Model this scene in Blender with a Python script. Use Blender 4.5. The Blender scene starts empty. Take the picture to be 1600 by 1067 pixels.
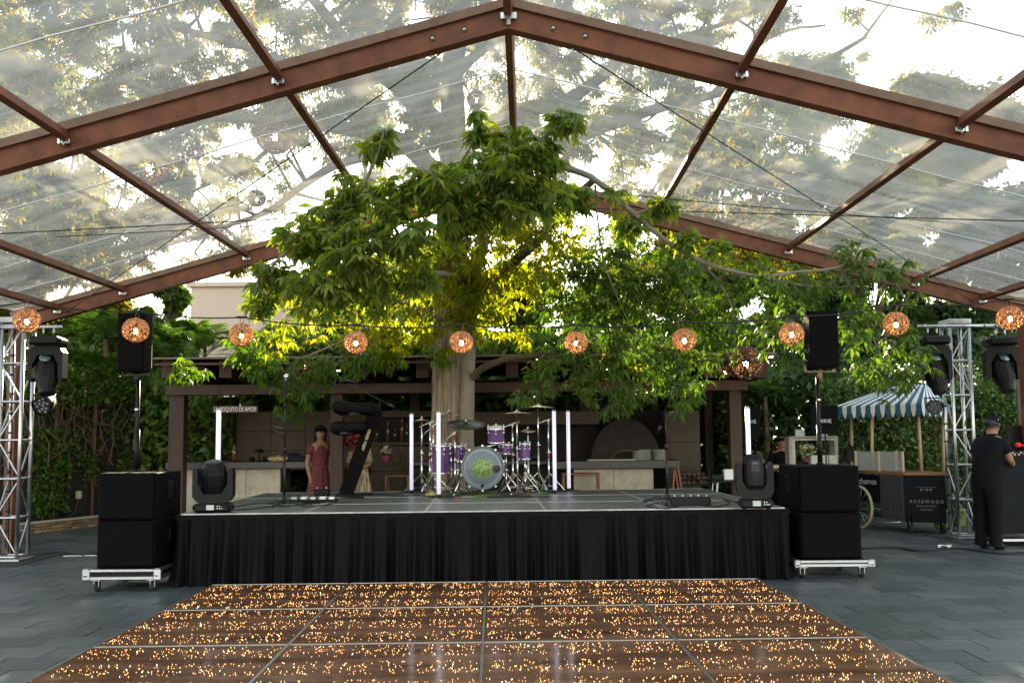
import bpy, math, random
import numpy as np
from mathutils import Vector, Matrix, Euler

random.seed(7)
rng = np.random.default_rng(11)
scene = bpy.context.scene
COL = scene.collection
R = math.radians

# ------------------------------------------------------------------ camera
F_PX, CX, CY = 1480.0, 800.0, 567.5          # photograph is 1600 x 1067
PITCH, ROLL, EYE = 4.5, -0.5, 1.45
cam_d = bpy.data.cameras.new('camera')
cam = bpy.data.objects.new('camera', cam_d)
COL.objects.link(cam)
CAM_R = Matrix.Rotation(R(90 + PITCH), 4, 'X') @ Matrix.Rotation(R(ROLL), 4, 'Z')
cam.matrix_world = Matrix.Translation((0, 0, EYE)) @ CAM_R
cam_d.sensor_width = 36
cam_d.lens = 36 * F_PX / 1600
cam_d.shift_y = (CY - 533.5) / 1600
cam_d.clip_end = 2000
scene.camera = cam

# ------------------------------------------------------------------ light
SUN_EL, SUN_AZ = 18.0, -5.0                  # behind the trees, a little to the left
w = bpy.data.worlds.new('World')
scene.world = w
w.use_nodes = True
nt = w.node_tree
nt.nodes.clear()
sky = nt.nodes.new('ShaderNodeTexSky')
sky.sky_type = 'NISHITA'
sky.sun_disc = False
sky.sun_elevation = R(SUN_EL)
sky.sun_rotation = R(SUN_AZ)
sky.air_density = 1.6
sky.dust_density = 0.2
sky.ozone_density = 1.0
hs = nt.nodes.new('ShaderNodeHueSaturation')
hs.inputs['Saturation'].default_value = 0.40   # thin high haze pales the blue
bg = nt.nodes.new('ShaderNodeBackground')
bg.inputs['Strength'].default_value = 0.15
wo = nt.nodes.new('ShaderNodeOutputWorld')
nt.links.new(sky.outputs[0], hs.inputs['Color'])
nt.links.new(hs.outputs[0], bg.inputs[0])
nt.links.new(bg.outputs[0], wo.inputs[0])

sd = bpy.data.lights.new('sun', 'SUN')
sd.energy = 5.0
sd.angle = R(0.6)
sd.color = (1.0, 0.84, 0.56)
sun = bpy.data.objects.new('sun', sd)
COL.objects.link(sun)
_d = Vector((math.sin(R(SUN_AZ)) * math.cos(R(SUN_EL)), math.cos(R(SUN_AZ)) * math.cos(R(SUN_EL)), math.sin(R(SUN_EL))))
sun.rotation_euler = _d.to_track_quat('Z', 'Y').to_euler()

scene.view_settings.view_transform = 'Standard'
scene.view_settings.look = 'None'
scene.view_settings.gamma = 1
scene.view_settings.use_curve_mapping = False
scene.view_settings.exposure = 2.05
scene.cycles.use_denoising = True
scene.cycles.max_bounces = 8
scene.cycles.transparent_max_bounces = 24
scene.cycles.caustics_reflective = False
scene.cycles.caustics_refractive = False
scene.cycles.sample_clamp_indirect = 6.0

# ------------------------------------------------------------------ helpers
def P(px, py, Y):
    """world point that lies Y metres in front of the camera and shows at photo pixel px, py"""
    d = CAM_R.to_3x3() @ Vector(((px - CX) / F_PX, (CY - py) / F_PX, -1))
    return Vector((0, 0, EYE)) + d * (Y / d.y)

def G(px, py, z=0.0):
    """world point at photo pixel px, py on the level plane z"""
    d = CAM_R.to_3x3() @ Vector(((px - CX) / F_PX, (CY - py) / F_PX, -1))
    return Vector((0, 0, EYE)) + d * ((z - EYE) / d.z)

MATS = {}
def nodes_of(m):
    m.use_nodes = True
    return m.node_tree.nodes, m.node_tree.links

def pbr(name, col, rough=0.5, metal=0.0, var=0.12, scale=6.0, bump=0.0, bscale=40.0, emit=None, estr=0.0,
        stretch=(1, 1, 1), col2=None, spec=0.5, rvar=0.0, coat=0.0):
    if name in MATS:
        return MATS[name]
    m = bpy.data.materials.new(name)
    n, l = nodes_of(m)
    b = n['Principled BSDF']
    b.inputs['Metallic'].default_value = metal
    b.inputs['Roughness'].default_value = rough
    b.inputs['Specular IOR Level'].default_value = spec
    b.inputs['Coat Weight'].default_value = coat
    tc = n.new('ShaderNodeTexCoord')
    mp = n.new('ShaderNodeMapping')
    mp.inputs['Scale'].default_value = stretch
    l.new(tc.outputs['Object'], mp.inputs[0])
    nz = n.new('ShaderNodeTexNoise')
    nz.inputs['Scale'].default_value = scale
    nz.inputs['Detail'].default_value = 6
    nz.inputs['Roughness'].default_value = 0.62
    l.new(mp.outputs[0], nz.inputs['Vector'])
    rp = n.new('ShaderNodeValToRGB')
    c2 = col2 if col2 else tuple(min(1, c * (1 + var)) for c in col)
    c1 = tuple(c * (1 - var) for c in col)
    rp.color_ramp.elements[0].position = 0.3
    rp.color_ramp.elements[1].position = 0.7
    rp.color_ramp.elements[0].color = (*c1, 1)
    rp.color_ramp.elements[1].color = (*c2, 1)
    l.new(nz.outputs[0], rp.inputs[0])
    l.new(rp.outputs[0], b.inputs['Base Color'])
    if rvar:
        mr = n.new('ShaderNodeMapRange')
        mr.inputs[3].default_value = max(0.02, rough - rvar)
        mr.inputs[4].default_value = min(1, rough + rvar)
        l.new(nz.outputs[0], mr.inputs[0])
        l.new(mr.outputs[0], b.inputs['Roughness'])
    if bump:
        nb = n.new('ShaderNodeTexNoise')
        nb.inputs['Scale'].default_value = bscale
        nb.inputs['Detail'].default_value = 5
        l.new(mp.outputs[0], nb.inputs['Vector'])
        bp = n.new('ShaderNodeBump')
        bp.inputs['Strength'].default_value = bump
        bp.inputs['Distance'].default_value = 0.02
        l.new(nb.outputs[0], bp.inputs['Height'])
        l.new(bp.outputs[0], b.inputs['Normal'])
    if emit:
        b.inputs['Emission Color'].default_value = (*emit, 1)
        b.inputs['Emission Strength'].default_value = estr
    MATS[name] = m
    return m

def leaf_mat(name, cols, trans=0.45, rough=0.45, tcol=None):
    """leaves: colour differs from leaf to leaf, light shines through them"""
    m = bpy.data.materials.new(name)
    n, l = nodes_of(m)
    for x in list(n):
        n.remove(x)
    out = n.new('ShaderNodeOutputMaterial')
    ge = n.new('ShaderNodeNewGeometry')
    rp = n.new('ShaderNodeValToRGB')
    el = rp.color_ramp.elements
    while len(el) < len(cols):
        el.new(0.5)
    for i, c in enumerate(cols):
        el[i].position = i / (len(cols) - 1)
        el[i].color = (*c, 1)
    l.new(ge.outputs['Random Per Island'], rp.inputs[0])
    tr = n.new('ShaderNodeBsdfTranslucent')
    mx = n.new('ShaderNodeMix')
    mx.data_type = 'RGBA'
    mx.blend_type = 'MULTIPLY'
    mx.inputs[0].default_value = 1
    mx.inputs[7].default_value = (*(tcol or (1.9, 1.6, 0.6)), 1)
    l.new(rp.outputs[0], mx.inputs[6])
    l.new(mx.outputs[2], tr.inputs[0])
    pb = n.new('ShaderNodeBsdfPrincipled')
    pb.inputs['Roughness'].default_value = rough
    pb.inputs['Specular IOR Level'].default_value = 0.4
    l.new(rp.outputs[0], pb.inputs['Base Color'])
    ms = n.new('ShaderNodeMixShader')
    ms.inputs[0].default_value = trans
    l.new(pb.outputs[0], ms.inputs[1])
    l.new(tr.outputs[0], ms.inputs[2])
    l.new(ms.outputs[0], out.inputs[0])
    MATS[name] = m
    return m

ORG = {}
def link(o, parent=None):
    COL.objects.link(o)
    if parent:
        o.parent = parent
    return o

def tag(o, label=None, cat=None, group=None, kind=None):
    if label: o['label'] = label
    if cat: o['category'] = cat
    if group: o['group'] = group
    if kind: o['kind'] = kind
    return o

def thing(name, label, cat, loc=(0, 0, 0), group=None, rz=0.0):
    o = bpy.data.objects.new(name, None)
    o.empty_display_size = 0.1
    o.location = loc
    o.rotation_euler = (0, 0, rz)
    COL.objects.link(o)
    ORG[o.name] = Vector(loc)
    return tag(o, label, cat, group)

def copy_tree(o, loc=None, rz=None, label=None, parent=None):
    c = o.copy()
    COL.objects.link(c)
    if parent:
        c.parent = parent
    for ch in list(o.children):
        copy_tree(ch, parent=c)
    if loc is not None:
        c.location = loc
    if rz is not None:
        c.rotation_euler = (0, 0, rz)
    if label:
        c['label'] = label
    return c

class MB:
    """gathers boxes, bars, tubes and turned shapes into one mesh"""
    def __init__(self):
        self.v, self.f, self.s = [], [], []
    def add(self, vs, fs, smooth=False):
        o = len(self.v)
        self.v += [tuple(a) for a in vs]
        self.f += [tuple(i + o for i in f) for f in fs]
        self.s += [smooth] * len(fs)
        return self
    def box(self, c, size, rz=0.0, rx=0.0, ry=0.0, taper=1.0):
        m = Euler((rx, ry, rz)).to_matrix()
        c = Vector(c)
        hx, hy, hz = size[0] / 2, size[1] / 2, size[2] / 2
        vs = []
        for z in (-1, 1):
            t = taper if z > 0 else 1
            for x, y in ((-1, -1), (1, -1), (1, 1), (-1, 1)):
                vs.append(c + m @ Vector((x * hx * t, y * hy * t, z * hz)))
        return self.add(vs, [(3, 2, 1, 0), (4, 5, 6, 7), (0, 1, 5, 4), (1, 2, 6, 5), (2, 3, 7, 6), (3, 0, 4, 7)])
    def bbox(self, c, size, b=0.01, rz=0.0, rx=0.0, ry=0.0):
        """box with chamfered edges"""
        m = Euler((rx, ry, rz)).to_matrix()
        c = Vector(c)
        h = [s / 2 for s in size]
        vs, idx = [], {}
        for sx in (-1, 1):
            for sy in (-1, 1):
                for sz in (-1, 1):
                    for ax in range(3):
                        q = [sx * (h[0] - b), sy * (h[1] - b), sz * (h[2] - b)]
                        q[ax] += (sx, sy, sz)[ax] * b
                        idx[(sx, sy, sz, ax)] = len(vs)
                        vs.append(c + m @ Vector(q))
        fs = []
        S = (-1, 1)
        for ax in range(3):
            u, v = [a for a in range(3) if a != ax]
            for s in S:
                ring = []
                for a, b2 in ((-1, -1), (1, -1), (1, 1), (-1, 1)):
                    k = [0, 0, 0]; k[ax] = s; k[u] = a; k[v] = b2
                    ring.append(idx[(*k, ax)])
                fs.append(tuple(ring if s * (1 if ax != 1 else -1) > 0 else ring[::-1]))
            for a in S:
                for b2 in S:
                    k1 = [0, 0, 0]; k1[u] = a; k1[v] = b2
                    k0 = list(k1); k0[ax] = -1; k1[ax] = 1
                    fs.append((idx[(*k0, u)], idx[(*k1, u)], idx[(*k1, v)], idx[(*k0, v)]))
        for a in S:
            for b2 in S:
                for c2 in S:
                    fs.append((idx[(a, b2, c2, 0)], idx[(a, b2, c2, 1)], idx[(a, b2, c2, 2)]))
        return self.add(vs, fs)
    def bar(self, p, q, wd, ht, up=(0, 0, 1)):
        p, q = Vector(p), Vector(q)
        d = (q - p).normalized()
        s = d.cross(Vector(up))
        s = s.normalized() if s.length > 1e-6 else Vector((1, 0, 0))
        u = s.cross(d)
        vs = []
        for e in (p, q):
            for a, b in ((-1, -1), (1, -1), (1, 1), (-1, 1)):
                vs.append(e + s * (a * wd / 2) + u * (b * ht / 2))
        return self.add(vs, [(0, 1, 2, 3), (7, 6, 5, 4), (0, 4, 5, 1), (1, 5, 6, 2), (2, 6, 7, 3), (3, 7, 4, 0)])
    def tube(self, pts, r, n=8, cap=True):
        pts = [Vector(p) for p in pts]
        rs = r if isinstance(r, (list, tuple)) else [r] * len(pts)
        vs, fs = [], []
        s = None
        for i, p in enumerate(pts):
            a = pts[max(i - 1, 0)]
            b = pts[min(i + 1, len(pts) - 1)]
            d = (b - a)
            d = d.normalized() if d.length > 1e-9 else Vector((0, 0, 1))
            if s is None:
                s = d.orthogonal().normalized()
            else:
                s = (s - d * s.dot(d))
                s = s.normalized() if s.length > 1e-6 else d.orthogonal().normalized()
            t = d.cross(s)
            for k in range(n):
                an = 2 * math.pi * k / n
                vs.append(p + (s * math.cos(an) + t * math.sin(an)) * rs[i])
        for i in range(len(pts) - 1):
            for k in range(n):
                k2 = (k + 1) % n
                fs.append((i * n + k, i * n + k2, (i + 1) * n + k2, (i + 1) * n + k))
        if cap:
            fs.append(tuple(range(n))[::-1])
            fs.append(tuple((len(pts) - 1) * n + k for k in range(n)))
        return self.add(vs, fs, True)
    def lathe(self, prof, c=(0, 0, 0), n=24, axis=(0, 0, 1), close=False):
        q = Vector((0, 0, 1)).rotation_difference(Vector(axis).normalized()).to_matrix()
        c = Vector(c)
        vs, fs = [], []
        for r, z in prof:
            for k in range(n):
                a = 2 * math.pi * k / n
                vs.append(c + q @ Vector((r * math.cos(a), r * math.sin(a), z)))
        m = len(prof)
        for i in range(m - 1 if not close else m):
            j = (i + 1) % m
            for k in range(n):
                k2 = (k + 1) % n
                fs.append((i * n + k, i * n + k2, j * n + k2, j * n + k))
        return self.add(vs, fs, True)
    def ball(self, c, r, n=12, sz=(1, 1, 1)):
        c = Vector(c)
        h = n // 2
        vs = [c + Vector((0, 0, -r * sz[2]))]
        fs = []
        for i in range(1, h):
            t = math.pi * i / h
            for k in range(n):
                a = 2 * math.pi * k / n
                vs.append(c + Vector((r * sz[0] * math.sin(t) * math.cos(a), r * sz[1] * math.sin(t) * math.sin(a), -r * sz[2] * math.cos(t))))
        vs.append(c + Vector((0, 0, r * sz[2])))
        for k in range(n):
            k2 = (k + 1) % n
            fs.append((0, 1 + k2, 1 + k))
            for i in range(h - 2):
                fs.append((1 + i * n + k, 1 + i * n + k2, 1 + (i + 1) * n + k2, 1 + (i + 1) * n + k))
            fs.append((1 + (h - 2) * n + k, 1 + (h - 2) * n + k2, len(vs) - 1))
        return self.add(vs, fs, True)
    def prism(self, poly, p0, ax_u, ax_v, ax_w, depth):
        """poly: list of (u, v); extruded by depth along ax_w"""
        p0, u, v, w2 = Vector(p0), Vector(ax_u), Vector(ax_v), Vector(ax_w)
        n = len(poly)
        vs = [p0 + u * a + v * b for a, b in poly] + [p0 + u * a + v * b + w2 * depth for a, b in poly]
        fs = [tuple(range(n)), tuple(range(2 * n - 1, n - 1, -1))]
        for i in range(n):
            j = (i + 1) % n
            fs.append((i, i + n, j + n, j))
        return self.add(vs, fs)
    def grid(self, fn, nu, nv, smooth=True):
        vs = [fn(i / nu, j / nv) for j in range(nv + 1) for i in range(nu + 1)]
        fs = [(j * (nu + 1) + i, j * (nu + 1) + i + 1, (j + 1) * (nu + 1) + i + 1, (j + 1) * (nu + 1) + i)
              for j in range(nv) for i in range(nu)]
        return self.add(vs, fs, smooth)
    def build(self, name, mat, parent=None, solid=None, recalc=True):
        me = bpy.data.meshes.new(name)
        o3 = ORG.get(parent.name, Vector((0, 0, 0))) if parent else Vector((0, 0, 0))
        me.from_pydata([(a[0] - o3.x, a[1] - o3.y, a[2] - o3.z) for a in self.v], [], self.f)
        me.polygons.foreach_set('use_smooth', self.s)
        me.update()
        if mat:
            me.materials.append(mat)
        o = bpy.data.objects.new(name, me)
        link(o, parent)
        ORG[o.name] = o3
        if solid:
            md = o.modifiers.new('thickness', 'SOLIDIFY')
            md.thickness = solid
        return o

def np_mesh(name, V, T, mat, parent=None):
    """mesh from numpy arrays of vertices and triangles"""
    o3 = ORG.get(parent.name, Vector((0, 0, 0))) if parent else Vector((0, 0, 0))
    V = V - np.array(o3)
    me = bpy.data.meshes.new(name)
    me.vertices.add(len(V))
    me.vertices.foreach_set('co', V.astype(np.float32).ravel())
    me.loops.add(T.size)
    me.loops.foreach_set('vertex_index', T.astype(np.int32).ravel())
    me.polygons.add(len(T))
    k = T.shape[1]
    me.polygons.foreach_set('loop_start', np.arange(0, T.size, k, dtype=np.int32))
    me.polygons.foreach_set('loop_total', np.full(len(T), k, dtype=np.int32))
    me.update(calc_edges=True)
    me.materials.append(mat)
    o = bpy.data.objects.new(name, me)
    link(o, parent)
    ORG[o.name] = o3
    return o

def unit(a):
    return a / np.maximum(np.linalg.norm(a, axis=-1, keepdims=True), 1e-9)

def leaf_arrays(C, size, nleaf=7, width=0.30, droop=0.45, tilt=0.5, fan=1.0):
    """palmate leaves: nleaf folded leaflets round each point of C"""
    N = len(C)
    size = np.broadcast_to(np.asarray(size, float), (N,)) * rng.uniform(0.5, 1.25, N)
    up = unit(np.stack([rng.normal(0, tilt, N), rng.normal(0, tilt, N), np.ones(N)], 1))
    a = unit(np.cross(up, rng.normal(size=(N, 3))))
    b = np.cross(up, a)
    k = np.arange(nleaf)[None, :]
    th = 2 * np.pi * fan * k / nleaf + rng.normal(0, 0.13, (N, nleaf))
    L = size[:, None] * rng.uniform(0.7, 1.05, (N, nleaf))
    rad = a[:, None] * np.cos(th)[..., None] + b[:, None] * np.sin(th)[..., None]
    dr = droop * rng.uniform(0.5, 1.5, (N, nleaf))[..., None]
    z = np.array([0, 0, -1.0])
    d = unit(rad + z * dr + up[:, None] * 0.15)
    side = unit(np.cross(d, up[:, None] + 1e-3))
    nrm = np.cross(side, d)
    base = C[:, None] + d * (L * 0.06)[..., None]
    mid = base + d * (L * 0.5)[..., None] - nrm * (L * 0.05)[..., None]
    wv = side * (L * width * 0.5)[..., None]
    bl = base + d * (L * 0.52)[..., None] + wv
    br = base + d * (L * 0.52)[..., None] - wv
    tip = base + d * L[..., None] + z * (L[..., None] * dr * 0.35)
    V = np.stack([base, bl, br, mid, tip], 2).reshape(-1, 3)
    M = N * nleaf
    o = (np.arange(M) * 5)[:, None]
    T = np.concatenate([o + np.array([0, 3, 1]), o + np.array([0, 2, 3]), o + np.array([3, 4, 1]), o + np.array([3, 2, 4])], 0)
    return V, T

def single_leaves(C, size, width=0.5, down=0.5, face=None):
    """one pointed leaf per point"""
    N = len(C)
    L = np.broadcast_to(np.asarray(size, float), (N,)) * rng.uniform(0.6, 1.3, N)
    d = unit(rng.normal(size=(N, 3)) + np.array([0, 0, -down]))
    if face is not None:
        d = unit(d + face * 0.0)
    s = unit(np.cross(d, rng.normal(size=(N, 3)) + (face if face is not None else 0) * 1.5))
    wv = s * (L * width * 0.5)[:, None]
    V = np.stack([C, C + d * (L * 0.45)[:, None] + wv, C + d * L[:, None], C + d * (L * 0.45)[:, None] - wv], 1).reshape(-1, 3)
    Q = (np.arange(N) * 4)[:, None] + np.array([0, 1, 2, 3])
    return V, Q

def sticks(A, B, ra, rb):
    """thin three-sided twigs from points A to points B"""
    N = len(A)
    d = unit(B - A)
    s = unit(np.cross(d, rng.normal(size=(N, 3))))
    t = np.cross(d, s)
    V = []
    for e, r in ((A, ra), (B, rb)):
        for k in range(3):
            an = 2 * np.pi * k / 3
            V.append(e + (s * math.cos(an) + t * math.sin(an)) * r)
    V = np.stack(V, 1).reshape(-1, 3)
    o = (np.arange(N) * 6)[:, None]
    Q = np.concatenate([o + np.array([0, 1, 4, 3]), o + np.array([1, 2, 5, 4]), o + np.array([2, 0, 3, 5])], 0)
    return V, Q

def merge(parts):
    Vs, Ts, o = [], [], 0
    for V, T in parts:
        Vs.append(V); Ts.append(T + o); o += len(V)
    return np.concatenate(Vs), np.concatenate(Ts)

def blob_points(blobs, n_scale=1.0):
    """points inside ellipsoids; also returns each point's ellipsoid centre"""
    pts, cen = [], []
    for c, r, n in blobs:
        n = max(3, int(n * n_scale))
        u = unit(rng.normal(size=(n, 3))) * (rng.uniform(0, 1, n) ** 0.45)[:, None]
        p = np.array(c) + u * np.array(r)
        pts.append(p); cen.append(np.repeat(np.array(c)[None], n, 0))
    return np.concatenate(pts), np.concatenate(cen)

def wavy(p, q, n=5, amp=0.1):
    p, q = Vector(p), Vector(q)
    L = (q - p).length
    out = []
    for i in range(n + 1):
        t = i / n
        e = math.sin(math.pi * t) * amp * L
        out.append(p.lerp(q, t) + Vector((random.uniform(-e, e), random.uniform(-e, e), random.uniform(-e, e))))
    return out

def text(body, name, size, mat, loc, rot, parent=None, ext=0.001, align='CENTER', sx=1.0):
    c = bpy.data.curves.new(name, 'FONT')
    c.body = body
    c.size = size
    c.extrude = ext
    c.align_x = align
    c.align_y = 'CENTER'
    c.materials.append(mat)
    o = bpy.data.objects.new(name, c)
    o3 = ORG.get(parent.name, Vector((0, 0, 0))) if parent else Vector((0, 0, 0))
    o.location = Vector(loc) - o3
    o.rotation_euler = rot
    o.scale = (sx, 1, 1)
    COL.objects.link(o)
    bpy.context.view_layer.update()
    me = bpy.data.meshes.new_from_object(o)
    q = bpy.data.objects.new(name, me)
    q.location, q.rotation_euler, q.scale = o.location, o.rotation_euler, o.scale
    bpy.data.objects.remove(o)
    return link(q, parent)

# ------------------------------------------------------------------ materials
M_black = pbr('black_plastic', (0.0042, 0.0042, 0.005), 0.45, var=0.3, scale=9, spec=.2)
M_blackbox = pbr('black_cabinet', (0.0016, 0.0016, 0.0019), 0.7, var=0.3, scale=30, bump=0.15, bscale=300, spec=0.08)
M_grille = pbr('speaker_grille', (0.0018, 0.0018, 0.0021), 0.7, var=0.4, scale=80, bump=0.3, bscale=500, spec=0.08)
M_cloth = pbr('black_cloth', (0.0026, 0.0026, 0.0034), 0.7, var=0.3, scale=4, bump=0.2, bscale=60, spec=0.12)
M_cloth2 = pbr('grey_cloth', (0.010, 0.011, 0.013), 0.9, var=0.3, scale=4, bump=0.3, bscale=12, spec=0.2)
M_alu = pbr('aluminium', (0.48, 0.49, 0.50), 0.35, 1.0, var=0.12, scale=12, rvar=0.12)
M_chrome = pbr('chrome', (0.75, 0.75, 0.76), 0.12, 1.0, var=0.05)
M_darkmetal = pbr('dark_metal', (0.03, 0.03, 0.032), 0.4, 0.8, var=0.2)
M_frame = pbr('woodgrain_metal', (0.125, 0.038, 0.016), 0.56, var=0.3, scale=5, stretch=(1, 1, 1), col2=(0.23, 0.078, 0.034), rvar=0.1, spec=0.35)
M_frame2 = pbr('woodgrain_ledge', (0.16, 0.08, 0.045), 0.45, var=0.3, scale=7)
M_wood = pbr('pavilion_wood', (0.042, 0.017, 0.008), 0.6, var=0.35, scale=6, stretch=(1, 1, 0.15), bump=0.3, bscale=30)
M_woodh = pbr('beam_wood', (0.058, 0.023, 0.010), 0.6, var=0.35, scale=6, stretch=(0.12, 1, 1), bump=0.3, bscale=30)
M_wood2 = pbr('orange_wood', (0.22, 0.085, 0.035), 0.5, var=0.3, scale=10, stretch=(1, 1, 0.2))
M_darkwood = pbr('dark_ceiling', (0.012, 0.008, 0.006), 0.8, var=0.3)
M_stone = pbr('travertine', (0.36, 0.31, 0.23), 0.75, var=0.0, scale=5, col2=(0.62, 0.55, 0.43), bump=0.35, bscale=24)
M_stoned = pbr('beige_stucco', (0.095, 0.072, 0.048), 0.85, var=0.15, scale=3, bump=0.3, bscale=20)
M_counter = pbr('dark_counter', (0.018, 0.017, 0.017), 0.35, var=0.3, scale=15)
M_bark = pbr('bark', (0.13, 0.09, 0.06), 0.9, var=0.35, scale=34, stretch=(1, 1, 0.09), bump=1.0, bscale=40, col2=(0.46, 0.36, 0.26))
M_bark2 = pbr('pale_bark', (0.27, 0.24, 0.19), 0.9, var=0.25, scale=8, stretch=(1, 1, 0.7), bump=0.5, bscale=30)
M_limb = pbr('limb_bark', (0.10, 0.075, 0.05), 0.9, var=0.3, scale=8, bump=0.5)
M_twig = pbr('twig', (0.13, 0.09, 0.05), 0.85, var=0.3)
M_vine = pbr('dry_vine', (0.12, 0.075, 0.045), 0.9, var=0.4)
M_white = pbr('white_paint', (0.75, 0.75, 0.73), 0.5, var=0.05)
M_rubber = pbr('rubber', (0.01, 0.01, 0.01), 0.8)
M_purple = pbr('purple_sparkle', (0.17, 0.075, 0.23), 0.3, 0.3, var=0.45, scale=260, coat=0.6)
M_cymbal = pbr('cymbal_bronze', (0.55, 0.46, 0.28), 0.3, 1.0, var=0.15, scale=60)
M_cymbald = pbr('dark_cymbal', (0.07, 0.065, 0.06), 0.45, 0.7, var=0.3, scale=60)
M_glass_lens = pbr('lens', (0.02, 0.05, 0.06), 0.05, 0.2, coat=1)
M_red = pbr('red_tape', (0.5, 0.02, 0.02), 0.5)
# ------------------------------------------------------------------ ground
def slate_mat():
    m = bpy.data.materials.new('slate_tile')
    n, l = nodes_of(m)
    b = n['Principled BSDF']
    tc = n.new('ShaderNodeNewGeometry')
    n1 = n.new('ShaderNodeTexNoise'); n1.inputs['Scale'].default_value = 1.1; n1.inputs['Detail'].default_value = 7
    n2 = n.new('ShaderNodeTexNoise'); n2.inputs['Scale'].default_value = 14; n2.inputs['Detail'].default_value = 8
    mp = n.new('ShaderNodeMapping'); mp.inputs['Scale'].default_value = (0.5, 1.6, 1); mp.inputs['Rotation'].default_value = (0, 0, 0.5)
    l.new(tc.outputs['Position'], n1.inputs['Vector'])
    l.new(tc.outputs['Position'], mp.inputs[0]); l.new(mp.outputs[0], n2.inputs['Vector'])
    oi = n.new('ShaderNodeObjectInfo')
    ad = n.new('ShaderNodeMath'); ad.operation = 'ADD'
    l.new(oi.outputs['Random'], ad.inputs[0]); l.new(tc.outputs['Random Per Island'], ad.inputs[1])
    fr = n.new('ShaderNodeMath'); fr.operation = 'FRACT'; l.new(ad.outputs[0], fr.inputs[0])
    r0 = n.new('ShaderNodeValToRGB')
    r0.color_ramp.elements[0].color = (0.036, 0.050, 0.053, 1); r0.color_ramp.elements[1].color = (0.078, 0.098, 0.102, 1)
    l.new(fr.outputs[0], r0.inputs[0])
    r1 = n.new('ShaderNodeValToRGB')
    r1.color_ramp.elements[0].position = 0.52; r1.color_ramp.elements[1].position = 0.75
    r1.color_ramp.elements[0].color = (0, 0, 0, 1); r1.color_ramp.elements[1].color = (0.8, 0.8, 0.8, 1)
    l.new(n1.outputs[0], r1.inputs[0])
    mx = n.new('ShaderNodeMix'); mx.data_type = 'RGBA'; mx.inputs[7].default_value = (0.19, 0.185, 0.165, 1)
    mu = n.new('ShaderNodeMath'); mu.operation = 'MULTIPLY'
    l.new(r1.outputs[0], mu.inputs[0]); l.new(n2.outputs[0], mu.inputs[1])
    l.new(mu.outputs[0], mx.inputs[0]); l.new(r0.outputs[0], mx.inputs[6]); l.new(mx.outputs[2], b.inputs['Base Color'])
    mr = n.new('ShaderNodeMapRange'); mr.inputs[3].default_value = 0.24; mr.inputs[4].default_value = 0.55
    l.new(n2.outputs[0], mr.inputs[0]); l.new(mr.outputs[0], b.inputs['Roughness'])
    bp = n.new('ShaderNodeBump'); bp.inputs['Strength'].default_value = 0.5; bp.inputs['Distance'].default_value = 0.012
    l.new(n2.outputs[0], bp.inputs['Height']); l.new(bp.outputs[0], b.inputs['Normal'])
    return m
M_slate = slate_mat()
M_grout = pbr('grout', (0.27, 0.28, 0.27), 0.9, var=0.25, scale=8)
M_soil = pbr('soil', (0.035, 0.028, 0.018), 0.95, var=0.4, scale=3, bump=0.6)

g = MB(); g.box((0, 0, -0.06), (600, 600, 0.1)); tag(g.build('ground', M_soil), kind='structure')
g = MB(); g.box((0, 9, -0.008), (32, 32, 0.016)); patio = tag(g.build('patio', M_grout), kind='structure')

DF_YAW = R(1.1)
DFo = Vector((-0.27, 9.42, 0)); DFx = Vector((math.cos(DF_YAW), math.sin(DF_YAW), 0)); DFy = Vector((math.sin(DF_YAW), -math.cos(DF_YAW), 0))
def under_floor(x, y):
    d = Vector((x, y, 0)) - DFo
    return abs(d.dot(DFx)) < 2.5 and -0.2 < d.dot(DFy) < 6.6
TW, TD, GAP = 0.40, 0.335, 0.009
tiles = []
for j in range(-24, 32):
    for i in range(-24, 26):
        x = (i + (0.5 if j % 2 else 0) + random.uniform(-.015, .015)) * TW; y = 9 + j * TD
        if not under_floor(x, y) and y > 3.2:
            tiles.append((x, y))
def vis(x, y):
    px = 800 + 1480 * x / y
    return -20 < px < 1620 and y > 5.3 and y < 14
tiles.sort(key=lambda t: (not vis(*t), t[1]))
mt = MB(); mt.box((0, 0, 0.001), (TW - GAP, TD - GAP, 0.014)); tmesh = mt.build('tile', M_slate, patio)
first = True
for x, y in tiles[:290]:
    o = tmesh if first else tmesh.copy()
    if not first:
        COL.objects.link(o)
    first = False
    o.location = (x, y, random.uniform(-.0008, .0008)); o.rotation_euler = (random.uniform(-.002, .002), random.uniform(-.002, .002), 0)
mt = MB()
for x, y in tiles[290:]:
    mt.box((x, y, 0.001 + random.uniform(-.0008, .0008)), (TW - GAP, TD - GAP, 0.014))
tag(mt.build('distant_tiles', M_slate, patio), kind='stuff')

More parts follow.
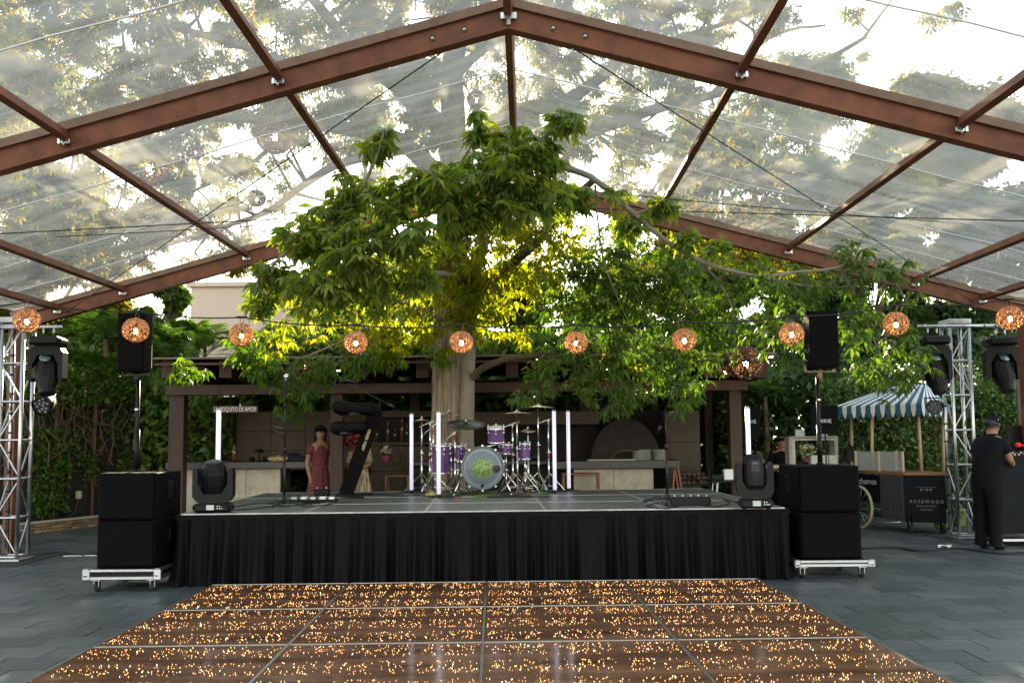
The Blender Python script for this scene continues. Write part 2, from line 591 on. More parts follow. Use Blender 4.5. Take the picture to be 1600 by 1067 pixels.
# ------------------------------------------------------------------ tent (clear-roofed marquee)
def film_mat():
    """clear PVC: mostly see-through, slightly milky with smears, glossy skin"""
    m = bpy.data.materials.new('clear_film')
    n, l = nodes_of(m)
    for x in list(n): n.remove(x)
    out = n.new('ShaderNodeOutputMaterial')
    ge = n.new('ShaderNodeNewGeometry')
    mp = n.new('ShaderNodeMapping'); mp.inputs['Scale'].default_value = (0.5, 1.8, 1); mp.inputs['Rotation'].default_value = (0, 0, 0.3)
    l.new(ge.outputs['Position'], mp.inputs[0])
    nz = n.new('ShaderNodeTexNoise'); nz.inputs['Scale'].default_value = 1.3; nz.inputs['Detail'].default_value = 6; nz.inputs['Distortion'].default_value = 1.2
    l.new(mp.outputs[0], nz.inputs['Vector'])
    mr = n.new('ShaderNodeMapRange'); mr.inputs[1].default_value = 0.35; mr.inputs[2].default_value = 0.75
    mr.inputs[3].default_value = 0.20; mr.inputs[4].default_value = 0.42
    l.new(nz.outputs[0], mr.inputs[0])
    t = n.new('ShaderNodeBsdfTransparent'); t.inputs[0].default_value = (0.84, 0.85, 0.81, 1)
    tl = n.new('ShaderNodeBsdfTranslucent'); tl.inputs[0].default_value = (0.86, 0.85, 0.78, 1)
    df = n.new('ShaderNodeBsdfDiffuse'); df.inputs[0].default_value = (0.75, 0.77, 0.75, 1)
    m0 = n.new('ShaderNodeMixShader'); m0.inputs[0].default_value = 0.25
    l.new(tl.outputs[0], m0.inputs[1]); l.new(df.outputs[0], m0.inputs[2])
    m1 = n.new('ShaderNodeMixShader')
    l.new(mr.outputs[0], m1.inputs[0]); l.new(t.outputs[0], m1.inputs[1]); l.new(m0.outputs[0], m1.inputs[2])
    gl = n.new('ShaderNodeBsdfGlossy'); gl.inputs['Roughness'].default_value = 0.08
    n2 = n.new('ShaderNodeTexNoise'); n2.inputs['Scale'].default_value = 3; n2.inputs['Detail'].default_value = 3
    l.new(mp.outputs[0], n2.inputs['Vector'])
    bp = n.new('ShaderNodeBump'); bp.inputs['Strength'].default_value = 0.25; bp.inputs['Distance'].default_value = 0.1
    l.new(n2.outputs[0], bp.inputs['Height']); l.new(bp.outputs[0], gl.inputs['Normal'])
    lw = n.new('ShaderNodeLayerWeight'); lw.inputs[0].default_value = 0.5
    pw = n.new('ShaderNodeMath'); pw.operation = 'POWER'; pw.inputs[1].default_value = 4.0; l.new(lw.outputs['Facing'], pw.inputs[0])
    fn = n.new('ShaderNodeMath'); fn.operation = 'MULTIPLY_ADD'; fn.inputs[1].default_value = 0.55; fn.inputs[2].default_value = 0.035; l.new(pw.outputs[0], fn.inputs[0])
    m2 = n.new('ShaderNodeMixShader')
    l.new(fn.outputs[0], m2.inputs[0]); l.new(m1.outputs[0], m2.inputs[1]); l.new(gl.outputs[0], m2.inputs[2])
    l.new(m2.outputs[0], out.inputs[0])
    return m
M_film = film_mat()
M_seam = pbr('film_seam', (0.7, 0.72, 0.7), 0.5, var=0.05)
M_cable = pbr('steel_cable', (0.02, 0.02, 0.02), 0.5, 0.5)
M_bracket = pbr('steel_bracket', (0.6, 0.6, 0.58), 0.3, 1.0)

TY = R(-0.85)
t0 = P(795, 42, 7.5)
TO = Vector((t0.x, 7.5, 0)); TX = Vector((math.cos(TY), math.sin(TY), 0)); TF = Vector((-math.sin(TY), math.cos(TY), 0))
ZR, SL, HW = t0.z + 0.06, 0.272, 6.75
def T(x, y, dz=0.0):
    """tent point: x across, y along (7.5 = front frame in view), dz above the rafter line"""
    return TO + TX * x + TF * (y - 7.5) + Vector((0, 0, ZR - SL * abs(x) + dz))
tent = thing('marquee_tent', 'clear-roofed marquee frame of brown woodgrain beams spanning over the stage and dance floor', 'tent', (TO.x, TO.y, 0))
JX = [0, 1.87, 3.60, 5.25, 6.12]
NRM = {s: Vector((s * SL, 0, 1)).normalized() for s in (-1, 1)}
FY = [2.5, 7.5, 12.5]
for fy in FY:
    for s in (-1, 1):
        a, b = T(0, fy), T(s * HW, fy)
        m = MB()
        m.bar(a, b, 0.075, 0.165)                                  # web
        m.bar(a + Vector((0, 0, -.088)), b + Vector((0, 0, -.088)), 0.115, 0.022)
        m.build('rafter', M_frame, tent)
        m = MB(); m.bar(a + Vector((0, 0, .119)), b + Vector((0, 0, .119)), 0.15, 0.070)
        m.bar(a + Vector((0, 0, .093)) , b + Vector((0, 0, .093)), 0.12, 0.016)
        m.build('rafter_ledge', M_frame2, tent)
        m = MB(); e = T(s * (HW - .06), fy, -.06)
        m.box((e.x, e.y, e.z / 2), (0.12, 0.2, e.z), rz=TY); m.build('upright', M_frame, tent)
        for jx in JX[1:]:
            c = T(s * jx, fy) - TF * 0.062 + Vector((0, 0, -.012))
            m = MB(); m.box(c, (0.10, 0.03, 0.030), rz=TY); m.box(c + Vector((-.035, -.012, 0)), (0.02, 0.03, 0.045), rz=TY)
            m.box(c + Vector((.035, -.012, 0)), (0.02, 0.03, 0.045), rz=TY); m.tube([c + Vector((0, -.01, -.035)), c + Vector((0, -.01, 0))], .012, 6)
            m.build('purlin_bracket', M_bracket, tent)
        for k in (0.36, 0.62):
            c = T(s * k, fy) - TF * 0.04
            m = MB(); m.lathe([(0.0, 0), (.024, 0), (.024, .008), (.014, .012), (.014, .02), (0, .022)], c, 12, -TF); m.build('bolt', M_bracket, tent)
    m = MB(); c = T(0, fy) - TF * 0.062
    m.box(c, (0.13, 0.03, 0.05), rz=TY); m.box(c + Vector((0, -.01, -.06)), (0.03, 0.05, 0.05), rz=TY); m.build('ridge_bracket', M_bracket, tent)
for i in range(2):
    y0, y1 = FY[i] + .07, FY[i + 1] - .07
    for jx in JX:
        for s in ((-1, 1) if jx else (1,)):
            m = MB(); m.bar(T(s * jx, y0, .04), T(s * jx, y1, .04), 0.062, 0.075, up=NRM[s]); m.build('purlin', M_frame, tent)
    for s in (-1, 1):
        m = MB(); m.bar(T(s * HW, y0, 0), T(s * HW, y1, 0), 0.1, 0.14); m.build('eave_beam', M_frame, tent)
# roof film: one sheet per bay and side, bellied a little between the purlins
for i in range(2):
    for s in (-1, 1):
        y0, y1 = FY[i], FY[i + 1]
        def fn(u, v, s=s, y0=y0, y1=y1):
            x = u * HW
            sag = 0.028 * math.sin(math.pi * v) * (1 + .5 * math.sin(7 * v + 9 * u)) + 0.006 * math.sin(40 * u + 8 * v)
            return T(s * x, y0 + (y1 - y0) * v, 0.178 - sag)
        m = MB(); m.grid(fn, 40, 24); pn = m.build('roof_panel', M_film, tent)
        for yy in ((3.7, 4.9, 6.15) if i == 0 else (8.9, 10.55, 11.6)):
            m = MB(); v = (yy - y0) / (y1 - y0)
            m.tube([fn(k / 24, v) + Vector((0, 0, -.004)) for k in range(25)], 0.0075 if yy < 9.5 else 0.006, 4)
            m.build('seam', M_seam, pn)
def cable(pts, r=0.006, parent=tent, name='brace_cable'):
    m = MB(); m.tube(pts, r, 5); return m.build(name, M_cable, parent)
for s in (-1, 1):
    cable([T(s * .5, 7.5, -.1), T(s * 6.0, 12.45, -.05)])
    cable([T(s * 6.3, 7.5, -.1), T(s * 1.0, 12.45, -.1)])
def sag(a, b, n, d):
    return [a.lerp(b, i / n) - Vector((0, 0, 4 * d * (i / n) * (1 - i / n))) for i in range(n + 1)]
cable(sag(P(-60, 376, 10), P(640, 335, 10.6), 12, .03), .005)
cable(sag(P(905, 297, 10.6), P(1700, 362, 10), 12, .03), .005)
# valance flap / side member low on the eave ends behind the lighting towers
# ------------------------------------------------------------------ stage
ZS = 0.72
SY = R(1.6)
sc = G(755, 907)                                      # foot of the skirt, middle
SO = Vector((0, 9.66, 0)); SX = Vector((math.cos(SY), math.sin(SY), 0)); SF = Vector((-math.sin(SY), math.cos(SY), 0))
x_right = (G(1237, 795, ZS) - SO).dot(SX)
def S(x, y, z=ZS):
    """stage point: x metres from the left edge, y metres back from the front"""
    return SO + SX * (x_right - 6.1 + x) + SF * y + Vector((0, 0, z))
M_deck = pbr('deck_top', (0.085, 0.095, 0.09), 0.34, var=0.3, scale=3, bump=0.1, bscale=80, col2=(0.13, 0.14, 0.13), rvar=0.14)
M_edge = pbr('worn_edge', (0.42, 0.42, 0.41), 0.5, 0.6, var=.3, scale=9)
stage = thing('stage', 'low black stage of square deck panels with a pleated black skirt', 'stage', S(3.05, 0, 0))
cols = 5
for j in range(3):
    for i in range(cols):
        w_, d_ = 1.22, 1.22
        c = S((i + .5) * w_, (j + .5) * d_, ZS - .012)
        m = MB(); m.box(c, (w_ - .032, d_ - .032, .022), rz=SY)
        pn = m.build('deck_panel', M_deck, stage)
        m = MB()
        for k, (dx, dy, sx_, sy_) in enumerate(((0, -1, w_ - .004, .014), (0, 1, w_ - .004, .014), (-1, 0, .014, d_ - .036), (1, 0, .014, d_ - .036))):
            cc = c + SX * (dx * (w_ / 2 - .009)) + SF * (dy * (d_ / 2 - .009)) + Vector((0, 0, -.018))
            m.box(cc, (sx_, sy_, .062), rz=SY)
        m.build('panel_edge', M_edge, pn)
        if j == 0 or i in (0, cols - 1):
            m = MB(); m.tube([S(i * w_ + .1, j * d_ + .1, 0), S(i * w_ + .1, j * d_ + .1, ZS - .05)], .024, 8); m.build('stage_leg', M_alu, stage)
# pleated skirt along the front and the two sides
path = [S(-.03, 3.6, 0)] + [S(-.03, 0, 0)] + [S(6.13, 0, 0)] + [S(6.13, 3.6, 0)]
seg = [(path[i], path[i + 1]) for i in range(3)]
tot = sum((b - a).length for a, b in seg)
def pleat_offset(s_, tz):
    a = 0.5 * math.sin(s_ * 34 + 1.6 * math.sin(s_ * 3.1)) + 0.35 * math.sin(s_ * 57 + 2.2 * math.sin(s_ * 5.3)) + .3 * math.sin(s_ * 17 + 2.5 * tz)
    return (0.016 + 0.075 * tz) * a + 0.05 * tz * tz + 0.03 * tz * math.sin(s_ * 9 + 3 * math.sin(s_ * 2))
def skirt(u, v):
    s_ = u * tot
    acc = 0
    for a, b in seg:
        L = (b - a).length
        if s_ <= acc + L or b is seg[-1][1]:
            d = (b - a).normalized(); p = a + d * (s_ - acc); nrm = Vector((d.y, -d.x, 0)); break
        acc += L
    tz = 1 - v
    return p + nrm * (0.012 + pleat_offset(u * tot, tz)) + Vector((0, 0, 0.008 + v * (ZS - .055) + .012 * (1 - v) * math.sin(u * 60)))
m = MB(); m.grid(skirt, 1300, 8); m.build('skirt', M_cloth, stage)
m = MB()
for a, b in seg:
    n_ = (b - a).normalized(); nn = Vector((n_.y, -n_.x, 0)) * .014
    m.bar(a + nn + Vector((0, 0, ZS - .037)), b + nn + Vector((0, 0, ZS - .037)), .012, .052)
m.build('skirt_hem', M_cloth, stage)

# ------------------------------------------------------------------ LED dance floor
PW, PD, ZD = 1.335, 1.38, 0.05
M_acryl = pbr('brown_acrylic', (0.11, 0.052, 0.028), 0.11, var=0.45, scale=2.2, stretch=(0.35, 2.2, 1), col2=(0.24, 0.13, 0.078), rvar=0.06, spec=0.5, bump=0.12, bscale=2.2)
M_dullalu = pbr('dull_aluminium', (0.30, 0.30, 0.29), 0.45, 0.9)
M_led = pbr('led_amber', (0.9, 0.5, 0.2), 0.4, emit=(1.0, 0.40, 0.09), estr=1.8)
M_led2 = pbr('led_pale', (0.9, 0.6, 0.4), 0.4, emit=(1.0, 0.66, 0.34), estr=2.4)
dfl = thing('led_dance_floor', 'glossy brown dance floor panels sparkling with small amber lights in front of the stage', 'dance floor', DFo)
def D(x, y, z):
    return DFo + DFx * x + DFy * y + Vector((0, 0, z))
for j in range(5):
    for i in range(4):
        c = D((i - 1.5) * PW, (j + .5) * PD, ZD / 2)
        m = MB(); m.box(c, (PW - .016, PD - .016, ZD), rz=DF_YAW); pn = m.build('floor_panel', M_acryl, dfl)
        m = MB()
        for dx, dy, sx_, sy_ in ((0, -1, PW - .002, .0065), (0, 1, PW - .002, .0065), (-1, 0, .0065, PD - .016), (1, 0, .0065, PD - .016)):
            m.box(c + DFx * dx * (PW / 2 - .0045) + DFy * dy * (PD / 2 - .0045) + Vector((0, 0, .002)), (sx_, sy_, ZD + .003), rz=DF_YAW)
        m.build('panel_trim', M_dullalu, pn)
        for mat_, frac, seed in ((M_led, 0.72, 0), (M_led2, 0.28, 1)):
            m = MB()
            for by in range(3):
                for bx in range(3):
                    for k in range(int(56 * frac)):
                        x = (i - 2) * PW + PW * (bx + .06 + .88 * random.random()) / 3
                        y = j * PD + PD * (by + .14 + .70 * random.random()) / 3
                        r = random.uniform(.0010, .0021)
                        q = D(x, y, ZD)
                        m.add([q + Vector((r, 0, .0006)), q + Vector((0, r, .0006)), q + Vector((-r, 0, .0006)), q + Vector((0, -r, .0006)), q + Vector((0, 0, r * 3.2))],
                              [(0, 1, 4), (1, 2, 4), (2, 3, 4), (3, 0, 4)])
            tag(m.build('led_dots', mat_, pn), kind='stuff')

# ------------------------------------------------------------------ pavilion with the outdoor kitchen
pav = thing('pavilion', 'dark timber bar pavilion with travertine counters behind the stage', 'pavilion', (-0.6, 15, 0))
def px_box(x0, x1, y0, y1, Y, depth):
    """box whose front face fills photo pixels x0..x1, y0..y1 at distance Y, and which goes back by depth"""
    a, b = P(x0, y1, Y), P(x1, y0, Y)
    return Vector(((a.x + b.x) / 2, Y + depth / 2, (a.z + b.z) / 2)), (abs(b.x - a.x), depth, abs(b.z - a.z))
def pbox(m, x0, x1, y0, y1, Y, depth):
    c, s_ = px_box(x0, x1, y0, y1, Y, depth); m.box(c, s_); return m
YP = 14.9
def part_px(name, mat, x0, x1, y0, y1, Y, depth, parent=pav):
    return pbox(MB(), x0, x1, y0, y1, Y, depth).build(name, mat, parent)
for x0, x1 in ((264, 287), (516, 535), (1140, 1158), (722, 738)):
    a, b = P(x0, 610, YP), P(x1, 610, YP)
    m = MB(); m.box(((a.x + b.x) / 2, YP + .12, a.z / 2), (b.x - a.x, .2, a.z)); m.build('post', M_wood, pav)
for x0, x1 in ((300, 318), (640, 655), (905, 920), (1100, 1112)):
    a, b = P(x0, 600, 18.3), P(x1, 600, 18.3)
    m = MB(); m.box(((a.x + b.x) / 2, 18.4, 1.35), (b.x - a.x, .2, 2.7)); m.build('post', M_wood, pav)
part_px('lower_beam', M_woodh, 258, 1168, 594, 617, YP - .05, .24)
zt = P(700, 552, YP).z
part_px('fascia_board', M_woodh, 240, 1212, 559, 571, YP - .55, .06)
part_px('roof_edge', pbr('roof_flashing', (0.16, 0.14, 0.12), .7), 238, 1214, 553, 558.5, YP - .58, .12)
za, zb = P(700, 553, YP - .5).z, P(700, 571, YP - .5).z
xl, xr = P(240, 560, YP - .5).x, P(1212, 560, YP - .5).x
for i in range(18):                                   # roof boards
    y0 = YP - .46 + i * .25
    m = MB(); m.box(((xl + xr) / 2, y0 + .12, za - .03), (xr - xl, .236, .04)); m.build('roof_board', M_darkwood, pav)
for px in (262, 352, 455, 563, 660, 800, 905, 1010, 1110, 1190):
    c = P(px, 575, YP - .35)
    m = MB(); m.box((c.x, YP + 1.7, (P(px, 563, YP).z + P(px, 592, YP).z) / 2), (.19, 4.1, P(px, 563, YP).z - P(px, 592, YP).z)); m.build('roof_beam', M_woodh, pav)
m = MB()
yb = 18.3
pbox(m, 270, 1170, 590, 618, yb, .2); m.build('rear_beam', M_wood, pav)
# walls at the back, built from blocks where they can be told apart
def block_wall(x0, x1, y0, y1, Y, nx, ny, mat, nm='stone_block', parent=pav, gap=.008, dep=.1):
    a, b = P(x0, y1, Y), P(x1, y0, Y)
    w_, h_ = (b.x - a.x) / nx, (b.z - max(a.z, 0)) / ny
    z0 = max(a.z, 0)
    bk = MB(); bk.box(((a.x + b.x) / 2, Y + .14 + dep, (z0 + b.z) / 2), (b.x - a.x - .01, .2, b.z - z0 - .01)); bk.build('wall_core', M_stoned, parent)
    for j in range(ny):
        for i in range(nx):
            m = MB(); m.bbox((a.x + (i + .5) * w_, Y + dep / 2 + random.uniform(0, .004), z0 + (j + .5) * h_), (w_ - gap, dep, h_ - gap), .004)
            m.build(nm, mat, parent)
block_wall(368, 640, 641, 735, 18.0, 5, 3, M_stoned)
block_wall(1043, 1093, 641, 790, 17.2, 1, 3, M_stoned)
# dark shelving and rear niches
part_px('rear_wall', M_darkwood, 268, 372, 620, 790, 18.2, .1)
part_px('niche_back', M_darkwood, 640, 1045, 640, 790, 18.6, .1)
part_px('niche_roof', M_stoned, 585, 740, 641, 652, 17.0, .6)
part_px('niche_shelf', M_stoned, 578, 742, 690, 695, 17.0, .6)
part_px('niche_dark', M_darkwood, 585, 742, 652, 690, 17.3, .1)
block_wall(578, 742, 696, 775, 17.1, 3, 2, M_stoned)
part_px('hood', M_stoned, 738, 936, 642, 664, 16.6, .9)
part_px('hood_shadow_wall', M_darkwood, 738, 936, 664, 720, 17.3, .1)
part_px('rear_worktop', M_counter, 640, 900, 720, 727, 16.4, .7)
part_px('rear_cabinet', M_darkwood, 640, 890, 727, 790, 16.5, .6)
# pizza oven, arch-mouthed block
ov = thing('pizza_oven', 'dark domed pizza oven with an arched mouth standing behind the right-hand counter', 'oven', (P(985, 720, 17.2).x, 17.2, 0))
M_oven = pbr('oven_render', (0.035, 0.028, 0.022), .9, var=.3, bump=.3)
c0 = P(978, 722, 16.9)
def oven(u, v):
    a = math.pi * u; r = 0.62 * (1 - .0 * v)
    return Vector((c0.x - r * math.cos(a), 16.9 + v * 1.0, c0.z + r * 1.25 * math.sin(a)))
m = MB(); m.grid(oven, 20, 4); m.build('dome', M_oven, ov)
poly = [(-.62, 0)] + [(-.62 * math.cos(math.pi * k / 16), .775 * math.sin(math.pi * k / 16)) for k in range(17)]
inner = [(.24 * math.cos(math.pi * k / 10), .06 + .14 * math.sin(math.pi * k / 10)) for k in range(11)]
m = MB(); m.prism(poly[1:], (c0.x, 16.9, c0.z), (1, 0, 0), (0, 0, 1), (0, 1, 0), .05); m.build('oven_face', M_oven, ov)
m = MB(); arc = [Vector((c0.x + .26 * math.cos(math.pi * k / 12), 16.88, c0.z + .05 + .16 * math.sin(math.pi * k / 12))) for k in range(13)]
m.tube(arc, .022, 6); m.build('oven_arch', M_stoned, ov)
m = MB(); m.prism([(p.x - c0.x, p.z - c0.z) for p in arc], (c0.x, 16.87, c0.z), (1, 0, 0), (0, 0, 1), (0, 1, 0), .02); m.build('oven_mouth', M_rubber, ov)
# counters
def counter(x0, x1, ytop, yfront_top, ybot, Y, depth, name, label, nblk, top_x0=None, top_x1=None):
    t = thing(name, label, 'counter', (P((x0 + x1) / 2, 700, Y).x, Y, 0))
    a, b = P(top_x0 or x0, ytop, Y), P(top_x1 or x1, yfront_top, Y)
    m = MB(); m.bbox(((a.x + b.x) / 2, Y + depth / 2 - .06, (a.z + b.z) / 2), (b.x - a.x, depth + .12, a.z - b.z), .01); m.build('worktop', M_counter, t)
    a2, b2 = P(x0, yfront_top, Y), P(x1, yfront_top, Y)
    w_ = (b2.x - a2.x) / nblk; zt_ = b.z - .002
    for i in range(nblk):
        for j in range(2):
            m = MB(); m.bbox((a2.x + (i + .5) * w_, Y + .05, zt_ * (j + .5) / 2), (w_ - .006, .08, zt_ / 2 - .005), .003); m.build('stone_slab', M_stone, t)
    m = MB(); m.box(((a2.x + b2.x) / 2, Y + depth / 2 + .05, zt_ / 2 - .01), (b2.x - a2.x - .02, depth - .08, zt_ - .02)); m.build('counter_core', M_stoned, t)
    return t
counter(276, 438, 722, 731, 800, 15.9, .8, 'bar_counter', 'pale travertine bar counter with a dark worktop behind the light on the stage corner', 3, 262, 520)
counter(896, 1021, 720, 731, 800, 16.0, .8, 'bar_counter', 'travertine bar counter carrying the stacks of white plates', 2, 860, 1062)
# pale plank lying on the right counter
a, b = P(919, 717, 15.9), P(994, 720, 15.9)
m = MB(); m.box(((a.x + b.x) / 2, 16.1, P(950, 720, 15.95).z + .012), (b.x - a.x, .3, .024))
tag(m.build('cutting_board', pbr('pale_board', (.5, .47, .4), .6)), 'long pale board lying on the counter below the oven', 'board')
# ------------------------------------------------------------------ PA stacks
def pa_stack(x0, x1, ytop, ybot, Y, side, cast_y):
    side_name = side
    a, b = P(x0, ybot, Y), P(x1, ytop, Y)
    cx, w_ = (a.x + b.x) / 2, b.x - a.x
    ztop, zbot = b.z, a.z
    dep = 0.72
    base = Vector((cx, Y + dep / 2, 0))
    dl = thing('dolly', 'silver flight-case dolly on casters under the %s stack of black subwoofers' % side_name, 'dolly', base)
    dz1 = zbot; dz0 = 0.125
    W2, D2 = w_ + .12, dep + .10
    m = MB(); m.box(base + Vector((0, 0, (dz0 + dz1) / 2)), (W2 - .03, D2 - .03, dz1 - dz0 - .01)); m.build('deck', M_black, dl)
    for zz, hh in ((dz1 - .014, .026), (dz0 + .016, .03)):
        m = MB()
        m.bbox(base + Vector((0, -D2 / 2, zz)), (W2, .03, hh), .005); m.bbox(base + Vector((0, D2 / 2, zz)), (W2, .03, hh), .005)
        m.bbox(base + Vector((-W2 / 2, 0, zz)), (.03, D2 - .04, hh), .005); m.bbox(base + Vector((W2 / 2, 0, zz)), (.03, D2 - .04, hh), .005)
        m.build('edge_rail', M_alu, dl)
    for sx in (-1, 1):
        for sy in (-1, 1):
            c = base + Vector((sx * W2 / 2, sy * D2 / 2, (dz0 + dz1) / 2))
            m = MB(); m.bbox(c, (.07, .07, dz1 - dz0 + .012), .012); m.ball(c + Vector((0, sy * .02, 0)), .026, 10); m.build('corner_guard', M_alu, dl)
            c = base + Vector((sx * (W2 / 2 - .07), sy * (D2 / 2 - .08), 0))
            m = MB(); m.box(c + Vector((0, 0, .118)), (.09, .09, .012))
            m.box(c + Vector((-.022, 0, .08)), (.006, .05, .075)); m.box(c + Vector((.022, 0, .08)), (.006, .05, .075)); cs = m.build('caster', M_alu, dl)
            m = MB(); m.lathe([(0, -.016), (.044, -.016), (.05, -.01), (.05, .01), (.044, .016), (0, .016)], c + Vector((0, 0, .0515)), 18, (1, 0, .15)); m.build('wheel', M_rubber, cs)
    hh = (ztop - zbot) / 2
    for k, nm in ((0, 'lower'), (1, 'upper')):
        z0 = zbot + k * hh
        sb = thing('subwoofer', '%s of two black subwoofers on the dolly at the %s end of the stage' % (nm, side_name), 'subwoofer', base + Vector((0, 0, z0)), 'black subwoofers beside the stage')
        m = MB(); m.bbox(base + Vector((0, .012, z0 + hh / 2)), (w_, dep - .024, hh - .006), .008); m.build('cabinet', M_blackbox, sb)
        m = MB(); m.bbox(base + Vector((0, -dep / 2 + .005, z0 + hh / 2)), (w_ - .03, .02, hh - .04), .006); m.build('grille', M_grille, sb)
        for sx in (-1, 1):
            m = MB(); c = base + Vector((sx * w_ / 2, .05, z0 + hh * .6))
            m.bbox(c, (.006, .11, .17), .002); m.bar(c + Vector((sx * .008, 0, -.06)), c + Vector((sx * .008, 0, .06)), .014, .025, up=(0, 1, 0)); m.build('handle', M_black, sb)
    return base, ztop, w_
bl, zl, wl = pa_stack(149, 243, 738, 888, 9.28, 'left', 917)
br, zr2, wr = pa_stack(1252, 1343, 727, 874, 9.75, 'right', 903)
def top_speaker(base, ztop, px, x0, x1, y0, y1, side, split):
    Y = base.y
    q = P(px, ztop, Y); x = q.x
    x = P(px, 650, Y).x
    po = thing('speaker_pole', 'black pole rising from the %s subwoofer stack to its loudspeaker' % side, 'speaker pole', (x, Y, ztop))
    z1 = P(px, y1 + 14, Y).z
    m = MB(); m.tube([(x, Y, ztop), (x, Y, z1)], .019, 12); m.build('tube', M_black, po)
    m = MB(); m.tube([(x, Y, ztop), (x, Y, ztop + .42)], .026, 12); m.lathe([(.03, 0), (.045, .01), (.03, .02)], (x, Y, ztop), 12); m.build('sleeve', M_black, po)
    zk = P(px, split, Y).z
    m = MB(); m.ball((x, Y - .03, zk), .02, 8); m.build('knob', M_chrome, po)
    a, b = P(x0, y1, Y), P(x1, y0, Y)
    sp = thing('loudspeaker', 'tall black loudspeaker on a pole above the %s subwoofers' % side, 'loudspeaker', ((a.x + b.x) / 2, Y, a.z), 'pole-mounted loudspeakers')
    cx = (a.x + b.x) / 2; w_ = b.x - a.x; h_ = b.z - a.z
    pl = [(-w_ / 2, -.17), (w_ / 2, -.17), (w_ / 2, 0.02), (w_ / 3.2, .17), (-w_ / 3.2, .17), (-w_ / 2, .02)]
    m = MB(); m.prism(pl, (cx, Y, a.z), (1, 0, 0), (0, 1, 0), (0, 0, 1), h_); m.build('cabinet', M_blackbox, sp)
    m = MB(); m.bbox((cx, Y - .175, a.z + h_ / 2), (w_ - .02, .02, h_ - .02), .006); m.build('grille', M_grille, sp)
    m = MB(); m.box((cx, Y, a.z - .035), (w_ * 1.0, .05, .012)); 
    for s in (-1, 1): m.box((cx + s * w_ * .5, Y, a.z - .0), (.012, .05, .075))
    m.tube([(cx, Y, a.z - .12), (cx, Y, a.z)], .025, 10); m.build('bracket', pbr('tan_bracket', (.25, .17, .1), .5) if side == 'right' else M_darkmetal, sp)
top_speaker(bl, zl, 215, 193, 237, 492, 581, 'left', 640)
top_speaker(br, zr2, 1279, 1258.5, 1300, 488.5, 576, 'right', 625)

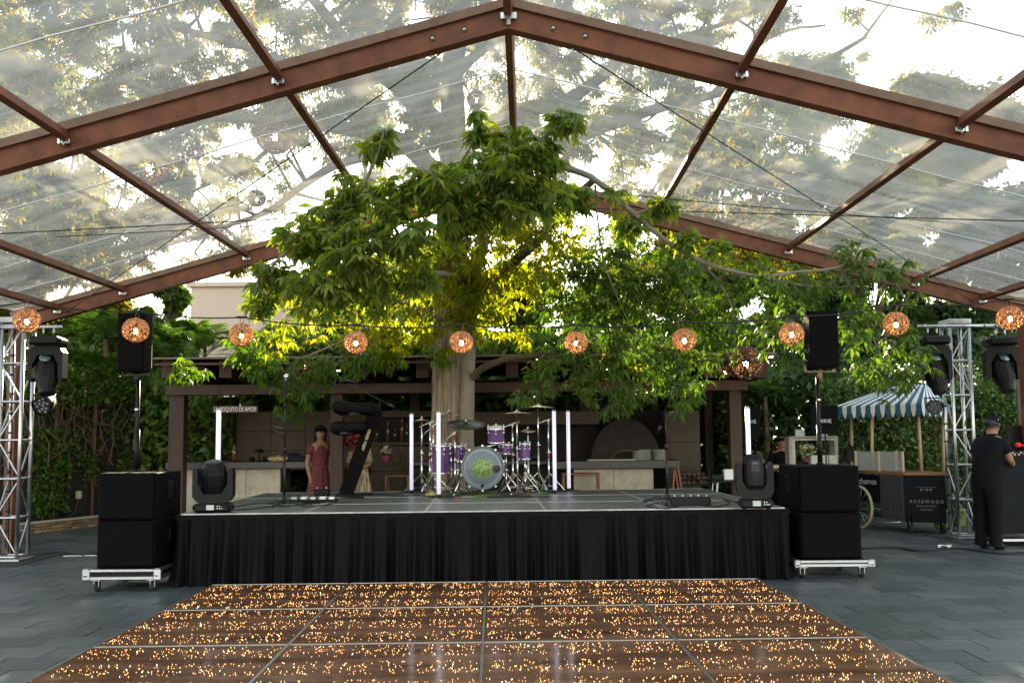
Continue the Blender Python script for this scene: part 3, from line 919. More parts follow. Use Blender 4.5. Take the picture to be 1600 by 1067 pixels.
# ------------------------------------------------------------------ moving heads
def moving_head(name, label, loc, w_, h_, rz=0, hang=False, tilt=0.2, group=None, lens=False):
    """local frame: base on z = 0, or hanging down from z = 0"""
    t = thing(name, label, 'stage light', loc, group)
    t.rotation_euler = (0, 0, rz)
    o = Vector(loc)
    sg = -1 if hang else 1
    k = h_ / 0.50
    W = w_
    def B(x, y, z): return o + Vector((x, y, sg * z))
    m = MB(); m.bbox(B(0, 0, .055 * k), (W * .86, .30 * k, .085 * k), .02 * k); 
    for sx in (-1, 1):
        m.bbox(B(sx * W * .43, 0, .055 * k), (W * .09, .2 * k, .05 * k), .012 * k)
    m.build('base', M_black, t)
    if not hang:
        m = MB(); m.box(B(-.0 * W, -.152 * k, .06 * k), (.075 * k, .006, .05 * k)); m.build('display', pbr('lcd', (.45, .48, .47), .3), t)
        for q in range(5):
            m = MB(); c = B(.07 * k + .022 * k * ((q % 3)), -.152 * k, .05 * k + .022 * k * (q // 3)); m.lathe([(0, 0), (.007 * k, 0), (.006 * k, .004), (0, .005)], c, 8, (0, -1, 0)); m.build('button', M_white, t)
        for sx in (-1, 1):
            for sy in (-1, 1):
                m = MB(); m.lathe([(0, 0), (.022, 0), (.018, .014 * k), (0, .014 * k)], o + Vector((sx * W * .33, sy * .1 * k, 0)), 10); m.build('foot', M_rubber, t)
    # yoke: cross member and two arms
    zy = .115 * k
    m = MB()
    m.prism([(-.40 * W, 0), (-.28 * W, -.02 * k), (.28 * W, -.02 * k), (.40 * W, 0), (.5 * W, .05 * k), (.5 * W, .30 * k), (.47 * W, .335 * k), (.40 * W, .335 * k),
             (.37 * W, .30 * k), (.37 * W, .17 * k), (.22 * W, .075 * k), (-.22 * W, .075 * k), (-.37 * W, .17 * k), (-.37 * W, .30 * k), (-.40 * W, .335 * k), (-.47 * W, .335 * k), (-.5 * W, .30 * k), (-.5 * W, .05 * k)],
            B(0, -.075 * k, zy + .0), (1, 0, 0), (0, 0, sg), (0, 1, 0), .15 * k)
    m.build('yoke', M_black, t)
    m = MB(); m.lathe([(0, -.01 * k), (.08 * k, -.01 * k), (.08 * k, .02 * k), (0, .02 * k)], B(0, 0, .1 * k), 16); m.build('pan_bearing', M_darkmetal, t)
    # head: faceted rounded can, tilted
    hc = B(0, 0, zy + .235 * k)
    ax = Vector((0, -math.sin(tilt), math.cos(tilt) * 1.0))
    r = .34 * W
    pr = [(0, -.17 * k), (r * .72, -.17 * k), (r * .9, -.13 * k), (r * .98, -.05 * k), (r * .98, .05 * k), (r * .9, .12 * k), (r * .62, .17 * k), (0, .175 * k)]
    if hang:
        pr = [(0, .24 * k), (r * .62, .24 * k), (r * .72, .18 * k), (r * .98, .10 * k), (r * 1.0, -.06 * k), (r * .85, -.14 * k), (r * .5, -.18 * k), (0, -.185 * k)]
        ax = Vector((0.12, -math.sin(tilt), -math.cos(tilt)))
        pr = [(a_, b_) for a_, b_ in pr[::-1]]
    m = MB(); m.lathe(pr, hc, 14, ax); hd = m.build('head', M_black, t)
    for f in hd.data.polygons: f.use_smooth = False
    lc = hc + ax.normalized() * ((.176 * k) if not hang else -.187 * k)
    if not hang:
        m = MB(); m.bbox(hc + Vector((0, -r * .80, .06 * k)), (r * .8, r * .30, .13 * k), .012); m.build('vent_panel', M_darkmetal, t)
        m = MB(); m.box(hc + Vector((0, -r * .96, .09 * k)), (r * .4, .004, .012 * k)); m.build('badge', pbr('badge_grey', (.12, .12, .12), .4), t)
    else:
        m = MB(); c = hc + Vector((.0, -r * .62, .12 * k)); m.lathe([(0, 0), (r * .45, 0), (r * .5, .02), (r * .45, .035), (0, .045)], c, 20, (0.25, -.8, .55)); m.build('lens', M_glass_lens, t)
        m = MB(); c1 = B(0, 0, .0)
        m.tube([c1 + Vector((-.06, 0, 0)), c1 + Vector((-.06, 0, .10))], .012, 8); m.tube([c1 + Vector((.06, 0, 0)), c1 + Vector((.06, 0, .10))], .012, 8)
        m.build('clamp', M_alu, t)
    return t
# heads standing on the stage corners
qa = G(323, 803, ZS); qb = G(1189, 797, ZS)
moving_head('moving_head_light', 'black moving-head light standing on the left front corner of the stage', (qa.x, qa.y + .22, ZS), .40, .50, rz=R(4), tilt=.25)
moving_head('moving_head_light', 'black moving-head light standing on the right front corner of the stage', (qb.x, qb.y + .22, ZS), .36, .52, rz=R(-8), tilt=-.1)

# ------------------------------------------------------------------ truss towers
def truss(cx, cy, H, w_, label, name='truss_tower', nlev=6):
    t = thing(name, label, 'truss', (cx, cy, 0), 'aluminium truss towers')
    h = w_ / 2
    crn = [(-h, -h), (h, -h), (h, h), (-h, h)]
    for a, b in crn:
        m = MB(); m.tube([(cx + a, cy + b, .02), (cx + a, cy + b, H)], .0245, 12); m.build('chord', M_alu, t)
    step = (H - .1) / nlev
    for k in range(nlev + 1):
        z = .06 + k * step
        for q in range(4):
            (a, b), (c, d) = crn[q], crn[(q + 1) % 4]
            m = MB(); m.tube([(cx + a, cy + b, z), (cx + c, cy + d, z)], .015, 8, cap=False); m.build('rung', M_alu, t)
            if k < nlev and q != 2:
                p, r_ = ((a, b), (c, d)) if (k + q) % 2 else ((c, d), (a, b))
                m = MB(); m.tube([(cx + p[0], cy + p[1], z + .02), (cx + r_[0], cy + r_[1], z + step - .02)], .0105, 7, cap=False); m.build('brace', M_alu, t)
    m = MB(); m.bbox((cx, cy, .022), (w_ + .12, w_ + .12, .03), .004); m.build('base_plate', M_alu, t)
    m = MB(); m.bbox((cx, cy, H + .025), (w_ + .06, w_ + .06, .07), .006); m.build('top_plate', M_alu, t)
    # cable wrapped with black ties along a rear chord
    m = MB(); m.tube([(cx - h + .03 + .01 * math.sin(z * 9), cy + h - .03, z) for z in np.linspace(.1, H, 30)], .008, 6); m.build('power_cable', M_rubber, t)
    for k in range(10):
        z = .35 + k * (H - .5) / 10
        m = MB(); m.lathe([(.028, -.012), (.03, 0), (.028, .012)], (cx - h, cy + h, z), 10); m.build('cable_tie', M_rubber, t)
    return t
cl = Vector((-6.17, 11.78, 0)); HL = P(20, 503, 11.65).z
truss(cl.x, cl.y, HL, .26, 'silver truss tower at the left edge carrying moving lights')
cr = Vector((P(1499, 846, 13.15).x + .13, 13.28, 0)); HR = P(1500, 505, 13.15).z
truss(cr.x, cr.y, HR, .26, 'silver truss tower beside the man at the right')
m = MB(); m.bbox((cl.x - .15, cl.y, .0085), (1.05, 1.3, .016), .003)
tag(m.build('rubber_mat', pbr('mat_black', (.012, .013, .014), .7)), 'black rubber mat under the left truss tower', 'mat')
m = MB(); m.bbox((cr.x + .3, cr.y - .1, .0085), (1.3, 1.2, .016), .003)
tag(m.build('rubber_mat', MATS['mat_black']), 'black rubber mat under the right truss tower', 'mat')
def hang_pipe(px0, px1, py, Y, label):
    a, b = P(px0, py, Y), P(px1, py - 1, Y)
    m = MB(); m.tube([a, b], .024, 12)
    for k in (.08, .3, .55, .8, .93):
        p = a.lerp(b, k); d = (b - a).normalized(); m.tube([p - d * .012, p + d * .012], .03, 10)
    o = m.build('lighting_pipe', M_alu); return tag(o, label, 'pipe')
hang_pipe(-40, 96, 512, 11.55, 'horizontal silver pipe clamped across the top of the left truss tower')
hang_pipe(1434, 1566, 510, 13.05, 'horizontal silver pipe clamped across the top of the right truss tower')
def hung(px, ytop, ybot, w_px, Y, rz, label, tilt=.25):
    p = P(px, ytop, Y); h_ = (P(px, ytop, Y).z - P(px, ybot, Y).z); w_ = w_px * Y / 1480
    return moving_head('moving_head_light', label, p, w_, h_ / 1.02, rz=R(rz), hang=True, tilt=tilt)
hung(76, 525, 606, 52, 11.5, 6, 'black moving-head light hanging from the left truss tower', .35)
hung(1457, 524, 604, 48, 13.0, -6, 'black moving-head light hanging on the cart side of the right truss tower', .3)
hung(1563, 526, 602, 50, 13.0, -10, 'black moving-head light hanging above the man in black', .3)
def par_can(px, py, r_px, Y, label, ax=(0, -1, -.35)):
    c = P(px, py, Y); r = r_px * Y / 1480
    t = thing('par_light', label, 'stage light', c, 'small par lights on the towers')
    m = MB(); m.lathe([(0, -.2), (r * .7, -.2), (r * .95, -.06), (r, .02), (r * .97, .03)], c, 18, ax); m.build('can', M_black, t)
    A = Vector(ax).normalized()
    m = MB(); m.lathe([(0, .015), (r * .9, .015)], c, 18, ax); m.build('front_plate', M_darkmetal, t)
    for k in range(12):
        a = k * 2.399; rr = r * .78 * math.sqrt((k + .5) / 12)
        q = Vector((0, 0, 1)).rotation_difference(A).to_matrix()
        m = MB(); m.lathe([(0, .006), (.018, .002), (.02, 0)], c + q @ Vector((rr * math.cos(a), rr * math.sin(a), .016)), 8, ax); m.build('led_lens', pbr('dim_lens', (.10, .10, .11), .1, coat=.5), t)
    m = MB(); m.tube([c + Vector((-r * 1.1, 0, 0)), c + Vector((-r * 1.1, .05, r * 1.2)), c + Vector((r * 1.1, .05, r * 1.2)), c + Vector((r * 1.1, 0, 0))], .01, 6); m.build('bracket', M_darkmetal, t)
par_can(66, 634, 15, 11.7, 'small black par light below the hanging light on the left truss tower')
par_can(1477, 585, 15, 13.3, 'upper small par light behind the right truss tower')
par_can(1460, 636, 12, 13.4, 'lower small par light under the striped awning beside the right truss tower', (-.5, -1, 0))

# ------------------------------------------------------------------ LED tubes
M_tube = pbr('lit_tube', (.8, .8, .85), .3, emit=(.62, .60, .82), estr=.16, var=.02)
def led_tube(px, ytop, ybot, label, Y=None, loc=None):
    p = G(px, ybot, ZS) if Y is None else Vector((P(px, 700, Y).x, Y, ZS))
    t = thing('led_tube', label, 'light tube', p, 'upright white light tubes on the stage')
    z1 = P(px, ytop, p.y).z
    m = MB(); m.tube([(p.x, p.y, ZS + .035), (p.x, p.y, z1 - .02)], .026, 14); m.build('tube', M_tube, t)
    m = MB(); m.tube([(p.x, p.y, z1 - .02), (p.x, p.y, z1)], [.027, .02], 12); m.build('end_cap', M_alu, t)
    m = MB(); m.tube([(p.x, p.y, ZS), (p.x, p.y, ZS + .04)], .03, 12); m.build('socket', M_rubber, t)
    for k in range(3):
        a = k * 2.094 + .5
        m = MB(); m.bar((p.x, p.y, ZS + .02), (p.x + .17 * math.cos(a), p.y + .17 * math.sin(a), ZS + .008), .018, .012); m.build('foot', M_rubber, t)
led_tube(643, 645, 770, 'white light tube farthest left of the drum kit')
led_tube(685.5, 642, 777, 'white light tube in front of the purple floor toms')
led_tube(867, 640, 770, 'white light tube at the right side of the cymbals')
led_tube(889, 641, 767, 'white light tube just right of the drum kit, the outer of its close pair')
led_tube(341, 638, 786, 'white light tube rising behind the left moving head, in front of the hanging sign', Y=10.5)
led_tube(1169.5, 635, 786, 'white light tube rising behind the right moving head', Y=10.4)

# ------------------------------------------------------------------ microphone stands
def mic(m, p, d, r=.024):
    p, d = Vector(p), Vector(d).normalized()
    m.tube([p, p + d * .14], [.011, .017], 8)
def mic_stand(label, px, ybase, ytop, boom=None, clip=False):
    p = G(px, ybase, ZS)
    t = thing('microphone_stand', label, 'microphone stand', p)
    zt_ = P(px, ytop, p.y).z
    m = MB(); m.tube([p + Vector((0, 0, .06)), (p.x, p.y, ZS + .62)], .0135, 8); m.tube([(p.x, p.y, ZS + .6), (p.x, p.y, zt_)], .009, 8)
    m.tube([(p.x, p.y, ZS + .59), (p.x, p.y, ZS + .65)], .02, 8); m.build('shaft', M_darkmetal, t)
    m = MB(); m.lathe([(0, .02), (.03, .03), (.034, .07), (.016, .11)], p, 10); m.build('hub', M_rubber, t)
    for k in range(3):
        a = k * 2.094 + 0.35
        m = MB(); m.tube([p + Vector((0, 0, .06)), p + Vector((.30 * math.cos(a), .30 * math.sin(a), .012))], .009, 6); m.ball(p + Vector((.30 * math.cos(a), .30 * math.sin(a), .014)), .014, 8); m.build('leg', M_darkmetal, t)
    if boom:
        (x0, y0), (x1, y1) = boom
        a, b = P(x0, y0, p.y - .15), P(x1, y1, p.y + .1)
        m = MB(); m.tube([a, b], .008, 6); m.tube([b, b + (b - a).normalized() * .1], .02, 8); m.build('boom', M_darkmetal, t)
        m = MB(); q = (b - a).normalized(); m.tube([a, a - q * .16], [.012, .018], 8); m.ball(a - q * .18, .026, 10); m.build('microphone', M_darkmetal, t)
    if clip:
        c = Vector((p.x, p.y, zt_))
        m = MB(); m.tube([c, c + Vector((.02, -.04, .05))], .014, 8); m.ball(c + Vector((.02, -.05, .06)), .03, 10); m.build('microphone', M_chrome, t)
        for k, (dx, dz) in enumerate(((-.06, -.42), (-.13, -.52), (.0, -.30), (-.09, -.58))):
            m = MB(); m.bar(c + Vector((0, 0, dz)), c + Vector((dx, -.05, dz + .03)), .02, .012); m.ball(c + Vector((dx, -.05, dz + .03)), .018, 8); m.build('clip', M_darkmetal, t)
        m = MB(); m.tube([c + Vector((.02 * math.sin(k), .02 * math.cos(k), -.02 - k * .055)) for k in range(22)], .005, 5); m.build('microphone_cable', M_rubber, t)
mic_stand('microphone stand with clips and a chrome microphone on the left half of the stage', 444, 790, 597, clip=True)
mic_stand('microphone stand with a long boom tilted up on the right half of the stage', 1043, 786, 642, boom=((1056, 596), (1032, 665)))

# ------------------------------------------------------------------ slanted keyboard stand with two covered keyboards
kp = G(540, 776, ZS); kt_ = P(588, 642, kp.y + .15)
ks = thing('keyboard_stand', 'slanted black column stand with gold lettering holding two covered keyboards', 'keyboard stand', kp)
m = MB(); m.bar(kp + Vector((0, 0, .03)), kt_, .17, .10, up=(0, -1, 0)); m.build('column', M_blackbox, ks)
for s in (-1, 1):
    m = MB(); m.bar(kp + Vector((-.1, s * .05, .03)), kp + Vector((-.0 + .28, s * .42, .012)), .05, .03); m.build('foot', M_black, ks)
dcol = (kt_ - kp).normalized()
ang = math.atan2(dcol.z, dcol.x)
lm = pbr('gold_lettering', (.7, .55, .3), .5); 
cc = kp + dcol * (kt_ - kp).length * .66
text('APEX SERIES', 'lettering', .052, lm, cc + Vector((0.02, -.10, 0)), (R(90), -ang, 0), ks)
yk = kp.y + .1
for (x0, x1, yy, tiltk, lab) in ((519, 592, 639, -.06, 'upper keyboard in a black cover on the slanted stand'), (517, 578, 669, .02, 'lower keyboard in a black cover on the slanted stand')):
    a, b = P(x0, yy, yk), P(x1, yy, yk)
    kb = thing('covered_keyboard', lab, 'keyboard', ((a.x + b.x) / 2, yk, a.z), 'covered keyboards')
    w_ = b.x - a.x
    m = MB()
    def kf(u, v, a=a, w_=w_, tiltk=tiltk):
        an = 2 * math.pi * v
        e = min(1, 10 * u + .05, 10 * (1 - u) + .05) ** .5
        prof = .078 + .006 * math.sin(7 * u)
        x = a.x + w_ * u; y = yk + .19 * e * math.copysign(abs(math.cos(an)) ** .5, math.cos(an))
        z = a.z + prof * e * math.copysign(abs(math.sin(an)) ** .6, math.sin(an)) + tiltk * w_ * (u - .5) - .25 * (y - yk) * .2 + .006 * math.sin(11 * u + 3 * an)
        return Vector((x, y, z))
    m.grid(kf, 24, 20); m.build('cover', M_cloth, kb)
    m = MB(); m.bar((b.x - .1, yk + .0, a.z - .03), (b.x - .35, yk - .22, a.z - .07), .03, .03); m.bar((b.x - .1, yk, a.z - .03), (b.x - .35, yk + .22, a.z - .07), .03, .03); m.build('support_arm', M_darkmetal, ks)
ms = thing('boom_microphone', 'microphone on a long boom reaching left from the keyboard stand', 'microphone', kt_)
a, b = P(543, 599, kp.y), P(617, 637, kp.y + .2)
m = MB(); m.tube([a, b], .0085, 8); m.tube([b - (b - a).normalized() * .12, b], .02, 8); m.tube([P(593, 625, kp.y + .15), P(593, 646, kp.y + .15)], .01, 6); m.build('boom', M_darkmetal, ms)
m = MB(); p = P(535, 594, kp.y); m.ball(p, .03, 12); m.tube([p, p + Vector((.2, 0, -.03))], [.016, .011], 8); m.build('microphone', M_darkmetal, ms)

# ------------------------------------------------------------------ pedals, power strip, cables
def strip(label, px, py, n, w_=.42):
    p = G(px, py, ZS)
    t = thing('power_strip', label, 'power strip', p)
    m = MB(); m.bbox(p + Vector((0, 0, .042)), (w_, .1, .08), .008); m.build('case', M_black, t)
    for k in range(n):
        m = MB(); m.tube([p + Vector((-w_ / 2 + .04 + k * (w_ - .08) / max(1, n - 1), 0, .083)), p + Vector((-w_ / 2 + .04 + k * (w_ - .08) / max(1, n - 1), -.01, .11))], .012, 8); m.build('plug', M_alu, t)
strip('black breakout box with five bright plugs beside the right microphone stand', 1079, 789, 5)
strip('small black box on the deck behind the red-dressed woman\'s post', 503, 774, 2, .2)
def pedal_board():
    p = G(490, 784, ZS); t = thing('pedal_board', 'flat pedal board with small pale pedals on the left half of the stage', 'pedal board', p)
    m = MB(); m.bbox(p + Vector((0, 0, .02)), (.55, .18, .03), .005); m.build('board', M_black, t)
    for k in range(5):
        m = MB(); m.bbox(p + Vector((-.22 + .11 * k, 0, .045)), (.07, .11, .035), .006); m.build('pedal', M_white if k % 2 else M_alu, t)
pedal_board()
def floor_cable(pts, label, r=.006, z=ZS):
    q = [G(x, y, z) + Vector((0, 0, r)) for x, y in pts]
    out = []
    for i in range(len(q) - 1):
        for k in range(4):
            a = q[max(i - 1, 0)]; b = q[i]; c = q[i + 1]; d = q[min(i + 2, len(q) - 1)]; t = k / 4
            out.append(0.5 * ((2 * b) + (c - a) * t + (2 * a - 5 * b + 4 * c - d) * t * t + (3 * b - a - 3 * c + d) * t ** 3))
    out.append(q[-1])
    m = MB(); m.tube(out, r, 6); tag(m.build('cable', M_rubber), label, 'cable')
floor_cable([(350, 793), (380, 790), (400, 787), (425, 788), (440, 791), (470, 789), (500, 786)], 'black cable running along the deck from the left moving head')
floor_cable([(360, 797), (390, 796), (420, 792), (455, 786), (480, 792), (520, 787), (512, 779)], 'black cable looping around the foot of the left microphone stand')
floor_cable([(1010, 782), (1030, 776), (1040, 790), (1060, 792), (1040, 795), (1010, 791), (1030, 786)], 'black cable looped around the right microphone stand base')
floor_cable([(1100, 790), (1120, 792), (1140, 786), (1130, 780), (1150, 784), (1165, 787)], 'black cable between the breakout box and the right moving head')
floor_cable([(560, 775), (590, 772), (620, 776), (650, 774), (680, 778)], 'black cable on the deck between the keyboard stand and the drum rug')
floor_cable([(60, 868), (90, 864), (130, 868), (160, 865), (190, 870)], 'black cable on the slate floor beside the left truss mat', .012, 0.008)
floor_cable([(1345, 858), (1400, 857), (1440, 862), (1500, 858), (1560, 866), (1610, 864)], 'black cable on the slate floor in front of the right truss tower', .012, 0.008)
p = G(1476, 856, .008)
m = MB()
m.grid(lambda u, v: p + Vector(((u - .5) * .2, (v - .5) * .12, .01 + .03 * abs(math.sin(5 * u + 3 * v)))), 8, 5)
tag(m.build('paper_napkin', M_white), 'crumpled white napkin on the slate floor before the right truss tower', 'napkin')
a, b = G(100, 868, .01), G(152, 867, .01)
m = MB(); m.bar(a, b, .05, .01); tag(m.build('drain_strip', M_alu), 'thin bright metal strip set in the slate floor left of the speakers', 'drain')
# ------------------------------------------------------------------ drums
def skin_obj(name, pts, edges, radii, mat, parent, sub=1):
    me = bpy.data.meshes.new(name)
    o3 = ORG.get(parent.name, Vector((0, 0, 0)))
    me.from_pydata([Vector(p) - o3 for p in pts], edges, [])
    me.materials.append(mat)
    o = bpy.data.objects.new(name, me)
    link(o, parent); ORG[o.name] = o3
    md = o.modifiers.new('skin', 'SKIN'); md.use_smooth_shade = True
    sv = me.skin_vertices[0].data
    for i, r in enumerate(radii):
        sv[i].radius = r if isinstance(r, tuple) else (r, r)
    sv[0].use_root = True
    s = o.modifiers.new('smooth', 'SUBSURF'); s.levels = sub; s.render_levels = sub
    return o

def head_art():
    """grey-blue drum head with a printed brick-maze border and a plain green patch in the middle"""
    m = bpy.data.materials.new('drum_head_print')
    n, l = nodes_of(m)
    b = n['Principled BSDF']; b.inputs['Roughness'].default_value = .35
    tc = n.new('ShaderNodeTexCoord')
    sp = n.new('ShaderNodeMapping'); sp.inputs['Rotation'].default_value = (R(90), 0, 0)
    l.new(tc.outputs['Object'], sp.inputs[0])
    br = n.new('ShaderNodeTexBrick'); br.inputs['Scale'].default_value = 24; br.inputs['Mortar Size'].default_value = .045
    br.inputs['Color1'].default_value = (.26, .32, .36, 1); br.inputs['Color2'].default_value = (.32, .38, .42, 1); br.inputs['Mortar'].default_value = (.02, .03, .045, 1)
    l.new(sp.outputs[0], br.inputs[0])
    sx = n.new('ShaderNodeSeparateXYZ'); l.new(tc.outputs['Object'], sx.inputs[0])
    def mth(op, a, b_=None):
        q = n.new('ShaderNodeMath'); q.operation = op
        for k, s in enumerate((a, b_)):
            if s is None: continue
            if isinstance(s, (int, float)): q.inputs[k].default_value = s
            else: l.new(s, q.inputs[k])
        return q.outputs[0]
    rr = mth('SQRT', mth('ADD', mth('POWER', sx.outputs[0], 2), mth('POWER', sx.outputs[2], 2)))
    nz = n.new('ShaderNodeTexNoise'); nz.inputs['Scale'].default_value = 26; nz.inputs['Detail'].default_value = 3
    l.new(tc.outputs['Object'], nz.inputs['Vector'])
    ring = mth('LESS_THAN', rr, .215)
    grn = mth('LESS_THAN', mth('ADD', rr, mth('MULTIPLY', nz.outputs[0], .09)), .17)
    rp = n.new('ShaderNodeValToRGB'); e = rp.color_ramp.elements
    e[0].position = .36; e[0].color = (.02, .05, .02, 1); e[1].position = .62; e[1].color = (.35, .32, .08, 1)
    x = e.new(.46); x.color = (.09, .22, .05, 1); x = e.new(.53); x.color = (.16, .30, .08, 1)
    n3 = n.new('ShaderNodeTexNoise'); n3.inputs['Scale'].default_value = 34; n3.inputs['Detail'].default_value = 4
    l.new(tc.outputs['Object'], n3.inputs['Vector']); l.new(n3.outputs[0], rp.inputs[0])
    m1 = n.new('ShaderNodeMix'); m1.data_type = 'RGBA'; m1.inputs[6].default_value = (.30, .36, .40, 1)
    l.new(ring, m1.inputs[0]); l.new(br.outputs[0], m1.inputs[7])
    m2 = n.new('ShaderNodeMix'); m2.data_type = 'RGBA'
    l.new(grn, m2.inputs[0]); l.new(m1.outputs[2], m2.inputs[6]); l.new(rp.outputs[0], m2.inputs[7])
    l.new(m2.outputs[2], b.inputs['Base Color'])
    return m
M_head = head_art()
M_skin_drum = pbr('drum_batter', (.55, .55, .52), .5)

def drum(t, c, ax, r, depth, nl=8, front_mat=None, lugs=True):
    """c is the centre of the front/top rim; the shell runs back along -ax"""
    c = Vector(c); ax = Vector(ax).normalized()
    q = Vector((0, 0, 1)).rotation_difference(ax).to_matrix()
    m = MB(); m.lathe([(r * .97, 0), (r * .97, -depth)], c, 32, ax); m.build('shell', M_purple, t)
    for z in (0, -depth):
        m = MB(); m.lathe([(r * .99, z - .014), (r * 1.045, z - .014), (r * 1.05, z + .010), (r * 1.0, z + .012)], c, 32, ax, close=True); m.build('hoop', M_chrome, t)
    m = MB(); m.lathe([(0, .002), (r * .99, .002)], c, 32, ax); m.build('drum_head', front_mat or M_skin_drum, t)
    m = MB(); m.lathe([(0, -depth - .002), (r * .99, -depth - .002)], c, 32, ax); m.build('drum_head', M_skin_drum, t)
    for k in range(nl):
        a = 2 * math.pi * (k + .5) / nl
        p = q @ Vector((math.cos(a), math.sin(a), 0))
        m = MB(); m.tube([c + p * r * 1.05 + ax * .018, c + p * r * 1.05 - ax * depth * .35], .006, 5)
        m.ball(c + p * r * 1.0 - ax * depth * .3, .016, 6); m.ball(c + p * r * 1.06 + ax * .016, .014, 6); m.build('tension_lug', M_chrome, t)
def tripod(t, x, y, h, spread=.26, r=.011, rot=0.0, z0=ZS):
    m = MB(); m.tube([(x, y, z0 + .06), (x, y, z0 + h * .55)], r * 1.25, 8); m.tube([(x, y, z0 + h * .5), (x, y, z0 + h)], r, 8)
    m.tube([(x, y, z0 + h * .52), (x, y, z0 + h * .56)], r * 2, 8); m.ball((x + .02, y - .02, z0 + h * .54), .016, 6); m.build('shaft', M_chrome, t)
    for k in range(3):
        a = rot + k * 2.094
        e = Vector((x + spread * math.cos(a), y + spread * math.sin(a), z0 + .01))
        m = MB(); m.bar((x, y, z0 + .26), e, .018, .009); m.bar((x, y, z0 + .08), Vector((x, y, z0 + .12)).lerp(e, .55), .012, .006); m.build('leg', M_chrome, t)
        m = MB(); m.ball(e, .016, 8); m.build('rubber_foot', M_rubber, t)
def cymbal(t, c, r, ax, mat=None, nm='cymbal'):
    m = MB(); m.lathe([(0.004, .022), (r * .10, .02), (r * .17, .004), (r * .6, -.008), (r, -.022), (r, -.024), (r * .6, -.011), (r * .17, 0), (.004, .018)], c, 36, ax); m.build(nm, mat or M_cymbal, t)
    A = Vector(ax).normalized(); c = Vector(c)
    m = MB(); m.tube([c - A * .06, c + A * .055], .005, 6); m.tube([c + A * .02, c + A * .04], .014, 8); m.build('wing_nut', M_chrome, t)

YB = 12.25
bc = P(754, 731, YB)
bd = thing('bass_drum', 'purple bass drum with a grey-blue printed front head and green centre', 'drum', (bc.x, YB, ZS))
R_BD = 34.0 * YB / 1480
def bd_part(): pass
drum(bd, bc, (0.02, -1, 0), R_BD * .96, .42, 10, None)
m = MB(); m.lathe([(0, 0), (R_BD * .90, 0), (R_BD * .9, .003), (0, .003)], (0, 0, 0), 40, (0, -1, 0)); o = m.build('front_head', M_head, None); o.parent = bd; o.location = bc - Vector((bc.x, YB, ZS)) + Vector((0, -.012, 0))
m = MB(); m.lathe([(R_BD * .9, -.02), (R_BD * 1.0, -.02), (R_BD * 1.0, .02), (R_BD * .92, .024), (R_BD * .9, .018)], bc, 40, (0, -1, 0), close=True); m.build('front_hoop', pbr('hoop_blue', (.07, .09, .11), .35, coat=.4), bd)
pp = P(776.5, 732, YB - .03); m = MB(); m.lathe([(0, 0), (.047, 0), (.047, .006), (0, .006)], pp, 24, (0, -1, 0)); m.build('port_hole', pbr('port_brown', (.05, .035, .03), .8), bd)
for s in (-1, 1):
    a = bc + Vector((s * R_BD * .95, .08, -.08)); b = Vector((bc.x + s * R_BD * 1.3, YB - .05, ZS + .012))
    m = MB(); m.tube([a, b], .010, 8); m.ball(a, .025, 8); m.ball(b, .014, 8); m.build('spur', M_chrome, bd)
for k in range(10):
    a = 2 * math.pi * (k + .5) / 10
    p = bc + Vector((math.cos(a) * R_BD * 1.02, -.02, math.sin(a) * R_BD * 1.02))
    m = MB(); m.bbox(p, (.03, .045, .03), .006); m.build('claw', M_chrome, bd)
m = MB(); m.lathe([(0, 0), (.02, 0), (.02, .003), (0, .003)], P(753.5, 759, YB - .02), 16, (0, -1, 0)); m.build('round_badge', M_black, bd)

def mk_drum(name, label, x0, x1, y0, y1, Y, legs=True, ax=(0, -.12, 1), stand=False, nl=8):
    a, b = P(x0, y1, Y), P(x1, y0, Y)
    r = (b.x - a.x) / 2; cx = (a.x + b.x) / 2
    t = thing(name, label, 'drum', (cx, Y, ZS))
    top = Vector((cx, Y, b.z)); drum(t, top, ax, r / 1.05, b.z - a.z, nl)
    if legs:
        for k in range(3):
            an = k * 2.094 + .5
            q = Vector((cx + r * 1.08 * math.cos(an), Y + r * 1.08 * math.sin(an), 0))
            m = MB(); m.tube([(q.x, q.y, b.z - .15), (q.x, q.y, ZS + .01)], .0075, 6); m.ball((q.x, q.y, ZS + .014), .014, 6); m.bbox((q.x, q.y, b.z - .2), (.03, .03, .05), .005); m.build('leg', M_chrome, t)
    if stand:
        tripod(t, cx, Y + .02, a.z - ZS + .02, .2, .01)
        for k in range(3):
            an = k * 2.094 + .9
            m = MB(); m.tube([(cx, Y, a.z - .04), (cx + r * math.cos(an), Y + r * math.sin(an), a.z - .01), (cx + r * 1.05 * math.cos(an), Y + r * 1.05 * math.sin(an), a.z + .03)], .006, 6); m.build('basket_arm', M_chrome, t)
    return t
mk_drum('floor_tom', 'larger purple floor tom at the far left of the kit behind a light tube', 673, 705, 695, 738, 12.75)
mk_drum('floor_tom', 'smaller purple floor tom between the larger one and the bass drum', 704, 729, 696, 733, 12.95)
mk_drum('rack_tom', 'small purple tom mounted above the bass drum', 761, 789, 668, 690, 12.45, legs=False, ax=(0, -.25, 1), nl=6)
tt = MB(); a = P(775, 690, 12.45); tt.tube([a + Vector((.05, .1, -.02)), bc + Vector((.05, .2, R_BD * .95))], .014, 8); tt.build('tom_post', M_chrome, bd)
mk_drum('snare_drum', 'shallow purple snare drum half hidden behind the right edge of the bass drum', 779, 802, 694, 708, 12.85, legs=False, stand=True, ax=(.1, -.1, 1))
mk_drum('side_drum', 'small purple drum on a stand right of the bass drum', 811, 829, 693, 717, 12.6, legs=False, stand=True, nl=6)
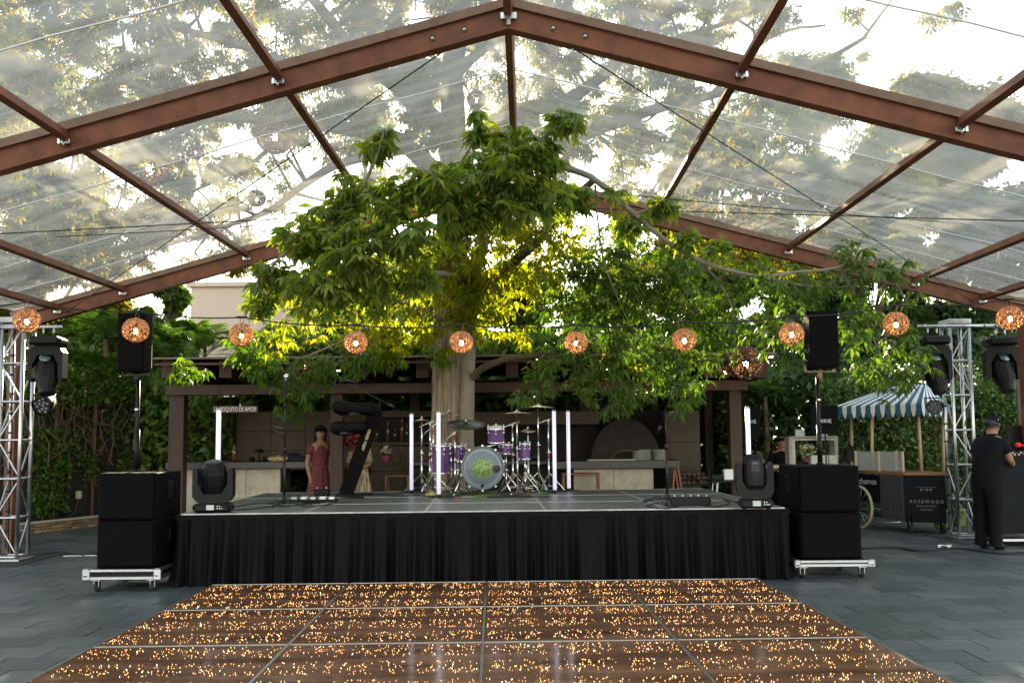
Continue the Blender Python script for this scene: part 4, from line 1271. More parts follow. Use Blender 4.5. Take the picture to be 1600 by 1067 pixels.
def cym_stand(label, sx, sybase, cx_, cy_, rpx, ax, mat=None, Y=None, dz=0.0):
    Y = Y or 12.9
    x = P(sx, 700, Y).x
    t = thing('cymbal_stand', label, 'cymbal', (x, Y, ZS))
    c = P(cx_, cy_, Y)
    if abs(cx_ - sx) < 4:
        tripod(t, x, Y, c.z - ZS, rot=sx * .3)
        c = Vector((x, Y, c.z))
    else:
        h = min(c.z - ZS - .12, 0.9); tripod(t, x, Y, h, rot=sx * .3)
        p = Vector((x, Y, ZS + h)); d = (c - p).normalized()
        m = MB(); m.tube([p - d * .22, c - d * .02], .008, 8); m.ball(p, .022, 8); m.build('boom_arm', M_chrome, t)
        m = MB(); m.tube([p - d * .02 + Vector((0, 0, -.08)), p + Vector((0, 0, -.05))], .0145, 8); m.build('red_band', M_red, t)
    cymbal(t, c, rpx * Y / 1480, ax, mat)
    return t
cym_stand('large dark ride cymbal tilted toward the camera left of the small tom', 711, 770, 728, 661, 31, (0.04, -.28, 1), M_cymbald, 12.7)
cym_stand('thin bright cymbal seen edge-on at the far left of the kit', 659, 770, 660, 655, 12, (0, .05, 1), None, 12.9)
cym_stand('cymbal in front of the trunk just right of the second light tube', 677, 768, 701, 645, 19, (.06, -.03, 1), None, 13.0)
cym_stand('crash cymbal at the middle right of the kit', 808, 768, 808, 644, 24, (0.0, .01, 1), None, 12.8)
cym_stand('highest crash cymbal at the right of the kit beside the close pair of tubes', 841, 762, 838, 634, 27, (0.02, -.02, 1), None, 13.1)
hh = cym_stand('pair of hi-hat cymbals above the small drum right of the kit', 825, 770, 826, 671, 13, (0, .0, 1), None, 12.95)
c = P(825, 673, 12.95); m = MB(); m.lathe([(0.004, -.02), (.03, -.018), (.112, .0), (.03, -.014)], c - Vector((0, 0, .012)), 30); m.build('lower_cymbal', M_cymbal, hh)
for k, (sx, top, lab) in enumerate(((801, 662, 'chrome hardware stand with a red band right of the small tom'), (857, 655, 'slim dark stand at the right rear of the drum kit'), (672, 660, 'chrome stand wound with cable left of the trunk'))):
    Y = 13.0; x = P(sx, 700, Y).x; t = thing('percussion_stand', lab, 'stand', (x, Y, ZS)); tripod(t, x, Y, P(sx, top, Y).z - ZS, .22)
    m = MB(); z = P(sx, top, Y).z; m.tube([(x - .14, Y - .05, z - .06), (x, Y, z), (x + .1, Y, z + .03)], .008, 6); m.ball((x, Y, z - .02), .024, 8); m.build('clamp_arm', M_chrome, t)
    m = MB(); m.tube([(x, Y, ZS + .45), (x, Y, ZS + .5)], .016, 8); m.build('red_band', M_red, t)
# throne and pedals
tc_ = Vector((P(800, 720, 13.1).x + .2, 13.3, ZS))
t = thing('drum_throne', 'round black drum stool behind the bass drum', 'stool', tc_)
m = MB(); m.lathe([(0, 0), (.15, 0), (.17, .03), (.16, .08), (0, .09)], tc_ + Vector((0, 0, .42)), 20); m.build('seat', M_black, t); tripod(t, tc_.x, tc_.y, .42, .22)
t = thing('kick_pedal', 'chrome foot pedal at the right of the bass drum', 'pedal', G(812, 770, ZS))
p = G(812, 770, ZS); m = MB(); m.box(p + Vector((0, 0, .04)), (.08, .26, .012), rx=.25); m.box(p + Vector((0, 0, .008)), (.1, .28, .01)); m.build('footboard', M_alu, t)
# rug under the kit
def rug_mat():
    m = bpy.data.materials.new('patterned_rug'); n, l = nodes_of(m); b = n['Principled BSDF']; b.inputs['Roughness'].default_value = .95
    tc = n.new('ShaderNodeTexCoord'); v = n.new('ShaderNodeTexVoronoi'); v.inputs['Scale'].default_value = 6
    rp = n.new('ShaderNodeValToRGB'); rp.color_ramp.interpolation = 'CONSTANT'; e = rp.color_ramp.elements
    e[0].color = (.01, .01, .01, 1); e[1].position = .85; e[1].color = (.25, .1, .04, 1)
    for p_, c_ in ((.4, (.05, .22, .03, 1)), (.6, (.01, .015, .01, 1)), (.72, (.22, .25, .2, 1))):
        x = e.new(p_); x.color = c_
    sx = n.new('ShaderNodeSeparateColor'); l.new(tc.outputs['Object'], v.inputs['Vector']); l.new(v.outputs['Color'], sx.inputs[0]); l.new(sx.outputs[0], rp.inputs[0]); l.new(rp.outputs[0], b.inputs['Base Color'])
    return m
a, b = G(682, 778, ZS), G(858, 775, ZS)
m = MB(); m.grid(lambda u, v: Vector((a.x + (b.x - a.x) * u, a.y + .02 + 1.35 * v, ZS + .010 + .004 * math.sin(31 * u) * math.sin(9 * v))), 30, 10)
tag(m.build('drum_rug', rug_mat(), solid=.008), 'black rug with green patches under the drum kit', 'rug')
m = MB(); p = G(675, 776, ZS); m.ball(p + Vector((0, 0, .03)), .07, 12, (1.3, .8, .45)); tag(m.build('cloth_bundle', pbr('mustard_cloth', (.3, .25, .08), .9, var=.5, scale=20)), 'small mustard-coloured bundle on the deck beside the drum rug', 'bundle')

# ------------------------------------------------------------------ woven lanterns
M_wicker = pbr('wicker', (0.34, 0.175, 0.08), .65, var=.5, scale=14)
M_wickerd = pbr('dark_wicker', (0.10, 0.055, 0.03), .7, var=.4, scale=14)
M_bulb = pbr('bulb', (1, .7, .4), .3, emit=(1.0, 0.60, 0.28), estr=48)
def wicker_mesh(name, nring, rad, seed, mat, squash=.94):
    rs = random.Random(seed); m = MB()
    for _ in range(nring):
        ax = Vector((rs.gauss(0, 1), rs.gauss(0, 1), rs.gauss(0, 1))).normalized()
        q = Vector((0, 0, 1)).rotation_difference(ax).to_matrix()
        h = rs.uniform(-.75, .75); rr = math.sqrt(1 - h * h); ph = rs.uniform(0, 6.28)
        span = rs.uniform(2.6, 6.28); ns = 16; f = rs.uniform(2, 4); am = rs.uniform(.02, .09)
        pts = []
        for k in range(ns + 1):
            a = ph + span * k / ns
            v = q @ Vector((rr * math.cos(a), rr * math.sin(a), h + am * math.sin(f * a))) * (1 + rs.uniform(-.02, .02))
            pts.append(Vector((v.x, v.y, v.z * squash)))
        m.tube(pts, rad, 3, cap=False)
    return m
wk = wicker_mesh('weave', 58, .024, 3, M_wicker)
def lantern(loc, r, label, group, first=None, rz=0.0, mat=None, hook=True, ringm=None):
    t = thing('woven_lantern', label, 'lantern', loc, group)
    t.rotation_euler = (0, 0, rz); t.scale = (r, r, r)
    return t
def make_lantern(mesh_mb, mat, label, group, pt_energy):
    t = bpy.data.objects.new('woven_lantern', None); COL.objects.link(t); ORG[t.name] = Vector((0, 0, 0)); tag(t, label, 'lantern', group)
    mesh_mb.build('woven_shade', mat, t)
    m = MB(); m.ball((0, 0, -.12), .16, 12, (1, 1, 1.15)); m.tube([(0, 0, .0), (0, 0, .12)], [.14, .1], 10); m.build('bulb', M_bulb, t)
    m = MB(); m.tube([(0, 0, .1), (0, 0, .42)], .12, 10); m.tube([(0, 0, .4), (0, 0, 1.08)], .03, 6); m.build('socket', M_rubber, t)
    m = MB(); m.tube([(-.15, 0, .93), (-.2, 0, 1.25), (0, 0, 1.5), (.2, 0, 1.25), (.15, 0, .93)], .03, 6); m.build('hanging_loop', M_twig, t)
    return t
strung = [(42, 501, 20, 'glowing lantern hanging in front of the left truss tower'), (212, 516, 20, 'glowing lantern hanging in front of the left pole-mounted loudspeaker'),
          (377.5, 523.5, 19, 'glowing lantern hanging before the beige house wall, third along the string'), (556, 535, 18.5, 'glowing lantern left of the trunk, hanging just under the yellow leaves'),
          (721, 534.5, 18.5, 'glowing lantern hanging right in front of the tree trunk'), (900, 535, 18.5, 'glowing lantern hanging against green leaves just right of the trunk'),
          (1069, 531, 19, 'glowing lantern hanging over the right half of the stage, above the right boom'), (1237, 521.5, 19, 'glowing lantern hanging just left of the right pole-mounted loudspeaker'),
          (1400, 506, 19.5, 'glowing lantern hanging among leaves between the right loudspeaker and the right truss'), (1578, 497, 20, 'glowing lantern hanging at the far right above the man in black')]
base_l = make_lantern(wk, M_wicker, '', 'woven lanterns strung on the cable over the stage', 0)
YL = 9.0
pts_l = []
for i, (px, py, r, lab) in enumerate(strung):
    o = base_l if i == 0 else copy_tree(base_l)
    p = P(px, py, YL); rr = r * YL / 1480
    o.location = p; o.scale = (rr,) * 3; o.rotation_euler = (random.uniform(-.1, .1), random.uniform(-.1, .1), i * 1.3); o['label'] = lab
    pts_l.append(p + Vector((0, 0, rr * 1.48)))
full = [P(-90, 478, YL)] + pts_l + [P(1700, 470, YL)]
cab = []
for i in range(len(full) - 1):
    for k in range(6):
        t_ = k / 6; cab.append(full[i].lerp(full[i + 1], t_) - Vector((0, 0, .03 * 4 * t_ * (1 - t_))))
cab.append(full[-1])
m = MB(); m.tube(cab, .0065, 6)
for i, p in enumerate(pts_l): m.tube([p + Vector((-.05, 0, .0)), p + Vector((.05, 0, 0))], .012, 6)
tag(m.build('string_cable', M_rubber), 'thin black cable carrying the row of woven lanterns across the tent', 'cable')
wk2 = wicker_mesh('weave', 80, .03, 9, M_wicker)
far = [(475, 569, 11.5, 14.6, 'small glowing lantern hanging under the pavilion roof left of the trunk'), (1133, 581, 10.5, 14.3, 'smallest glowing lantern hanging at the right end of the pavilion roof'),
       (947, 578, 17, 14.4, 'dim woven lantern half hidden by leaves under the pavilion beam, midway along'), (843, 580, 11, 14.6, 'dim small woven lantern behind leaves right of the thick branch'),
       (868, 395, 13, 14.0, 'woven lantern hanging among sunlit yellow leaves right of the trunk top'), (905, 402, 11, 14.2, 'woven lantern hanging beside the one in the yellow leaves'),]
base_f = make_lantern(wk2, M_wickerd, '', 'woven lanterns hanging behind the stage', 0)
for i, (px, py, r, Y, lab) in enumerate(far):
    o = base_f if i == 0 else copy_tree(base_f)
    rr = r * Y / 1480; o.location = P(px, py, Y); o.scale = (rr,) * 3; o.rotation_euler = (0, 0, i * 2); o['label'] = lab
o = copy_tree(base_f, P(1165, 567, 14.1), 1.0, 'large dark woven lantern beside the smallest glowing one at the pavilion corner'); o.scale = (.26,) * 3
big = [(232, 257, 37, 13.2, 'large woven ball seen through the left roof film, the farther left of two'), (430, 212, 30, 13.0, 'large dark woven ball seen through the roof film right of the other ball at left'),
       (401, 310, 14, 14.5, 'small pale woven ball low behind the roof film above the left leaves'), (875, 243, 15, 13.5, 'woven ball behind the roof film right of the ridge'),
       (1018, 226, 17, 14.0, 'woven ball high behind the right roof film'), (1187, 308, 12, 14.5, 'small woven ball low behind the right roof film'), (745, 156, 15, 14.0, 'woven ball high in front of the upper trunk, left of the ridge'),
       (306, 238, 12, 14.0, 'small woven ball just right of the large far-left ball')]
for i, (px, py, r, Y, lab) in enumerate(big):
    o = copy_tree(base_f, P(px, py, Y), i * 1.1, lab); o.scale = (r * Y / 1480,) * 3; o['group'] = 'woven balls hanging in the tree above the roof'
    q_ = r * Y / 1480
    m = MB(); m.tube([(0, 0, 1.0), (0, 0, 2.0 / q_)], .008 / q_, 4); c_ = m.build('hanging_cord', M_rubber); c_.parent = o

# ------------------------------------------------------------------ hanging sign
a, b = P(333, 645, 14.7), P(403, 634, 14.7)
sg = thing('hanging_sign', 'brown plank sign with white hand lettering hanging from the pavilion beam', 'sign', ((a.x + b.x) / 2, 14.7, a.z))
m = MB(); m.bbox(((a.x + b.x) / 2, 14.7, (a.z + b.z) / 2), (b.x - a.x, .025, b.z - a.z), .003); m.build('board', pbr('sign_board', (.13, .065, .045), .7, var=.3, scale=20), sg)
text('Un POQUITO DE AMOR', 'lettering', .098, M_white, ((a.x + b.x) / 2, 14.683, (a.z + b.z) / 2 - .002), (R(90), 0, 0), sg, .002, sx=.62)
for s in (.13, .87):
    x = a.x + (b.x - a.x) * s; m = MB(); m.tube([(x, 14.7, b.z), (x, 14.72, P(340, 600, 14.7).z)], .004, 5); m.build('cord', M_rubber, sg)

# ------------------------------------------------------------------ counter-top things
M_plate = pbr('white_china', (.62, .62, .56), .3)
zc = P(1000, 719, 16.2).z - .005
for i, (px, n_, lab) in enumerate(((999, 9, 'stack of white plates on the right counter nearest the oven mouth, slightly leaning'), (1010.5, 10, 'middle stack of white plates on the right counter'), (1031, 10, 'stack of white plates at the right end of the counter'))):
    c = Vector((P(px, 719, 16.2).x, 16.2 + .14 * (i % 2), zc)); t = thing('plate_stack', lab, 'plates', c, 'stacks of white plates')
    mm = None
    for k in range(n_):
        m = MB(); m.lathe([(0, .004), (.07, .004), (.075, 0), (.115, .014), (.118, .018), (.11, .018), (.07, .008), (0, .008)], c + Vector((random.uniform(-.002, .002), 0, k * .0185)), 24); m.build('plate', M_plate, t)
def bottle(px, ybase, Y, h, r, mat, label, grp=None, nm='bottle'):
    c = P(px, ybase, Y); m = MB(); m.lathe([(0, 0), (r, 0), (r, h * .55), (r * .9, h * .65), (r * .35, h * .76), (r * .35, h * .97), (r * .4, h), (0, h)], c, 14)
    return tag(m.build(nm, mat), label, nm, grp)
M_bg = pbr('green_glass', (.03, .05, .02), .1, coat=.5); M_bb = pbr('amber_glass', (.14, .06, .02), .15, coat=.5)
for k, (px, mat_, h) in enumerate(((589, M_bg, .26), (606, M_bb, .36), (617, M_bg, .24), (628, M_bb, .42), (636, M_bg, .3))):
    bottle(px, 690, 17.1, h, .035, mat_, ['short green bottle at the left end of the kitchen shelf', 'tall amber bottle on the kitchen shelf next to the short one', 'short green bottle in the middle of the kitchen shelf', 'tallest amber bottle on the kitchen shelf', 'green bottle at the right of the tall amber one on the shelf'][k], 'bottles on the kitchen shelf')
bottle(366, 719, 16.0, .26, .045, M_bb, 'amber jar with sprigs on the left bar counter', None, 'jar')
# little black lamp on the bar
c = P(405, 720, 16.3); t = thing('table_lamp', 'little black mushroom lamp on the left bar counter', 'lamp', c)
m = MB(); m.lathe([(0, 0), (.05, 0), (.05, .015), (.012, .02), (.01, .16), (0, .16)], c, 14); m.build('stem', M_black, t)
m = MB(); m.lathe([(.075, .14), (.07, .18), (.03, .205), (0, .21)], c, 16); m.build('shade', M_black, t)
for px, lab in ((394, 'small dark pot left of the black lamp on the bar'), (415, 'small dark pot right of the black lamp on the bar')):
    c = P(px, 720, 16.3); m = MB(); m.lathe([(0, 0), (.04, 0), (.05, .05), (.03, .07), (0, .07)], c, 12); tag(m.build('pot', M_black), lab, 'pot')
# bag and folded jacket on the counter
c = P(436, 717, 16.1); m = MB()
m.grid(lambda u, v: c + Vector(((u - .5) * .36, .12 * math.cos(2 * math.pi * v), .06 * math.sin(2 * math.pi * v) * (math.sin(math.pi * min(1, max(0, u))) ** .35) + .01 * math.sin(15 * u))), 20, 14)
tag(m.build('paper_bag', pbr('kraft_paper', (.4, .28, .13), .8)), 'tan paper bag lying on the left bar counter', 'bag')
c = P(455, 716, 16.25); m = MB()
m.grid(lambda u, v: c + Vector(((u - .5) * .55, (v - .5) * .4, .13 * math.sin(math.pi * u) ** .6 * math.sin(math.pi * v) ** .5 + .015 * math.sin(14 * u + 8 * v) - .03)), 24, 12)
tag(m.build('folded_jacket', pbr('navy_cloth', (.012, .016, .04), .9)), 'dark navy jacket heaped behind the paper bag on the bar', 'jacket')
# flowers bouquet and basket
M_petal_r = leaf_mat('red_petal', [(.35, .02, .03), (.5, .05, .10), (.6, .15, .15)], .2)
M_petal_w = leaf_mat('white_petal', [(.7, .68, .6), (.8, .75, .5)], .2)
def bouquet(name, label, c, r, n, mat, cat='flowers', pot=None, parent=None, gm=None):
    t = thing(name, label, cat, c)
    if pot: m = MB(); m.lathe([(0, 0), (pot, 0), (pot * 1.2, pot * 1.8), (pot * 1.05, pot * 1.8), (0, pot * 1.7)], c, 16); m.build('pot', pbr('pot_' + name, (.3, .05, .12), .6), t); c = Vector(c) + Vector((0, 0, pot * 1.8))
    pts, _ = blob_points([(tuple(Vector(c) + Vector((0, 0, r * .6))), (r, r, r * .8), n)])
    V, T_ = leaf_arrays(pts, .05, 6, .6, -.2, 1.2); np_mesh('petals', V, T_, mat, t)
    V, Q = single_leaves(pts * 1.0, .12, .35, -.2); np_mesh('foliage', V, Q, gm or M_lf_dark, t)
    return t
# ------------------------------------------------------------------ leaf materials
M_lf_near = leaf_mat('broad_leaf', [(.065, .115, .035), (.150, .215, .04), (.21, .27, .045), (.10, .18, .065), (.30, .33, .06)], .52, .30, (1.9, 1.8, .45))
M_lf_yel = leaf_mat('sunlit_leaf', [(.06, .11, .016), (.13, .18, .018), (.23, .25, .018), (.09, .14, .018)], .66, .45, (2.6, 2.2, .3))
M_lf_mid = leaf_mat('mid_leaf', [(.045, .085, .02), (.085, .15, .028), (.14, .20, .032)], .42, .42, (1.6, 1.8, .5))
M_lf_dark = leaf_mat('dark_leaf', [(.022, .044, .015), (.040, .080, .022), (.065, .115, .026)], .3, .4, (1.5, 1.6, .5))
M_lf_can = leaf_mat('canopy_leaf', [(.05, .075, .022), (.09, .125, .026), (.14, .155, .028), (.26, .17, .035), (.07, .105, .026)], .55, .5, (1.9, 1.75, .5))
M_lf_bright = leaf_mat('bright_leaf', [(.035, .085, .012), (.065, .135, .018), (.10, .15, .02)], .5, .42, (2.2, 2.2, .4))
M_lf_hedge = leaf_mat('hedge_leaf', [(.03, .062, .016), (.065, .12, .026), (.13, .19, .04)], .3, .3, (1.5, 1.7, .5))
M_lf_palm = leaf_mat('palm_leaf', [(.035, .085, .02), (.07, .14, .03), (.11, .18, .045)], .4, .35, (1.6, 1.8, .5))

def pxblob(px, py, Y, rpx, n, ry=None, asp=1.0):
    r = rpx * Y / 1480
    return (tuple(P(px, py, Y)), (r, ry if ry else r * .9, r * asp), n)
def crown(parent, blobs, mat, size, nleaf=7, droop=.5, name='crown', twig_mat=None, width=.3, tilt=.5, shell=True):
    pts, cen = blob_points(blobs)
    V, T_ = leaf_arrays(pts, size, nleaf, width, droop, tilt)
    o = np_mesh(name, V, T_, mat, parent)
    A = cen + (pts - cen) * 0.15 + rng.normal(0, size * .3, pts.shape)
    Vs, Qs = sticks(A[::2], pts[::2], .0045 + size * .01, .003)
    tag(np_mesh('twigs', Vs, Qs, twig_mat or M_twig, parent), kind='stuff')
    return o
def limb(parent, pts, r0, r1, mat, name='limb', n=10, sub=4, amp=.03):
    """tapered wobbling limb through the given points"""
    q = [Vector(p) for p in pts]
    out = []
    for i in range(len(q) - 1):
        a = q[max(i - 1, 0)]; b = q[i]; c = q[i + 1]; d = q[min(i + 2, len(q) - 1)]
        for k in range(sub):
            t = k / sub
            p = 0.5 * ((2 * b) + (c - a) * t + (2 * a - 5 * b + 4 * c - d) * t * t + (3 * b - a - 3 * c + d) * t ** 3)
            out.append(p + Vector((random.gauss(0, 1), random.gauss(0, 1), random.gauss(0, .5))) * amp * r0)
    out.append(q[-1])
    m = MB(); L = len(out) - 1
    m.tube(out, [r0 + (r1 - r0) * (k / L) ** .8 for k in range(L + 1)], n)
    return m.build(name, mat, parent)

# ------------------------------------------------------------------ the big tree behind the drums: thick ridged trunk, canopy over the roof
tb = P(703, 700, 14.0)
big_tree = thing('broadleaf_tree', 'huge tree with thick ridged trunk behind the drum kit, canopy spreading over the clear roof', 'tree', (tb.x, 14.0, 0))
def trunk(parent, pts, rs, mat, ridges=9, amp=.06, n=36, seed=0):
    pts = [Vector(p) for p in pts]; NV = 60
    def at(v):
        f = v * (len(pts) - 1); i = min(int(f), len(pts) - 2); t = f - i
        t2 = t * t * (3 - 2 * t)
        return pts[i].lerp(pts[i + 1], t2), rs[i] + (rs[i + 1] - rs[i]) * t2
    def fn(u, v):
        c, r = at(v); a = 2 * math.pi * u
        k = 1 + amp * math.sin(ridges * a + 2 * math.sin(v * 9 + seed)) + amp * .6 * math.sin(2.3 * ridges * a + 5 * v * 4) + .03 * math.sin(3 * a + v * 17)
        return Vector((c.x + r * k * math.cos(a), c.y + r * k * math.sin(a), c.z))
    m = MB(); m.grid(fn, n * 3, NV); return m.build('trunk', mat, parent)
YT = 14.0
trunk(big_tree, [(tb.x - .02, YT, -.05), tuple(P(702, 690, YT)), tuple(P(703, 560, YT)), tuple(P(704, 430, YT)), tuple(P(708, 330, YT + .1)), tuple(P(715, 230, YT + .2))], [.36, .262, .238, .235, .235, .25], M_bark, 11, .05)
LB = [  # great limbs above the roof: px, py, distance
    ([(715, 240, 14.2), (665, 175, 14.0), (600, 120, 13.6), (540, 60, 13.2), (470, -20, 12.8)], .19, .06),
    ([(712, 240, 14.2), (706, 120, 14.3), (718, 40, 14.2), (735, -60, 14.0)], .22, .10),
    ([(720, 235, 14.2), (800, 180, 14.4), (900, 150, 14.4), (985, 80, 14.2), (1060, 10, 14)], .17, .05),
    ([(700, 300, 14.1), (640, 230, 13.8), (560, 205, 13.6), (460, 190, 13.3), (330, 180, 13), (200, 130, 12.6)], .16, .04),
    ([(710, 290, 14.1), (850, 240, 14.3), (980, 185, 14.5), (1110, 150, 14.6), (1250, 110, 14.4), (1350, 60, 14.2)], .15, .03),
    ([(640, 230, 13.8), (520, 260, 14), (420, 330, 14.3), (330, 360, 14.5)], .09, .03),
    ([(980, 185, 14.5), (1080, 255, 14.8), (1180, 270, 15)], .08, .02),
    ([(600, 120, 13.6), (520, 130, 13.2), (400, 80, 12.8), (260, 40, 12.4)], .10, .03),
    ([(706, 120, 14.3), (780, 60, 14), (880, 10, 13.6)], .10, .04),
    ([(1060, 60, 14.2), (1150, 30, 14), (1230, -10, 13.8)], .05, .02),
    ([(1110, 150, 14.6), (1200, 60, 14.2), (1290, 40, 14)], .05, .015),
    ([(330, 180, 13), (220, 230, 13), (120, 210, 13)], .06, .02),
    ([(460, 190, 13.3), (400, 250, 13.5), (300, 300, 13.6)], .05, .02)]
for pts, r0, r1 in LB:
    limb(big_tree, [P(*p) for p in pts], r0, r1, M_limb, amp=.12)
cb = []
rs = random.Random(5)
def canopy_density(x, y):
    if 430 < x < 980 and y > 235: return .06
    if x > 1230 and y < 90 - (x - 1230) * .02: return .06
    if x > 1290 and y < 200: return .05
    if x > 1330: return .3
    if x > 1000: return .6 if y < 300 else .45
    if 500 < x < 640 and y > 330: return .3
    if 300 < x < 520 and y > 230: return .4
    if x < 220 and y > 230: return .75
    return .85
for _ in range(1900):
    x, y = rs.uniform(-160, 1500), rs.uniform(-110, 420)
    if rs.random() < canopy_density(x, y):
        Y = rs.uniform(12.9, 17.5); r = rs.uniform(12, 38)
        cb.append(pxblob(x, y, Y, r, int(8 + r * 1.0), asp=.7))
crown(big_tree, cb, M_lf_can, .135, 5, .7, width=.36, tilt=.9)
LP = np.array([tuple(Vector(P(*a)).lerp(Vector(P(*b)), k / 5)) for pts, _, _ in LB for a, b in zip(pts, pts[1:]) for k in range(6)])
BC = np.array([c for c, _, _ in cb])
dd_ = ((BC[:, None] - LP[None]) ** 2).sum(-1); near_ = LP[dd_.argmin(1)]
ok_ = (dd_.min(1) < 2.2)
near_, BC = near_[ok_], BC[ok_]
md_ = (near_ + BC) / 2 + rng.normal(0, .14, BC.shape)
tag(np_mesh('branchlets', *merge([sticks(near_, md_, .034, .02), sticks(md_, BC, .02, .008)]), M_limb, big_tree), kind='stuff')

# ------------------------------------------------------------------ second, paler trunk whose leafy boughs hang under the clear roof
tp = P(729, 700, 13.6)
pale = thing('umbrella_leaf_tree', 'slim pale-trunked tree beside the thick trunk, big hand-shaped leaves under the roof film', 'tree', (tp.x, 13.6, 0))
trunk(pale, [(tp.x + .03, 13.7, -.05), tuple(P(729, 690, 13.7)), tuple(P(731, 600, 13.6)), tuple(P(733, 520, 13.5)), tuple(P(738, 440, 13.3)), tuple(P(755, 370, 12.8))], [.14, .105, .098, .098, .10, .10], M_bark2, 5, .02)
PL = [([(738, 590, 13.5), (760, 572, 13.3), (800, 560, 13.1), (850, 553, 12.9), (905, 540, 12.6), (960, 520, 12.2)], .062, .022),
      ([(740, 450, 13.3), (790, 420, 12.8), (830, 385, 12.4), (870, 340, 12), (930, 280, 11)], .09, .04),
      ([(800, 262, 10.4), (880, 262, 10.4), (935, 285, 10.4), (985, 330, 10.6), (1040, 375, 10.8), (1095, 408, 11), (1180, 432, 11.1), (1250, 425, 11.1), (1310, 418, 11), (1350, 405, 10.9)], .045, .014),
      ([(755, 370, 12.8), (740, 310, 11.5), (700, 290, 10.6), (640, 300, 10.1), (560, 310, 9.9), (500, 360, 9.9)], .08, .02),
      ([(740, 320, 11.5), (790, 270, 10.4), (840, 230, 10), (880, 185, 9.8)], .05, .012),
      ([(740, 440, 13.3), (690, 430, 12), (620, 420, 10.8), (560, 440, 10.2), (480, 470, 10)], .06, .015),
      ([(560, 310, 9.9), (590, 240, 9.7), (600, 205, 9.7)], .025, .008), ([(500, 360, 9.9), (440, 400, 9.8), (400, 450, 9.8)], .025, .008),
      ([(690, 500, 12.6), (620, 470, 12), (560, 520, 12), (470, 560, 12.5)], .035, .012),
      ([(700, 290, 10.6), (735, 230, 9.9), (745, 185, 9.9)], .02, .007),
      ([(990, 335, 10.6), (1030, 320, 10.6), (1045, 310, 10.6)], .014, .006),
      ([(1095, 408, 11), (1130, 450, 11.3), (1160, 520, 11.5)], .02, .007), ([(1180, 432, 11.1), (1290, 450, 11.2), (1390, 440, 11), (1415, 470, 11)], .02, .007),
      ([(930, 290, 10.4), (935, 350, 11), (950, 430, 11.5), (1000, 540, 12)], .014, .006),
      ([(1310, 418, 11), (1335, 460, 11.2), (1370, 540, 11.5), (1390, 590, 11.6)], .02, .008),
      ([(960, 520, 12.2), (1010, 560, 12), (1060, 600, 12)], .02, .008)]
for k_, (pts, r0, r1) in enumerate(PL):
    limb(pale, [P(*p) for p in pts], r0, r1, M_bark2 if k_ not in (0, 1) else M_limb, n=8, amp=.15)
near = [(590, 232, 9.8, 30, 26), (600, 205, 9.8, 18, 10), (548, 300, 9.9, 42, 60), (620, 318, 9.7, 55, 95), (690, 288, 9.6, 58, 105), (770, 262, 9.8, 52, 90), (840, 245, 9.9, 46, 70),
        (880, 190, 9.8, 30, 28), (745, 205, 9.9, 24, 20), (745, 178, 9.9, 10, 6), (800, 215, 10, 30, 24), (480, 372, 9.8, 48, 80), (560, 385, 9.5, 62, 120), (645, 372, 9.5, 52, 80), (430, 432, 9.9, 40, 50), (500, 445, 9.6, 62, 120),
        (580, 455, 9.8, 55, 90), (645, 430, 9.9, 40, 50), (850, 300, 10, 45, 70), (780, 320, 9.9, 50, 80), (900, 310, 10.3, 32, 34), (720, 340, 9.9, 46, 60), (415, 470, 10, 30, 26), (520, 345, 9.8, 45, 60), (895, 165, 9.8, 12, 7),
        (960, 300, 10.4, 14, 8), (1035, 318, 10.6, 26, 22), (990, 350, 10.7, 22, 18), (1075, 372, 10.8, 26, 22), (1120, 380, 10.9, 18, 10)]
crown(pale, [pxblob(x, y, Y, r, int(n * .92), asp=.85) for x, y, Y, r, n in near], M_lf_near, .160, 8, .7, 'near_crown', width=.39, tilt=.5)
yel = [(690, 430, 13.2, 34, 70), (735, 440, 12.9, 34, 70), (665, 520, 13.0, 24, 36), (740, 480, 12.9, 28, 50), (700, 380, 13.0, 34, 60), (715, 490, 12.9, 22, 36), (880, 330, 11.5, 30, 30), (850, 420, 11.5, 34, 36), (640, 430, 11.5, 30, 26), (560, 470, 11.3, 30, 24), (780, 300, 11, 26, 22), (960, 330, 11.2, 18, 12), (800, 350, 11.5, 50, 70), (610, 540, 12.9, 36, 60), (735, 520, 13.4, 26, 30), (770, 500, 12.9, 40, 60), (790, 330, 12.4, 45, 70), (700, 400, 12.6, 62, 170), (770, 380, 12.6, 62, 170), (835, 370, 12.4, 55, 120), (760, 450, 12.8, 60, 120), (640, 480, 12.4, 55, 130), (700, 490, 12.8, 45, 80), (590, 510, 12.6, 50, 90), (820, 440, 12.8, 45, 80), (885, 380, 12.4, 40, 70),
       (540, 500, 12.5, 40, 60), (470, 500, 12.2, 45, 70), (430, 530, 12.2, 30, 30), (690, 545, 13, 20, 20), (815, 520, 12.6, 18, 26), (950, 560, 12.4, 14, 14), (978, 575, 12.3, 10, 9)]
crown(pale, [pxblob(x, y, Y, r, int(n * .62), ry=.8) for x, y, Y, r, n in yel], M_lf_yel, .145, 7, .7, 'sunlit_crown', width=.34, tilt=.5)
